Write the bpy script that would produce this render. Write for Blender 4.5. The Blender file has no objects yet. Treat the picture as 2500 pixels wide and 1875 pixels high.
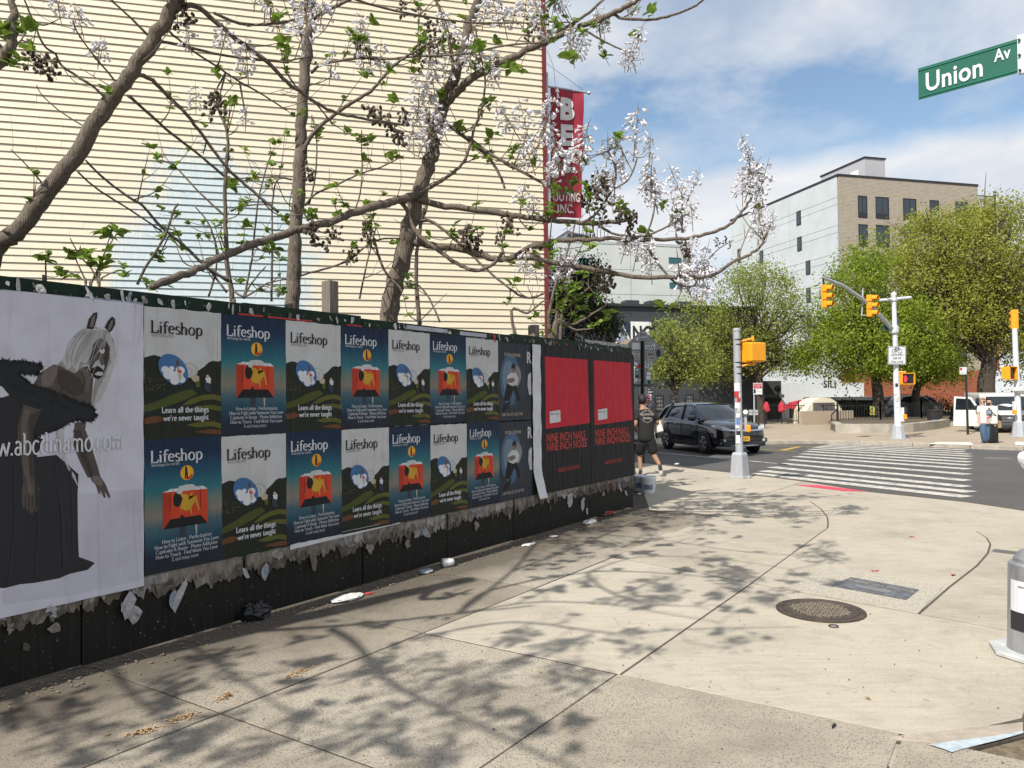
import bpy, bmesh, math, random
import numpy as np
from mathutils import Vector, Matrix, Euler
R_ = math.radians
random.seed(7)
rng = np.random.default_rng(7)
SC = bpy.context.scene
COL = SC.collection

# ------------------------------------------------------------------ camera
CAM_H = 1.70
F_PX, CX, CY = 1870.0, 1250.0, 937.5          # focal length and centre in photo pixels (2500 x 1875)
PITCH, ROLL = R_(1.06), R_(0.6)
CAM_ROT = Matrix.Rotation(R_(90) + PITCH, 3, 'X') @ Matrix.Rotation(-ROLL, 3, 'Z')
cam_d = bpy.data.cameras.new('camera')
cam_d.sensor_width = 36.0
cam_d.lens = 36.0 * F_PX / 2500.0
cam_d.clip_start = 0.05
cam_d.clip_end = 3000.0
cam = bpy.data.objects.new('camera', cam_d)
COL.objects.link(cam)
cam.matrix_world = Matrix.Translation((0, 0, CAM_H)) @ CAM_ROT.to_4x4()
SC.camera = cam

# ------------------------------------------------------------------ light
SUN_EL, SUN_AZ = R_(47), R_(38.0)               # shadows fall towards (sin az, cos az)
sun_travel = Vector((math.sin(SUN_AZ) * math.cos(SUN_EL), math.cos(SUN_AZ) * math.cos(SUN_EL), -math.sin(SUN_EL)))
sd = bpy.data.lights.new('sun', 'SUN')
sd.energy = 5.0
sd.angle = R_(0.5)
sd.color = (1.0, 0.95, 0.87)
sun = bpy.data.objects.new('sun', sd)
COL.objects.link(sun)
sun.rotation_euler = sun_travel.to_track_quat('-Z', 'Y').to_euler()

world = bpy.data.worlds.new('World')
SC.world = world
world.use_nodes = True
wn, wl = world.node_tree.nodes, world.node_tree.links
wn.clear()
def wnode(t, **kw):
    n = wn.new(t)
    for k, v in kw.items():
        setattr(n, k, v)
    return n
w_out = wnode('ShaderNodeOutputWorld')
sky = wnode('ShaderNodeTexSky')
sky.sky_type = 'NISHITA'
sky.sun_disc = False
sky.sun_elevation = SUN_EL
sky.sun_rotation = math.atan2(-sun_travel.x, -sun_travel.y)
sky.air_density = 1.3
sky.dust_density = 0.3
sky.ozone_density = 2.0
bg_sky = wnode('ShaderNodeBackground'); bg_sky.inputs['Strength'].default_value = 0.115
wl.new(sky.outputs[0], bg_sky.inputs['Color'])
# clouds: noise on a flat layer overhead, seen in perspective
tc = wnode('ShaderNodeTexCoord')
sep = wnode('ShaderNodeSeparateXYZ'); wl.new(tc.outputs['Generated'], sep.inputs[0])
zadd = wnode('ShaderNodeMath', operation='MAXIMUM'); wl.new(sep.outputs['Z'], zadd.inputs[0]); zadd.inputs[1].default_value = 0.0
zad2 = wnode('ShaderNodeMath', operation='ADD'); wl.new(zadd.outputs[0], zad2.inputs[0]); zad2.inputs[1].default_value = 0.34
dx = wnode('ShaderNodeMath', operation='DIVIDE'); wl.new(sep.outputs['X'], dx.inputs[0]); wl.new(zad2.outputs[0], dx.inputs[1])
dy = wnode('ShaderNodeMath', operation='DIVIDE'); wl.new(sep.outputs['Y'], dy.inputs[0]); wl.new(zad2.outputs[0], dy.inputs[1])
cmb = wnode('ShaderNodeCombineXYZ'); wl.new(dx.outputs[0], cmb.inputs[0]); wl.new(dy.outputs[0], cmb.inputs[1])
cmb.inputs[2].default_value = 3.7
def wnoise(scale, detail, rough, dist=0.0):
    n = wnode('ShaderNodeTexNoise')
    n.inputs['Scale'].default_value = scale
    n.inputs['Detail'].default_value = detail
    n.inputs['Roughness'].default_value = rough
    n.inputs['Distortion'].default_value = dist
    wl.new(cmb.outputs[0], n.inputs['Vector'])
    return n
n1 = wnoise(1.9, 6, 0.58, 0.1)
r1 = wnode('ShaderNodeValToRGB')
r1.color_ramp.elements[0].position = 0.36; r1.color_ramp.elements[0].color = (0, 0, 0, 1)
r1.color_ramp.elements[1].position = 0.66; r1.color_ramp.elements[1].color = (1, 1, 1, 1)
# a bank of cloud low down, a broken clear band above it, thin cloud higher up
zn = wnode('ShaderNodeMath', operation='MULTIPLY_ADD'); wl.new(n1.outputs['Fac'], zn.inputs[0]); zn.inputs[1].default_value = 0.20; wl.new(sep.outputs['Z'], zn.inputs[2])
rb_ = wnode('ShaderNodeValToRGB'); eb = rb_.color_ramp.elements
while len(eb) < 6: eb.new(0.5)
for e_, (p_, c_) in zip(eb, ((0.0, .66), (0.355, .72), (0.39, .39), (0.43, .38), (0.48, .55), (1.0, .57))): e_.position = p_; e_.color = (c_, c_, c_, 1)
wl.new(zn.outputs[0], rb_.inputs['Fac'])
nb_ = wnode('ShaderNodeMath', operation='ADD'); wl.new(n1.outputs['Fac'], nb_.inputs[0]); wl.new(rb_.outputs[0], nb_.inputs[1])
ns_ = wnode('ShaderNodeMath', operation='SUBTRACT'); wl.new(nb_.outputs[0], ns_.inputs[0]); ns_.inputs[1].default_value = 0.5
wl.new(ns_.outputs[0], r1.inputs['Fac'])
n2 = wnoise(3.0, 5, 0.55, 0.1)
r2 = wnode('ShaderNodeValToRGB')
r2.color_ramp.elements[0].position = 0.30; r2.color_ramp.elements[0].color = (0.68, 0.75, 0.86, 1)
r2.color_ramp.elements[1].position = 0.66; r2.color_ramp.elements[1].color = (1.0, 1.0, 1.0, 1)
wl.new(n2.outputs['Fac'], r2.inputs['Fac'])
bg_cl = wnode('ShaderNodeBackground'); bg_cl.inputs['Strength'].default_value = 0.78
wl.new(r2.outputs[0], bg_cl.inputs['Color'])
wmix = wnode('ShaderNodeMixShader')
wl.new(r1.outputs[0], wmix.inputs[0]); wl.new(bg_sky.outputs[0], wmix.inputs[1]); wl.new(bg_cl.outputs[0], wmix.inputs[2])
wl.new(wmix.outputs[0], w_out.inputs['Surface'])

world.cycles.sampling_method = 'MANUAL'; world.cycles.sample_map_resolution = 256
vs = SC.view_settings
vs.view_transform = 'Standard'
try: vs.look = 'None'
except Exception: pass
vs.exposure = 0.28
vs.gamma = 1.0
vs.use_curve_mapping = False
SC.cycles.max_bounces = 4; SC.cycles.diffuse_bounces = 2; SC.cycles.glossy_bounces = 2
SC.cycles.transparent_max_bounces = 6

# ------------------------------------------------------------------ photo pixel -> place
def ray(px, py):
    return CAM_ROT @ Vector(((px - CX) / F_PX, -(py - CY) / F_PX, -1.0))
def P(px, py, y):                              # point seen at a pixel, at distance y ahead
    r = ray(px, py); k = y / r.y
    return Vector((r.x * k, y, CAM_H + r.z * k))
def G(px, py, z=0.0):                          # point seen at a pixel, on the ground of height z
    r = ray(px, py); k = (z - CAM_H) / r.z
    return Vector((r.x * k, r.y * k, z))
def PL(px, py, q, n):                          # point seen at a pixel, on the upright plane through q
    r = ray(px, py); q = Vector(q); n = Vector(n)
    k = (q - Vector((0, 0, CAM_H))).dot(n) / r.dot(n)
    return Vector((0, 0, CAM_H)) + r * k
def top_z(py, px, base):                       # height of a thing standing at base whose top is at pixel row py
    r = ray(px, py); k = base[1] / r.y
    return CAM_H + r.z * k

# ------------------------------------------------------------------ materials
MATS = {}
def M(name, col, rough=0.6, metal=0.0, var=0.10, scale=6.0, bump=0.0, bscale=40.0, coat=0.0, emit=None, estr=1.0, spec=None, stretch=None, transl=0.0, hue=None):
    if name in MATS: return MATS[name]
    m = bpy.data.materials.new(name); m.use_nodes = True
    nt = m.node_tree; nd, lk = nt.nodes, nt.links
    b = nd['Principled BSDF']; out = nd['Material Output']
    b.inputs['Roughness'].default_value = rough
    b.inputs['Metallic'].default_value = metal
    if coat: b.inputs['Coat Weight'].default_value = coat; b.inputs['Coat Roughness'].default_value = 0.06
    if spec is not None: b.inputs['Specular IOR Level'].default_value = spec
    geo = nd.new('ShaderNodeNewGeometry')
    mp = nd.new('ShaderNodeMapping')
    if stretch: mp.inputs['Scale'].default_value = stretch
    lk.new(geo.outputs['Position'], mp.inputs['Vector'])
    c = (col[0], col[1], col[2], 1)
    if var:
        n = nd.new('ShaderNodeTexNoise'); n.inputs['Scale'].default_value = scale; n.inputs['Detail'].default_value = 6; n.inputs['Roughness'].default_value = 0.62
        lk.new(mp.outputs[0], n.inputs['Vector'])
        rp = nd.new('ShaderNodeValToRGB')
        h = hue or col
        rp.color_ramp.elements[0].position = 0.3; rp.color_ramp.elements[0].color = (h[0] * (1 - var), h[1] * (1 - var), h[2] * (1 - var), 1)
        rp.color_ramp.elements[1].position = 0.7; rp.color_ramp.elements[1].color = (min(1, col[0] * (1 + var)), min(1, col[1] * (1 + var)), min(1, col[2] * (1 + var)), 1)
        lk.new(n.outputs['Fac'], rp.inputs['Fac']); lk.new(rp.outputs[0], b.inputs['Base Color'])
        csock = rp.outputs[0]
    else:
        b.inputs['Base Color'].default_value = c; csock = None
    if bump:
        n2 = nd.new('ShaderNodeTexNoise'); n2.inputs['Scale'].default_value = bscale; n2.inputs['Detail'].default_value = 5
        lk.new(mp.outputs[0], n2.inputs['Vector'])
        bp = nd.new('ShaderNodeBump'); bp.inputs['Strength'].default_value = bump; bp.inputs['Distance'].default_value = 0.02
        lk.new(n2.outputs['Fac'], bp.inputs['Height']); lk.new(bp.outputs[0], b.inputs['Normal'])
    if emit:
        b.inputs['Emission Color'].default_value = (*emit, 1); b.inputs['Emission Strength'].default_value = estr
    if transl:
        t = nd.new('ShaderNodeBsdfTranslucent'); mx = nd.new('ShaderNodeMixShader'); mx.inputs[0].default_value = transl
        if csock: lk.new(csock, t.inputs['Color'])
        else: t.inputs['Color'].default_value = c
        lk.new(b.outputs[0], mx.inputs[1]); lk.new(t.outputs[0], mx.inputs[2]); lk.new(mx.outputs[0], out.inputs['Surface'])
    MATS[name] = m
    return m

# ------------------------------------------------------------------ mesh building
class MB:
    def __init__(s): s.v = []; s.f = []
    def add(s, vs, fs):
        o = len(s.v); s.v += [tuple(p) for p in vs]; s.f += [tuple(i + o for i in f) for f in fs]; return s
    def box(s, c, d, rz=0.0, mat=None):
        hx, hy, hz = d[0] / 2, d[1] / 2, d[2] / 2
        pts = [Vector((x * hx, y * hy, z * hz)) for z in (-1, 1) for y in (-1, 1) for x in (-1, 1)]
        m = mat or Matrix.Rotation(rz, 3, 'Z')
        c = Vector(c)
        return s.add([c + m @ p for p in pts], [(0, 2, 3, 1), (4, 5, 7, 6), (0, 1, 5, 4), (2, 6, 7, 3), (0, 4, 6, 2), (1, 3, 7, 5)])
    def box2(s, lo, hi): return s.box([(a + b) / 2 for a, b in zip(lo, hi)], [b - a for a, b in zip(lo, hi)])
    def quad(s, a, b, c, d): return s.add([a, b, c, d], [(0, 1, 2, 3)])
    def poly(s, pts): return s.add(pts, [tuple(range(len(pts)))])
    def prism(s, pts, vec):                      # polygon swept along a vector
        n = len(pts); vec = Vector(vec); a = [Vector(p) for p in pts]; b = [p + vec for p in a]
        fs = [tuple(range(n - 1, -1, -1)), tuple(range(n, 2 * n))] + [(i, (i + 1) % n, n + (i + 1) % n, n + i) for i in range(n)]
        return s.add(a + b, fs)
    def tube(s, path, radii, n=8, cap=True):
        path = [Vector(p) for p in path]; k = len(path)
        if not hasattr(radii, '__len__'): radii = [radii] * k
        t0 = (path[1] - path[0]).normalized()
        up = Vector((0, 0, 1)) if abs(t0.z) < 0.9 else Vector((1, 0, 0))
        u = t0.cross(up).normalized(); vs, fs = [], []
        for i in range(k):
            t = (path[min(i + 1, k - 1)] - path[max(i - 1, 0)])
            t = t.normalized() if t.length > 1e-9 else t0
            u = (u - t * u.dot(t))
            u = u.normalized() if u.length > 1e-6 else t.orthogonal().normalized()
            w = t.cross(u)
            for j in range(n):
                a = 2 * math.pi * j / n
                vs.append(path[i] + (u * math.cos(a) + w * math.sin(a)) * radii[i])
        for i in range(k - 1):
            for j in range(n):
                j2 = (j + 1) % n
                fs.append((i * n + j, i * n + j2, (i + 1) * n + j2, (i + 1) * n + j))
        if cap:
            fs.append(tuple(range(n - 1, -1, -1))); fs.append(tuple((k - 1) * n + j for j in range(n)))
        return s.add(vs, fs)
    def cyl(s, a, b, r, n=12, r2=None): return s.tube([a, b], [r, r if r2 is None else r2], n)
    def lathe(s, prof, n=16, c=(0, 0, 0), axis='Z'):   # prof: (radius, height)
        vs, fs = [], []; k = len(prof); c = Vector(c)
        for r, h in prof:
            for j in range(n):
                a = 2 * math.pi * j / n; x, y = r * math.cos(a), r * math.sin(a)
                p = (x, y, h) if axis == 'Z' else ((x, h, y) if axis == 'Y' else (h, x, y))
                vs.append(c + Vector(p))
        for i in range(k - 1):
            for j in range(n):
                j2 = (j + 1) % n; fs.append((i * n + j, i * n + j2, (i + 1) * n + j2, (i + 1) * n + j))
        fs.append(tuple(range(n - 1, -1, -1))); fs.append(tuple((k - 1) * n + j for j in range(n)))
        return s.add(vs, fs)
    def blob(s, c, r, n=8, m=6, mat=None):
        rr = r if hasattr(r, '__len__') else (r, r, r); c = Vector(c); vs, fs = [], []
        for i in range(m + 1):
            t = math.pi * i / m
            for j in range(n):
                a = 2 * math.pi * j / n
                p = Vector((rr[0] * math.sin(t) * math.cos(a), rr[1] * math.sin(t) * math.sin(a), rr[2] * math.cos(t)))
                vs.append(c + (mat @ p if mat else p))
        for i in range(m):
            for j in range(n):
                j2 = (j + 1) % n; fs.append((i * n + j, (i + 1) * n + j, (i + 1) * n + j2, i * n + j2))
        return s.add(vs, fs)
    def mesh(s, name, mat, smooth=False):
        me = bpy.data.meshes.new(name); me.from_pydata(s.v, [], s.f)
        if mat: me.materials.append(mat)
        if smooth: me.polygons.foreach_set('use_smooth', [True] * len(me.polygons))
        me.update(); return me
    def build(s, name, mat, parent=None, smooth=False, world=False, bevel=0.0, sub=0, fix=True):
        me = s.mesh(name, mat, smooth)
        if fix and len(me.polygons) < 4000:
            bm = bmesh.new(); bm.from_mesh(me); bmesh.ops.recalc_face_normals(bm, faces=bm.faces); bm.to_mesh(me); bm.free()
        return link(name, me, parent, world, bevel, sub)

def link(name, me, parent=None, world=False, bevel=0.0, sub=0):
    o = bpy.data.objects.new(name, me); COL.objects.link(o)
    if parent is not None:
        o.parent = parent
        if world: o.matrix_parent_inverse = world_of(parent).inverted()
    if bevel:
        b = o.modifiers.new('bevel', 'BEVEL'); b.width = bevel; b.segments = 2; b.limit_method = 'ANGLE'; b.angle_limit = R_(40)
    if sub:
        q = o.modifiers.new('sub', 'SUBSURF'); q.levels = sub; q.render_levels = sub
    return o
def world_of(o):
    m = Matrix.LocRotScale(o.location, o.rotation_euler, o.scale)
    if o.parent is not None: return world_of(o.parent) @ o.matrix_parent_inverse @ m
    return m
def tag(o, label=None, cat=None, group=None, kind=None):
    if label: o['label'] = label
    if cat: o['category'] = cat
    if group: o['group'] = group
    if kind: o['kind'] = kind
    return o
def thing(name, label, cat, loc=(0, 0, 0), rz=0.0, group=None):
    o = bpy.data.objects.new(name, None); COL.objects.link(o)
    o.empty_display_size = 0.1; o.location = loc; o.rotation_euler = (0, 0, rz)
    return tag(o, label, cat, group)
def struct(o): o['kind'] = 'structure'; return o
def copy_tree(o, parent=None):
    c = o.copy(); COL.objects.link(c); c.parent = parent
    if parent is not None: c.matrix_parent_inverse = o.matrix_parent_inverse.copy()
    for ch in list(o.children): copy_tree(ch, c)
    return c

# sans-serif lettering from the built-in font
_tx = {}
def text_mb(s, size=1.0, xs=1.0, bold=0.0, align='LEFT'):
    key = (s, bold, align)
    if key not in _tx:
        cu = bpy.data.curves.new('lettering', 'FONT'); cu.body = s; cu.align_x = align; cu.resolution_u = 3; cu.offset = bold; cu.space_character = 1.0 + bold * 2
        ob = bpy.data.objects.new('lettering', cu); COL.objects.link(ob)
        dg = bpy.context.evaluated_depsgraph_get()
        me = bpy.data.meshes.new_from_object(ob.evaluated_get(dg))
        _tx[key] = ([tuple(v.co) for v in me.vertices], [tuple(p.vertices) for p in me.polygons])
        bpy.data.meshes.remove(me); bpy.data.objects.remove(ob); bpy.data.curves.remove(cu)
    v, f = _tx[key]
    return [(x * size * xs, y * size) for x, y, z in v], f

# serif lettering drawn with a broad pen
def _arc(cx, cy, rx, ry, a0, a1, n=9):
    return [(cx + rx * math.cos(R_(a0 + (a1 - a0) * i / n)), cy + ry * math.sin(R_(a0 + (a1 - a0) * i / n))) for i in range(n + 1)]
def _st(x, y0, y1, s0=1, s1=1):
    o = [[(x, y0), (x, y1)]]
    if s0: o.append([(x - .07, y0 + .012), (x + .07, y0 + .012)])
    if s1: o.append([(x - .08, y1 - .012), (x + (.06 if s1 == 1 else .0), y1 - .012)])
    return o
def _glyphs():
    g = {}
    arch = lambda x: [_arc(x + .13, .29, .13, .145, 180, 0), [(x + .26, .3), (x + .26, 0)], [(x + .2, .012), (x + .33, .012)]]
    g['L'] = (_st(.1, 0, .68) + [[(.06, .015), (.43, .015), (.46, .16)]], .5)
    g['H'] = (_st(.1, 0, .68) + _st(.5, 0, .68) + [[(.1, .35), (.5, .35)]], .62)
    g['P'] = (_st(.1, 0, .68) + [[(.1, .665), (.25, .665)] + _arc(.25, .5, .2, .165, 90, -90) + [(.1, .335)]], .52)
    g['R'] = (_st(.1, 0, .68) + [[(.1, .665), (.25, .665)] + _arc(.25, .5, .18, .165, 90, -90) + [(.1, .335)], [(.26, .34), (.5, .0)]], .54)
    g['F'] = (_st(.1, 0, .68) + [[(.06, .665), (.43, .665), (.45, .54)], [(.1, .36), (.34, .36)]], .48)
    g['T'] = (_st(.28, 0, .68, 1, 0) + [[(.02, .53), (.04, .665), (.52, .665), (.54, .53)]], .58)
    g['A'] = ([[(.04, 0), (.28, .7)], [(.28, .7), (.54, 0)], [(.14, .24), (.42, .24)], [(-.02, .012), (.11, .012)], [(.45, .012), (.61, .012)]], .6)
    g['M'] = (_st(.09, 0, .68) + _st(.63, 0, .68) + [[(.09, .68), (.36, .06)], [(.36, .06), (.63, .68)]], .76)
    g['W'] = ([[(.02, .68), (.22, 0)], [(.22, 0), (.4, .6)], [(.4, .6), (.6, 0)], [(.6, 0), (.78, .68)]], .82)
    g['Y'] = ([[(.02, .68), (.26, .32)], [(.26, .32), (.5, .68)], [(.26, .34), (.26, 0)], [(.18, .012), (.34, .012)]], .54)
    g['S'] = ([_arc(.22, .51, .16, .165, 30, 250) + _arc(.22, .18, .18, .175, 100, -140)], .46)
    g['C'] = ([_arc(.34, .34, .29, .345, 45, 315, 14)], .62)
    g['a'] = ([_arc(.2, .32, .12, .12, 150, 0) + [(.32, .05), (.38, .02)], _arc(.2, .13, .13, .12, 60, 330)], .41)
    g['b'] = (_st(.1, 0, .7, 0, 2) + [_arc(.24, .22, .16, .225, 150, -150)], .45)
    g['c'] = ([_arc(.23, .22, .17, .225, 45, 315)], .4)
    g['d'] = (_st(.34, 0, .7, 0, 2) + [_arc(.22, .22, .16, .225, 40, 320)], .45)
    g['e'] = ([[(.08, .25), (.38, .25)] + _arc(.23, .23, .16, .215, 5, 315, 12)], .43)
    g['f'] = (_st(.14, 0, .52, 1, 0) + [_arc(.26, .54, .12, .145, 180, 40), [(.03, .43), (.3, .43)]], .3)
    g['g'] = ([_arc(.22, .29, .14, .15, 0, 360, 12), _arc(.23, -.07, .17, .12, 80, 420, 12), [(.3, .4), (.42, .43)]], .44)
    g['h'] = (_st(.1, 0, .7, 1, 2) + arch(.11), .48)
    g['i'] = (_st(.1, 0, .43, 1, 2) + [[(.1, .56), (.1, .64)]], .22)
    g['k'] = (_st(.1, 0, .7, 1, 2) + [[(.1, .2), (.34, .42)], [(.2, .28), (.4, 0)]], .45)
    g['l'] = (_st(.1, 0, .7, 1, 2), .22)
    g['m'] = (_st(.1, 0, .43, 1, 2) + arch(.11) + arch(.37), .75)
    g['n'] = (_st(.1, 0, .43, 1, 2) + arch(.11), .48)
    g['o'] = ([_arc(.24, .22, .18, .225, 0, 360, 16)], .48)
    g['p'] = (_st(.1, -.2, .43, 1, 2) + [_arc(.25, .22, .16, .225, 150, -150, 12)], .48)
    g['r'] = (_st(.1, 0, .43, 1, 2) + [_arc(.24, .29, .13, .14, 180, 60)], .33)
    g['s'] = ([_arc(.19, .33, .11, .11, 30, 250) + _arc(.18, .11, .13, .115, 90, -150)], .34)
    g['t'] = ([[(.12, .56), (.12, .1)] + _arc(.22, .1, .1, .1, 180, 330), [(.02, .43), (.28, .43)]], .3)
    g['u'] = ([[(.1, .43), (.1, .14)] + _arc(.22, .14, .12, .14, 180, 330), [(.36, .43), (.36, .0)], [(.03, .42), (.12, .42)]], .48)
    g['v'] = ([[(.03, .43), (.2, 0)], [(.2, 0), (.38, .43)]], .42)
    g['w'] = ([[(.03, .43), (.17, 0)], [(.17, 0), (.31, .4)], [(.31, .4), (.46, 0)], [(.46, 0), (.6, .43)]], .64)
    g['y'] = ([[(.03, .43), (.21, 0)], [(.39, .43), (.18, -.1), (.06, -.2)]], .43)
    g['2'] = ([_arc(.2, .48, .15, .18, 160, -20) + [(.04, .02), (.38, .02)]], .42)
    g['0'] = ([_arc(.22, .34, .17, .34, 0, 360, 16)], .45)
    g['6'] = ([_arc(.22, .2, .17, .2, 0, 360, 14), [(.06, .24), (.12, .46), (.32, .68)]], .44)
    g['&'] = ([[(.46, 0), (.12, .46)] + _arc(.2, .54, .1, .13, 200, -20) + [(.08, .2)] + _arc(.2, .16, .15, .16, 180, 360)], .52)
    g['.'] = ([[(.07, 0), (.07, .08)]], .17)
    g["'"] = ([[(.07, .52), (.07, .68)]], .16)
    g['-'] = ([[(.08, .22), (.08, .3)]], .22)
    g[' '] = ([], .24)
    return g
GLY = _glyphs()
def serif_mb(s, size=1.0, xs=1.0, thick=.085, thin=.034, align='LEFT', black=0.0):
    vs, fs = [], []; x0 = 0.0
    for ch in s:
        st, adv = GLY.get(ch, GLY[' '])
        for pl in st:
            k = len(pl); o = len(vs)
            for i in range(k):
                a, b = pl[max(i - 1, 0)], pl[min(i + 1, k - 1)]
                dx_, dy_ = b[0] - a[0], b[1] - a[1]; L = math.hypot(dx_, dy_) or 1
                w = thin + (thick - thin) * abs(dy_ / L + 0.25 * dx_ / L) / 1.03
                nx, ny = -dy_ / L * w / 2, dx_ / L * w / 2
                vs.append(((x0 + pl[i][0] + nx) * size * xs, (pl[i][1] + ny) * size))
                vs.append(((x0 + pl[i][0] - nx) * size * xs, (pl[i][1] - ny) * size))
            for i in range(k - 1):
                fs.append((o + 2 * i, o + 2 * i + 1, o + 2 * i + 3, o + 2 * i + 2))
        x0 += adv + black
    w = x0 * size * xs
    off = {'LEFT': 0, 'CENTER': -w / 2, 'RIGHT': -w}[align]
    return [(x + off, y) for x, y in vs], fs
# ------------------------------------------------------------------ frames of the place
_v = ray(2505, 957); FD = Vector((_v.x, _v.y, 0)).normalized()      # along the hoarding
FN = Vector((-FD.y, FD.x, 0))                                        # into the lot behind it
FP, FZ = 5.05, math.atan2(FD.y, FD.x)
def FW(s, z, out=0.0): return FN * (FP - out) + FD * s + Vector((0, 0, z))
def FS(px, py):                                                      # (s, z) on the hoarding seen at a pixel
    q = PL(px, py, FN * FP, FN); return q.dot(FD), q.z
WD = Vector((0.966, 0.257, 0)).normalized(); AD = Vector((-WD.y, WD.x, 0))   # street grid of the houses
WZ = math.atan2(WD.y, WD.x)
ROAD_Z, PLAZA_Z = -0.18, -0.06

# ------------------------------------------------------------------ ground materials
def node_mat(name, build):
    m = bpy.data.materials.new(name); m.use_nodes = True
    nd, lk = m.node_tree.nodes, m.node_tree.links
    build(nd, lk, nd['Principled BSDF']); MATS[name] = m; return m
def N(nd, t, **kw):
    n = nd.new(t)
    for k, v in kw.items():
        if k in ('ins',):
            for a, b in v.items(): n.inputs[a].default_value = b
        else: setattr(n, k, v)
    return n
def ramp(nd, lk, src, stops):
    r = nd.new('ShaderNodeValToRGB'); e = r.color_ramp.elements
    while len(e) < len(stops): e.new(0.5)
    for i, (p, c) in enumerate(stops):
        e[i].position = p; e[i].color = (c[0], c[1], c[2], 1) if hasattr(c, '__len__') else (c, c, c, 1)
    lk.new(src, r.inputs['Fac']); return r.outputs[0]
def mixc(nd, lk, fac, a, b, mode='MIX'):
    x = nd.new('ShaderNodeMixRGB'); x.blend_type = mode
    for s, v in ((x.inputs[0], fac), (x.inputs[1], a), (x.inputs[2], b)):
        if hasattr(v, 'is_linked') or isinstance(v, bpy.types.NodeSocket): lk.new(v, s)
        elif hasattr(v, '__len__'): s.default_value = (v[0], v[1], v[2], 1)
        else: s.default_value = v
    return x.outputs[0]
def pos(nd): return nd.new('ShaderNodeNewGeometry').outputs['Position']
def noise(nd, lk, vec, scale, detail=5, rough=0.6, dist=0.0):
    n = nd.new('ShaderNodeTexNoise'); n.inputs['Scale'].default_value = scale; n.inputs['Detail'].default_value = detail
    n.inputs['Roughness'].default_value = rough; n.inputs['Distortion'].default_value = dist
    lk.new(vec, n.inputs['Vector']); return n.outputs['Fac']
def bump(nd, lk, b, h, st=0.3, dist=0.01):
    p = nd.new('ShaderNodeBump'); p.inputs['Strength'].default_value = st; p.inputs['Distance'].default_value = dist
    lk.new(h, p.inputs['Height']); lk.new(p.outputs[0], b.inputs['Normal'])

def _smooth(nd, lk, b):
    v = pos(nd)
    mp = N(nd, 'ShaderNodeMapping', ins={'Rotation': (0, 0, -0.55), 'Scale': (0.35, 2.2, 1)}); lk.new(v, mp.inputs[0])
    big = noise(nd, lk, v, 0.9, 6, 0.65)
    streak = noise(nd, lk, mp.outputs[0], 9, 5, 0.7)
    fine = noise(nd, lk, v, 130, 3, 0.7)
    c = ramp(nd, lk, big, [(0.28, (0.33, 0.295, 0.24)), (0.5, (0.42, 0.38, 0.31)), (0.75, (0.465, 0.42, 0.345))])
    c = mixc(nd, lk, 0.55, c, ramp(nd, lk, streak, [(0.3, (0.78, 0.77, 0.74)), (0.62, (1.08, 1.07, 1.05))]), 'MULTIPLY')
    c = mixc(nd, lk, 0.6, c, ramp(nd, lk, fine, [(0.33, (0.62, 0.6, 0.57)), (0.5, (1.04, 1.04, 1.04))]), 'MULTIPLY')
    oi = nd.new('ShaderNodeObjectInfo'); c = mixc(nd, lk, 1.0, c, ramp(nd, lk, oi.outputs['Random'], [(0.0, (0.90, 0.89, 0.87)), (1.0, (1.06, 1.06, 1.06))]), 'MULTIPLY')
    st2 = noise(nd, lk, v, 2.3, 7, 0.72, 0.4); c = mixc(nd, lk, ramp(nd, lk, st2, [(0.52, 0.0), (0.72, 0.45)]), c, (0.24, 0.205, 0.155))
    vc = N(nd, 'ShaderNodeTexVoronoi', feature='DISTANCE_TO_EDGE', ins={'Scale': 0.55}); wv = N(nd, 'ShaderNodeVectorMath', operation='ADD'); nv = N(nd, 'ShaderNodeTexNoise', ins={'Scale': 2.2, 'Detail': 5}); lk.new(v, nv.inputs['Vector']); lk.new(v, wv.inputs[0]); lk.new(nv.outputs['Color'], wv.inputs[1]); lk.new(wv.outputs[0], vc.inputs['Vector'])
    c = mixc(nd, lk, ramp(nd, lk, vc.outputs['Distance'], [(0.0, 0.28), (0.005, 0.0)]), c, (0.14, 0.12, 0.095))
    spot = noise(nd, lk, v, 16, 2, 0.5)
    c = mixc(nd, lk, ramp(nd, lk, spot, [(0.69, 0.0), (0.74, 0.55)]), c, (0.13, 0.115, 0.1))
    lk.new(c, b.inputs['Base Color']); b.inputs['Roughness'].default_value = 0.85
    bump(nd, lk, b, fine, 0.35, 0.004)
M_SMOOTH = node_mat('smooth_concrete', _smooth)
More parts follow.
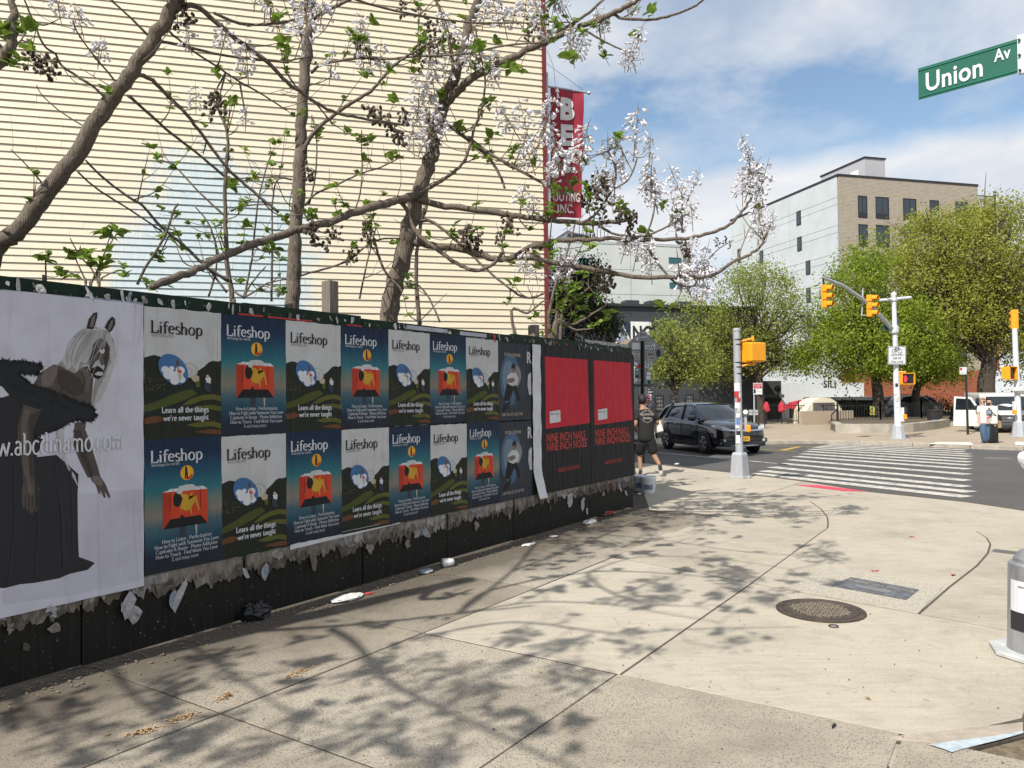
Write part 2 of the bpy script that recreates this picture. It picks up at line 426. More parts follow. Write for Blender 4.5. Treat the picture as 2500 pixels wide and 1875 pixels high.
def _aggr(nd, lk, b):
    v = pos(nd)
    vo = N(nd, 'ShaderNodeTexVoronoi', ins={'Scale': 88.0, 'Randomness': 1.0}); lk.new(v, vo.inputs['Vector'])
    vo2 = N(nd, 'ShaderNodeTexVoronoi', ins={'Scale': 118.0}); lk.new(v, vo2.inputs['Vector'])
    big = noise(nd, lk, v, 1.3, 6, 0.65)
    worn = noise(nd, lk, v, 0.8, 4, 0.6)
    base = ramp(nd, lk, big, [(0.3, (0.24, 0.205, 0.16)), (0.55, (0.37, 0.33, 0.265)), (0.8, (0.44, 0.40, 0.325))])
    peb = ramp(nd, lk, vo.outputs['Distance'], [(0.26, 1.0), (0.46, 0.0)])
    sel = N(nd, 'ShaderNodeSeparateColor'); lk.new(vo.outputs['Color'], sel.inputs[0])
    keep = ramp(nd, lk, sel.outputs[0], [(0.30, 0.0), (0.38, 1.0)])
    k = mixc(nd, lk, 1.0, peb, keep, 'MULTIPLY')
    wk = mixc(nd, lk, 1.0, k, ramp(nd, lk, worn, [(0.34, 0.35), (0.46, 1.0)]), 'MULTIPLY')
    pc = ramp(nd, lk, sel.outputs[1], [(0.0, (0.075, 0.07, 0.065)), (0.6, (0.14, 0.12, 0.105)), (1.0, (0.24, 0.2, 0.17))])
    oi = nd.new('ShaderNodeObjectInfo'); base = mixc(nd, lk, 1.0, base, ramp(nd, lk, oi.outputs['Random'], [(0.0, (0.84, 0.82, 0.79)), (1.0, (1.05, 1.05, 1.05))]), 'MULTIPLY')
    c = mixc(nd, lk, wk, base, pc)
    p2 = ramp(nd, lk, vo2.outputs['Distance'], [(0.16, 0.6), (0.32, 0.0)])
    c = mixc(nd, lk, p2, c, (0.2, 0.175, 0.14))
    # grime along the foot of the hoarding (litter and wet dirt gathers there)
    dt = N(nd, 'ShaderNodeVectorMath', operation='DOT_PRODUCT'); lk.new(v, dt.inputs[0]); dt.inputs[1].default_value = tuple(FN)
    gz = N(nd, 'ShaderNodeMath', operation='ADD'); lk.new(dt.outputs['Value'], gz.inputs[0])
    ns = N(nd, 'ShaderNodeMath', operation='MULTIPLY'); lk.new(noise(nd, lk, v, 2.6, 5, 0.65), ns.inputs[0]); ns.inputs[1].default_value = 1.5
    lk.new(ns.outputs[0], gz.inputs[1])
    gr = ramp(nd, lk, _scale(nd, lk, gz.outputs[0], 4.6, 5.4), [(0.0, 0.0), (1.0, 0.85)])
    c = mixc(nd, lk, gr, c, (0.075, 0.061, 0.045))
    lk.new(c, b.inputs['Base Color']); b.inputs['Roughness'].default_value = 0.85
    bump(nd, lk, b, vo.outputs['Distance'], 0.35, 0.006)
def _scale(nd, lk, s, a, b):
    m = N(nd, 'ShaderNodeMapRange', ins={'From Min': a, 'From Max': b}); lk.new(s, m.inputs[0]); return m.outputs[0]
M_AGGR = node_mat('exposed_aggregate', _aggr)
def _asph(nd, lk, b):
    v = pos(nd)
    big = noise(nd, lk, v, 0.45, 6, 0.65); fine = noise(nd, lk, v, 60, 3, 0.7)
    c = ramp(nd, lk, big, [(0.3, (0.062, 0.060, 0.057)), (0.7, (0.093, 0.089, 0.083))])
    c = mixc(nd, lk, 0.5, c, ramp(nd, lk, fine, [(0.35, (0.7, 0.7, 0.7)), (0.65, (1.25, 1.25, 1.25))]), 'MULTIPLY')
    lk.new(c, b.inputs['Base Color']); b.inputs['Roughness'].default_value = 0.8
    bump(nd, lk, b, fine, 0.3, 0.006)
M_ASPH = node_mat('asphalt', _asph)
M_JOINT = M('joint_dirt', (0.075, 0.062, 0.047), 0.95, var=0.35, scale=30, bump=0.3)
M_PLAZA = M('plaza_paving', (0.33, 0.27, 0.20), 0.9, var=0.16, scale=1.2, bump=0.2, bscale=8)
def _paint(nm, col):
    def f(nd, lk, b):
        v = pos(nd); n1 = noise(nd, lk, v, 5, 7, 0.75); n2 = noise(nd, lk, v, 40, 3, 0.6)
        wear = mixc(nd, lk, 0.5, n1, n2)
        fac = ramp(nd, lk, wear, [(0.41, 0.0), (0.51, 1.0)])
        c = mixc(nd, lk, fac, (0.10, 0.095, 0.088), ramp(nd, lk, n2, [(0.3, [x * 0.85 for x in col]), (0.7, col)]))
        lk.new(c, b.inputs['Base Color']); b.inputs['Roughness'].default_value = 0.7
    return node_mat(nm, f)
M_WHITE_LINE = _paint('white_road_paint', (0.62, 0.59, 0.52))
M_YELL_LINE = _paint('yellow_road_paint', (0.55, 0.36, 0.05))

# ------------------------------------------------------------------ road, pavement, plaza
rb = MB(); rb.poly([(-700, -300, ROAD_Z), (700, -300, ROAD_Z), (700, 1500, ROAD_Z), (-700, 1500, ROAD_Z)])
road = struct(rb.build('road', M_ASPH))

def g2(px, py, z=0.0): q = G(px, py, z); return (q.x, q.y)
curb_far = [(1545, 1123), (1660, 1137), (1782, 1150), (1870, 1160), (1965, 1172), (2120, 1197), (2360, 1222), (2500, 1243)]
outline = [g2(*p) for p in curb_far]
p0 = Vector(outline[0]); away = [tuple(p0 + Vector((AD.x, AD.y)) * t) for t in (120, 40)]
outline = [(-90, 140)] + away + outline + [(9.2, 10.6), (8.6, 8.2), (6.6, 6.2), (4.4, 4.95)] + [g2(2500, 1795), g2(2400, 1818), g2(2330, 1842), g2(2300, 1900), (1.75, 2.2), (1.75, -40), (-90, -40)]
sb = MB(); sb.prism([(x, y, -0.5) for x, y in outline], (0, 0, 0.4945))
sidewalk = struct(sb.build('sidewalk', M_JOINT))

def inset(poly, d):
    n = len(poly); out = []
    area = sum(poly[i][0] * poly[(i + 1) % n][1] - poly[(i + 1) % n][0] * poly[i][1] for i in range(n))
    sg = 1 if area > 0 else -1
    for i in range(n):
        a, b, c = Vector(poly[i - 1]), Vector(poly[i]), Vector(poly[(i + 1) % n])
        e1, e2 = (b - a).normalized(), (c - b).normalized()
        n1, n2 = Vector((-e1.y, e1.x)) * sg, Vector((-e2.y, e2.x)) * sg
        bis = n1 + n2; k = bis.length_squared
        bis = bis * (2.0 / k) if k > 0.4 else n1
        out.append(tuple(b + bis * d))
    return out
def slab(poly, mat, name='paving_slab', d=0.009, z=0.0, th=0.06):
    tilt = random.uniform(-0.003, 0.003)
    p = inset(poly, d); m = MB(); m.prism([(x, y, -th) for x, y in p], (0, 0, th + z + tilt))
    return m.build(name, mat, sidewalk, bevel=0.003)
def fs2(s, t): q = FW(s, 0, t); return (q.x, q.y)
def frect(s0, s1, t0, t1, mat): slab([fs2(s0, t0), fs2(s1, t0), fs2(s1, t1), fs2(s0, t1)], mat)
T1, T2, T3, T4 = 1.37, 2.93, 4.5, 6.1
for s0, s1 in ((-5.8, -4.1), (-4.1, -2.4), (-2.4, -0.75), (-0.75, 0.92), (0.92, 2.60), (2.60, 4.29), (4.29, 5.84), (5.84, 7.39), (7.39, 9.1), (9.1, 10.75)):
    frect(s0, s1, 0.02, T1, M_AGGR)
V_ = g2(1029, 1541)
for s0, s1 in ((-5.8, -4.1), (-4.1, -2.4), (-2.4, -0.75), (-0.75, 0.92), (0.92, 2.60), (2.60, 4.29)):
    for t0, t1 in ((T1, T2), (T2, T3), (T3, T4)):
        frect(s0, s1, t0, t1, M_AGGR) if not (t0 == T3 and s1 < 1) else None
q1, q2, q3 = fs2(4.29, T1), g2(1503, 1645), g2(1486, 1357)
e_ = fs2(4.29, T4 + 0.1)
J = lambda *a: [p if isinstance(p[0], float) and abs(p[0]) < 60 and not isinstance(p[0], int) else g2(*p) for p in a]
slab(J(q1, fs2(4.29, 2.95), (1835, 1423), fs2(7.39, T1)), M_SMOOTH)
slab(J(fs2(4.29, 2.95), fs2(4.29, 4.62), (2500, 1752), (2560, 1556), (2243, 1498), (1835, 1423)), M_SMOOTH)
arc1 = [(2020, 1289), (2022, 1277), (2020, 1262), (2005, 1243), (1977, 1223)]
arc2 = [(2243, 1498), (2319, 1432), (2385, 1381), (2412, 1350), (2418, 1328), (2408, 1312), (2382, 1296)]
slab(J(fs2(7.39, T1), (1835, 1423), *arc1, (1785, 1229)), M_SMOOTH)
slab(J((1835, 1423), *arc2, (2200, 1291), (2020, 1289)), M_SMOOTH)
slab(J((2243, 1498), (2560, 1556), (2650, 1310), (2382, 1296), *arc2[5:0:-1]), M_SMOOTH)
far_edge = [(2500, 1247), (2360, 1226), (2120, 1201), (1965, 1176), (1870, 1164), (1782, 1154)]
slab(J((1785, 1229), *arc1[::-1], (2200, 1291), (2382, 1296), (2650, 1310), (2640, 1264), *far_edge[:3], (1965, 1176)), M_SMOOTH)
far_s = FS(1540, 1235)[0]
slab(J((1785, 1229), (1965, 1176), (1870, 1164), (1782, 1154), (1660, 1141), (1545, 1127)) + [fs2(10.75, 0.3), fs2(10.75, T1)], M_SMOOTH)
slab([g2(2640, 1264), g2(2650, 1310), g2(2560, 1556), (4.4, 5.0), (6.5, 6.25), (8.5, 8.25), (9.1, 10.5)], M_SMOOTH)
# curb at the right: stone, worn pale-blue paint, grit in the gutter
M_CURB = M('curb_stone', (0.36, 0.31, 0.25), 0.9, var=0.25, scale=9, bump=0.4, bscale=60)
slab(J((2145, 1803), (2500, 1762), (2500, 1790), (2400, 1815), (2330, 1839), (2290, 1815)), M_CURB, 'curb_stone', 0.004, 0.002)
slab(J((2135, 1808), (2285, 1822), (2325, 1845), (2300, 1890), (2180, 1890)), M_CURB, 'curb_stone', 0.004, -0.002)
M_BLUE = M('worn_blue_paint', (0.38, 0.44, 0.47), 0.7, var=0.25, scale=18)
bp_ = MB(); bp_.poly([G(x, y, 0.0065) for x, y in ((2268, 1817), (2350, 1806), (2440, 1795), (2498, 1783), (2499, 1789), (2440, 1806), (2398, 1816), (2350, 1828), (2324, 1836), (2300, 1827))])
bp_.build('curb_paint', M_BLUE, sidewalk)
k_ = MB(); k_.prism([(x, y, -0.16) for x, y in [g2(2328, 1846), g2(2400, 1824), g2(2499, 1799), g2(2700, 1790), g2(2700, 2000), g2(2310, 1960)]], (0, 0, 0.148)); struct(k_.build('gutter_dirt', M('gutter_soil', (0.15, 0.115, 0.075), 0.95, var=0.5, scale=25, bump=0.6, bscale=50)))
# pale repair patch with rough edge around the hatch, and the pole footing
M_PATCH = M('coarse_patch', (0.40, 0.365, 0.30), 0.95, var=0.42, scale=70, bump=0.6, bscale=90)
pb = MB(); pb.prism([G(x, y, -0.01) for x, y in ((1925, 1438), (2020, 1386), (2305, 1437), (2246, 1496))], (0, 0, 0.0155)); pb.build('repair_patch', M_PATCH, sidewalk)

# plaza across the street
pl = [(1300, 1036), (1600, 1056), (1790, 1072), (1860, 1077), (2000, 1075.5), (2100, 1077.5), (2230, 1082), (2370, 1087), (2500, 1091)]
pz = [g2(x, y, PLAZA_Z) for x, y in pl]
pb = MB(); pb.prism([(x, y, -0.5) for x, y in pz + [(60, 26), (400, 40), (400, 500), (-200, 500), (-60, 90)]], (0, 0, 0.5 + PLAZA_Z))
plaza = struct(pb.build('plaza_pavement', M_PLAZA))
M_CURB2 = M('street_curb', (0.34, 0.30, 0.25), 0.9, var=0.25, scale=4, bump=0.3)
cb = MB()
for a, b in zip(pz[:-1], pz[1:]):
    a, b = Vector((*a, 0)), Vector((*b, 0)); dd = (b - a); ang = math.atan2(dd.y, dd.x)
    n_ = max(1, int(dd.length / 2.4))
    for i in range(n_):
        c = a + dd * ((i + .5) / n_)
        k = MB(); k.box((0, 0, 0), (dd.length / n_ - 0.02, 0.16, 0.3))
        o = k.build('curb_block', M_CURB2, plaza, bevel=0.02); o.location = (c.x, c.y, PLAZA_Z - 0.135); o.rotation_euler = (0, 0, ang)

def line_mark(name, a, b, w, mat, z=ROAD_Z + 0.006, parent=None, w2=None):
    A, B = G(*a, z), G(*b, z); d = (B - A).normalized(); n = Vector((-d.y, d.x, 0))
    k = max(2, int((B - A).length / 0.35)); m = MB(); up, lo = [], []
    for i in range(k + 1):
        p = A.lerp(B, i / k); ww = (w + ((w2 or w) - w) * i / k) / 2
        up.append(p + n * (ww + random.uniform(-.012, .012))); lo.append(p - n * (ww + random.uniform(-.012, .012)))
    for i in range(k): m.quad(up[i], lo[i], lo[i + 1], up[i + 1])
    return m.build(name, mat, parent or road)
L_ = [(1839, 1155.5), (1861, 1149), (1884, 1140), (1907, 1131), (1925, 1122), (1943, 1114), (1957, 1107.5), (1968, 1101.5), (1977, 1096.5), (1987, 1092.5), (1998, 1089.5), (2010, 1087), (2024, 1084.6), (2042, 1082.8)]
Rr = [(2362, 1213), (2373, 1201), (2362, 1188), (2364, 1173), (2364, 1158), (2366, 1145), (2366, 1135.5), (2367, 1128), (2366, 1120.5), (2370, 1114), (2368, 1108.5), (2357, 1103), (2357, 1098), (2355, 1094)]
for a, b in zip(L_, Rr): line_mark('crosswalk_stripe', a, b, 0.40, M_WHITE_LINE)
line_mark('stop_line', (1540, 1098.5), (1782, 1121), 0.13, M_WHITE_LINE); line_mark('stop_line', (1828, 1125), (1925, 1134), 0.12, M_WHITE_LINE)
bk = MB(); bk.poly([G(x, y, ROAD_Z + 0.007) for x, y in ((1726, 1116), (1748, 1109), (1800, 1110), (1786, 1118.5))]); bk.build('lane_marking', M_WHITE_LINE, road)
line_mark('lane_line', (2404, 1118), (2468, 1119), 0.12, M_WHITE_LINE)
line_mark('yellow_line', (1850, 1097), (1945, 1102), 0.11, M_YELL_LINE); line_mark('yellow_line', (1859, 1086.5), (2000, 1091), 0.11, M_YELL_LINE)
line_mark('yellow_line', (1540, 1076), (1625, 1084), 0.12, M_YELL_LINE); line_mark('yellow_line', (1540, 1080), (1620, 1088), 0.12, M_YELL_LINE)
bk = MB(); bk.poly([G(x, y, ROAD_Z + 0.007) for x, y in ((1900, 1099), (1942, 1091), (1958, 1091), (1918, 1099.5))]); bk.build('lane_marking', M_YELL_LINE, road)
M_RED_P = M('red_curb_paint', (0.62, 0.05, 0.09), 0.6, var=0.15, scale=14)
bk = MB(); bk.poly([G(x, y, 0.006) for x, y in ((1938, 1183), (2000, 1184.5), (2060, 1192), (2118, 1199.8), (2060, 1198.5), (1990, 1190))]); bk.build('red_paint_mark', M_RED_P, sidewalk)
M_TACT = M('tactile_paving', (0.72, 0.68, 0.56), 0.8, var=0.1, scale=8)
for pts in (((2290, 1080), (2370, 1081), (2375, 1085.5), (2268, 1084)), ((2480, 1079), (2560, 1082), (2570, 1090), (2478, 1085.5))):
    tm = MB(); tm.prism([G(x, y, PLAZA_Z + 0.002) for x, y in pts], (0, 0, 0.012)); tm.build('tactile_plate', M_TACT, plaza)
# spray marks on the pavement
M_ORG = M('orange_spray', (0.46, 0.30, 0.15), 0.9, var=0.25, scale=60)
M_REDS = M('red_spray', (0.6, 0.06, 0.08), 0.9, var=0.2, scale=40)
for mm, pts in ((M_ORG, [(305, 1800), (345, 1784), (385, 1774), (380, 1781), (340, 1794)]), (M_ORG, [(415, 1763), (450, 1748), (475, 1740), (470, 1748), (440, 1762)]), (M_ORG, [(528, 1712), (552, 1694), (566, 1688), (562, 1703), (545, 1712)]),
                (M_ORG, [(700, 1652), (735, 1636), (762, 1628), (745, 1640), (722, 1652)]), (M_ORG, [(1520, 1340), (1548, 1328), (1562, 1322), (1552, 1331), (1530, 1340)]),
                (M_REDS, [(2127, 1394), (2141, 1392), (2143, 1396), (2130, 1397)]), (M_REDS, [(2322, 1405), (2330, 1403), (2331, 1406), (2324, 1408)]), (M_REDS, [(2220, 1311), (2232, 1308), (2231, 1312), (2222, 1314)])):
    k = MB(); cx_, cy_ = sum(p[0] for p in pts) / len(pts), sum(p[1] for p in pts) / len(pts); a_, b_ = G(*pts[0]), G(*pts[2]); ax_ = (b_ - a_) * .55; sd_ = Vector((-ax_.y, ax_.x, 0)).normalized() * .03
    for _ in range(70 if mm is M_ORG else 30):                  # speckle of worn spray paint
        c_ = G(cx_, cy_) + ax_ * max(-1, min(1, random.gauss(0, .5))) + sd_ * random.gauss(0, .7); r_ = random.uniform(.003, .011); k.poly([c_ + Vector((math.cos(t) * r_ * random.uniform(.6, 1.3), math.sin(t) * r_ * random.uniform(.6, 1.3), .0062)) for t in (0, 1.05, 2.1, 3.14, 4.2, 5.2)])
    tag(k.build('spray_mark', mm, sidewalk, fix=False), kind='stuff')

# ------------------------------------------------------------------ clapboard house
M_GLASS = M('window_glass', (0.02, 0.035, 0.045), 0.05, var=0.0, spec=0.8)
M_TEAL = M('teal_glass', (0.015, 0.11, 0.13), 0.08, var=0.15, scale=0.5, spec=0.8)
M_DFRAME = M('dark_window_frame', (0.02, 0.02, 0.022), 0.5, var=0.1)
def _siding(nd, lk, b):
    v = pos(nd)
    mp = N(nd, 'ShaderNodeMapping', ins={'Scale': (0.5, 0.5, 6)}); lk.new(v, mp.inputs[0])
    var = noise(nd, lk, mp.outputs[0], 2.2, 5, 0.6); g = noise(nd, lk, v, 0.9, 6, 0.65)
    cream = ramp(nd, lk, var, [(0.3, (0.655, 0.58, 0.43)), (0.7, (0.72, 0.645, 0.495))])
    mp2 = N(nd, 'ShaderNodeMapping', ins={'Scale': (9, 9, 1.2)}); lk.new(v, mp2.inputs[0])
    scr = noise(nd, lk, mp2.outputs[0], 3.0, 6, 0.7)
    blue = ramp(nd, lk, scr, [(0.35, (0.44, 0.53, 0.56)), (0.62, (0.53, 0.60, 0.60)), (0.74, (0.68, 0.62, 0.5))])
    # the patch where another colour was rolled on: an uneven arch-topped area with broken edges
    d = N(nd, 'ShaderNodeVectorMath', operation='SUBTRACT'); lk.new(v, d.inputs[0]); d.inputs[1].default_value = tuple(SPOT)
    al = N(nd, 'ShaderNodeVectorMath', operation='DOT_PRODUCT'); lk.new(d.outputs[0], al.inputs[0]); al.inputs[1].default_value = (WD.x / 1.95, WD.y / 1.95, 0)
    sx = N(nd, 'ShaderNodeSeparateXYZ'); lk.new(d.outputs[0], sx.inputs[0])
    zz = N(nd, 'ShaderNodeMath', operation='MULTIPLY'); lk.new(sx.outputs['Z'], zz.inputs[0]); zz.inputs[1].default_value = 1 / 2.75
    cc = N(nd, 'ShaderNodeCombineXYZ'); lk.new(al.outputs['Value'], cc.inputs[0]); lk.new(zz.outputs[0], cc.inputs[1])
    ln = N(nd, 'ShaderNodeVectorMath', operation='LENGTH'); lk.new(cc.outputs[0], ln.inputs[0])
    s1 = N(nd, 'ShaderNodeMath', operation='MULTIPLY_ADD'); lk.new(scr, s1.inputs[0]); s1.inputs[1].default_value = 0.75; lk.new(ln.outputs['Value'], s1.inputs[2])
    s2 = N(nd, 'ShaderNodeMath', operation='MULTIPLY_ADD'); lk.new(g, s2.inputs[0]); s2.inputs[1].default_value = 0.95; lk.new(s1.outputs[0], s2.inputs[2])
    fac = ramp(nd, lk, s2.outputs[0], [(0.0, 1.0), (0.5, 1.0)])
    mr = N(nd, 'ShaderNodeMapRange', ins={'From Min': 1.62, 'From Max': 1.82, 'To Min': 1.0, 'To Max': 0.0}); lk.new(s2.outputs[0], mr.inputs[0])
    c = mixc(nd, lk, mr.outputs[0], cream, blue)
    lk.new(c, b.inputs['Base Color']); b.inputs['Roughness'].default_value = 0.55
    bump(nd, lk, b, scr, 0.12, 0.004)
q = P(1333, 700, 15.5); C0 = Vector((q.x, q.y, 0))
SPOT = PL(530, 700, C0, AD)
M_SIDE = node_mat('cream_clapboard', _siding)
M_REDT = M('oxblood_paint', (0.15, 0.018, 0.02), 0.5, var=0.2, scale=3)
house = thing('clapboard_house', 'tall house wall of cream clapboards with a faded pale blue patch behind the hoarding', 'house', C0, WZ)
k = MB(); k.box2((-16, 0.02, -0.1), (-0.03, 11, 11.4)); k.build('wall_core', M('sheathing', (0.25, 0.22, 0.18), 0.9), house)
bd = MB(); L0 = -15.9
EXPO = 0.127
prof = [(0.0, 0.0), (-0.028, 0.0), (-0.0255, 0.013), (-0.004, EXPO + 0.012), (0.0, EXPO + 0.012)]
bd.prism([(L0, y, z) for y, z in prof], (-L0 - 0.035, 0, 0))
bd = MB(); bd.prism([(0, y, z) for y, z in prof], (1, 0, 0))
bmesh_board = bd.mesh('clapboard', M_SIDE)
for i in range(int(11.3 / EXPO)):                               # boards butted end to end in each course
    cuts = [L0] + sorted(random.choice((-13.6, -12.4, -11.2, -9.1, -8.6, -7.3, -6.1, -4.9, -3.7, -2.2)) + random.uniform(-.2, .2) for _ in range(2)) + [-0.035]
    if cuts[2] - cuts[1] < .6: del cuts[1]
    for a, b in zip(cuts[:-1], cuts[1:]):
        o = link('clapboard', bmesh_board, house); o.location = (a + .0015, 0.018 + random.uniform(-.0035, .0015), 0.05 + i * EXPO + random.uniform(-.0015, .0015)); o.scale = (b - a - .003, 1, 1); o.rotation_euler = (0, random.uniform(-.0003, .0003), 0)
k = MB(); k.box2((-0.03, -0.035, 0), (0.05, 0.25, 11.3)); k.build('corner_board', M_REDT, house)
k = MB(); k.box2((-0.03, 0.25, 0), (0.03, 11, 11.3)); k.build('street_front', M_REDT, house)
k = MB(); k.box2((-16, -0.1, 11.3), (0.2, 11, 11.6)); k.build('roof', M('roof_felt', (0.06, 0.06, 0.06), 0.9), house)
for zc in (3.2, 6.4, 9.4):
    for yc in (2.2, 5.2, 8.2):
        wf = MB(); wf.box2((0.03, yc - .5, zc - .8), (0.07, yc + .5, zc + .8)); f = wf.build('window', M_DFRAME, house)
        wg = MB(); wg.box2((0.07, yc - .42, zc - .72), (0.075, yc + .42, zc + .72)); wg.build('pane', M_GLASS, f)
# ------------------------------------------------------------------ plywood hoarding
def _ply(nm, c0, c1, rough=0.6):
    def f(nd, lk, b):
        v = pos(nd)
        mp = N(nd, 'ShaderNodeMapping', ins={'Scale': (14, 14, 0.7)}); lk.new(v, mp.inputs[0])
        gr = noise(nd, lk, mp.outputs[0], 3, 4, 0.6); sp = noise(nd, lk, v, 45, 2, 0.5)
        c = ramp(nd, lk, gr, [(0.3, c0), (0.7, c1)])
        c = mixc(nd, lk, ramp(nd, lk, sp, [(0.70, 0.0), (0.75, 0.6)]), c, (0.3, 0.3, 0.29))
        lk.new(c, b.inputs['Base Color']); b.inputs['Roughness'].default_value = rough; b.inputs['Specular IOR Level'].default_value = 0.15
        bump(nd, lk, b, gr, 0.25, 0.004)
    return node_mat(nm, f)
M_PLY = _ply('black_green_plywood', (0.010, 0.010, 0.009), (0.022, 0.020, 0.017))
M_PLYG = _ply('dark_green_plywood', (0.008, 0.022, 0.014), (0.014, 0.032, 0.020))
hoard = thing('plywood_hoarding', 'long dark plywood hoarding along the pavement, pasted over with posters', 'hoarding', FW(2.0, 0), FZ)
S0, PW = FS(347, 1000)[0], 0.6086                # left edge of the small posters, and their width
SE = 10.83
def HL(s, z, out=0.0): return (s - 2.0, -out, z)  # hoarding coordinates local to its base
edges = [S0 - 1.25 - PW * 2 * k for k in (3, 2, 1, 0)] + [FS(199, 1450)[0], FS(595, 1450)[0], FS(885, 1380)[0], FS(1075, 1300)[0] + 0.1, FS(1253, 1290)[0], FS(1440, 1250)[0], SE]
edges = sorted(edges)
for i, (a, b) in enumerate(zip(edges[:-1], edges[1:])):
    zt = 2.455 + random.uniform(-.012, .012); zb = 0.015 + random.uniform(0, .02); o_ = random.uniform(-.006, .006)
    k = MB(); k.box2(HL(a + .006, zb, -0.02 + o_), HL(b - .006, 2.30, 0.0 + o_)); k.build('plywood_panel', M_PLY, hoard)
    k = MB(); k.box2(HL(a + .004, 2.25, -0.021), HL(b - .004, zt, 0.007 + o_)); k.build('top_band', M_PLYG, hoard)
for e_ in edges[1:-1]:
    if abs(e_ - FS(595, 1450)[0]) > .02: k = MB(); k.box2(HL(e_ - .04, .02, -.06), HL(e_ + .04, 2.4, -.026)); k.build('batten', M_PLY, hoard)
# the short return along the side street and the dark wrap on its corner
RD = (Vector((C0.x, C0.y, 0)) - FW(SE, 0)).normalized()
rr = MB(); a_, b_ = FW(SE - 0.01, 0.0), FW(SE - 0.01, 0.0) + RD * 3.9; nn = Vector((-RD.y, RD.x, 0)) * 0.02
rr.prism([a_, b_, b_ + nn, a_ + nn], (0, 0, 2.42)); rr.build('return_panel', M_PLY, hoard, world=True)
M_WOODP = M('weathered_post', (0.17, 0.145, 0.12), 0.9, var=0.35, scale=9, stretch=(8, 8, 0.6), bump=0.4, bscale=30)
for px, py, hz in ((825, 712, 0.30), (1319, 797, 0.16)):
    s_, _ = FS(px, 800); k = MB(); k.box2(HL(s_ - .05, 0.1, -0.15), HL(s_ + .05, 2.46 + hz, -0.045)); k.build('post', M_WOODP, hoard)

# torn paper clinging to the plywood
PAPER = [M('torn_paper_%d' % i, c, 0.85, var=0.3, scale=22, bump=0.3, bscale=45) for i, c in enumerate([(0.34, 0.335, 0.34), (0.21, 0.19, 0.165), (0.14, 0.115, 0.09), (0.07, 0.06, 0.05), (0.24, 0.27, 0.30), (0.36, 0.04, 0.035)])]
def scrap(mat, n=9, depth=0.03, tall=1.0):
    pts = []; k = MB(); ph = random.uniform(0, 6)
    for i in range(n):
        a = 2 * math.pi * i / n + random.uniform(-.2, .2); r = random.uniform(0.38, 1.0)
        pts.append((r * math.cos(a), -random.uniform(0.05, 1) * depth, r * math.sin(a) * tall))
    inner = [(x * .5 + random.uniform(-.1, .1), -random.uniform(0.1, 1) * depth * 1.2, z * .5) for x, y, z in pts]
    k.v = pts + inner + [(0, -0.01, 0)]
    for i in range(n):
        j = (i + 1) % n
        k.f += [(i, j, n + j), (i, n + j, n + i), (n + i, n + j, 2 * n)]
    return k.mesh('torn_paper', mat)
SCR = [[scrap(m, random.randint(7, 12), random.uniform(.1, .35), random.uniform(.6, 1.5)) for _ in range(4)] for m in PAPER]
def put_scrap(s, z, size, mi, out=0.006, flat=1.0):
    o = link('torn_paper', random.choice(SCR[mi]), hoard)
    o.location = HL(s, z, out + random.uniform(0.001, 0.006)); o.scale = (size * random.uniform(.55, 1.0), size * flat, size * random.uniform(.9, 1.5)); o.rotation_euler = (random.uniform(-.25, .05), random.uniform(-.6, .6), random.uniform(-.2, .2))
wts = [1.2, 3, 5, 4, .6, 0.2]
M_CRUST = [M('paper_crust_%d' % i, c, 0.9, var=0.6, scale=16, stretch=(1, 1, .5), bump=0.9, bscale=28) for i, c in enumerate([(0.17, 0.145, 0.12), (0.10, 0.082, 0.062), (0.25, 0.235, 0.22)])]
def crust(s0, s1, ztop, zlow, mat, out, rough, seed):             # a ragged layer of old paste and paper
    r = random.Random(seed); n = max(4, int((s1 - s0) / .014)); k = MB(); z = zlow; ph = r.uniform(0, 9); wk = 0.0
    for i in range(n + 1):
        s = s0 + (s1 - s0) * i / n; wk = wk * .86 + r.gauss(0, .42); z = zlow + rough * (wk + math.sin(i * .067 + ph * 2) * .5 + r.uniform(-.2, .2)); z = min(z, ztop - .012)
        wk += -1.6 if r.random() < .04 else (1.5 if r.random() < .04 else 0)
        mid = (ztop + z) / 2; k.v += [HL(s, ztop, out), HL(s + r.uniform(-.004, .004), mid, out + r.uniform(.0, .003)), HL(s + r.uniform(-.004, .004), z, out + r.uniform(.0, .012))]
    for i in range(n):
        for j in (0, 1): k.f.append((3 * i + j, 3 * i + j + 1, 3 * i + j + 4, 3 * i + j + 3))
    k.build('paper_crust', mat, hoard, fix=False)
for i, (a, b) in enumerate(zip(edges[:-1], edges[1:])):
    if b < 1: continue
    crust(a + .01, b - .01, .51, .375, M_CRUST[1], .0075, .03, 100 + i); crust(a + .02, b - .02, .505, .42, M_CRUST[0], .0095, .035, 200 + i)
    for q in range(3):
        a2 = random.uniform(a, b - .25); crust(a2, a2 + random.uniform(.12, .3), .495, .42, M_CRUST[2], .0112, .03, 300 + i * 5 + q)
for i in range(60):                                          # loose curled bits along it
    s = random.uniform(1.6, SE - .05); z = 0.44 - abs(random.gauss(0, 0.03))
    put_scrap(s, max(z, 0.30), random.uniform(0.015, 0.05), random.choices(range(6), wts)[0], 0.016, 0.5)
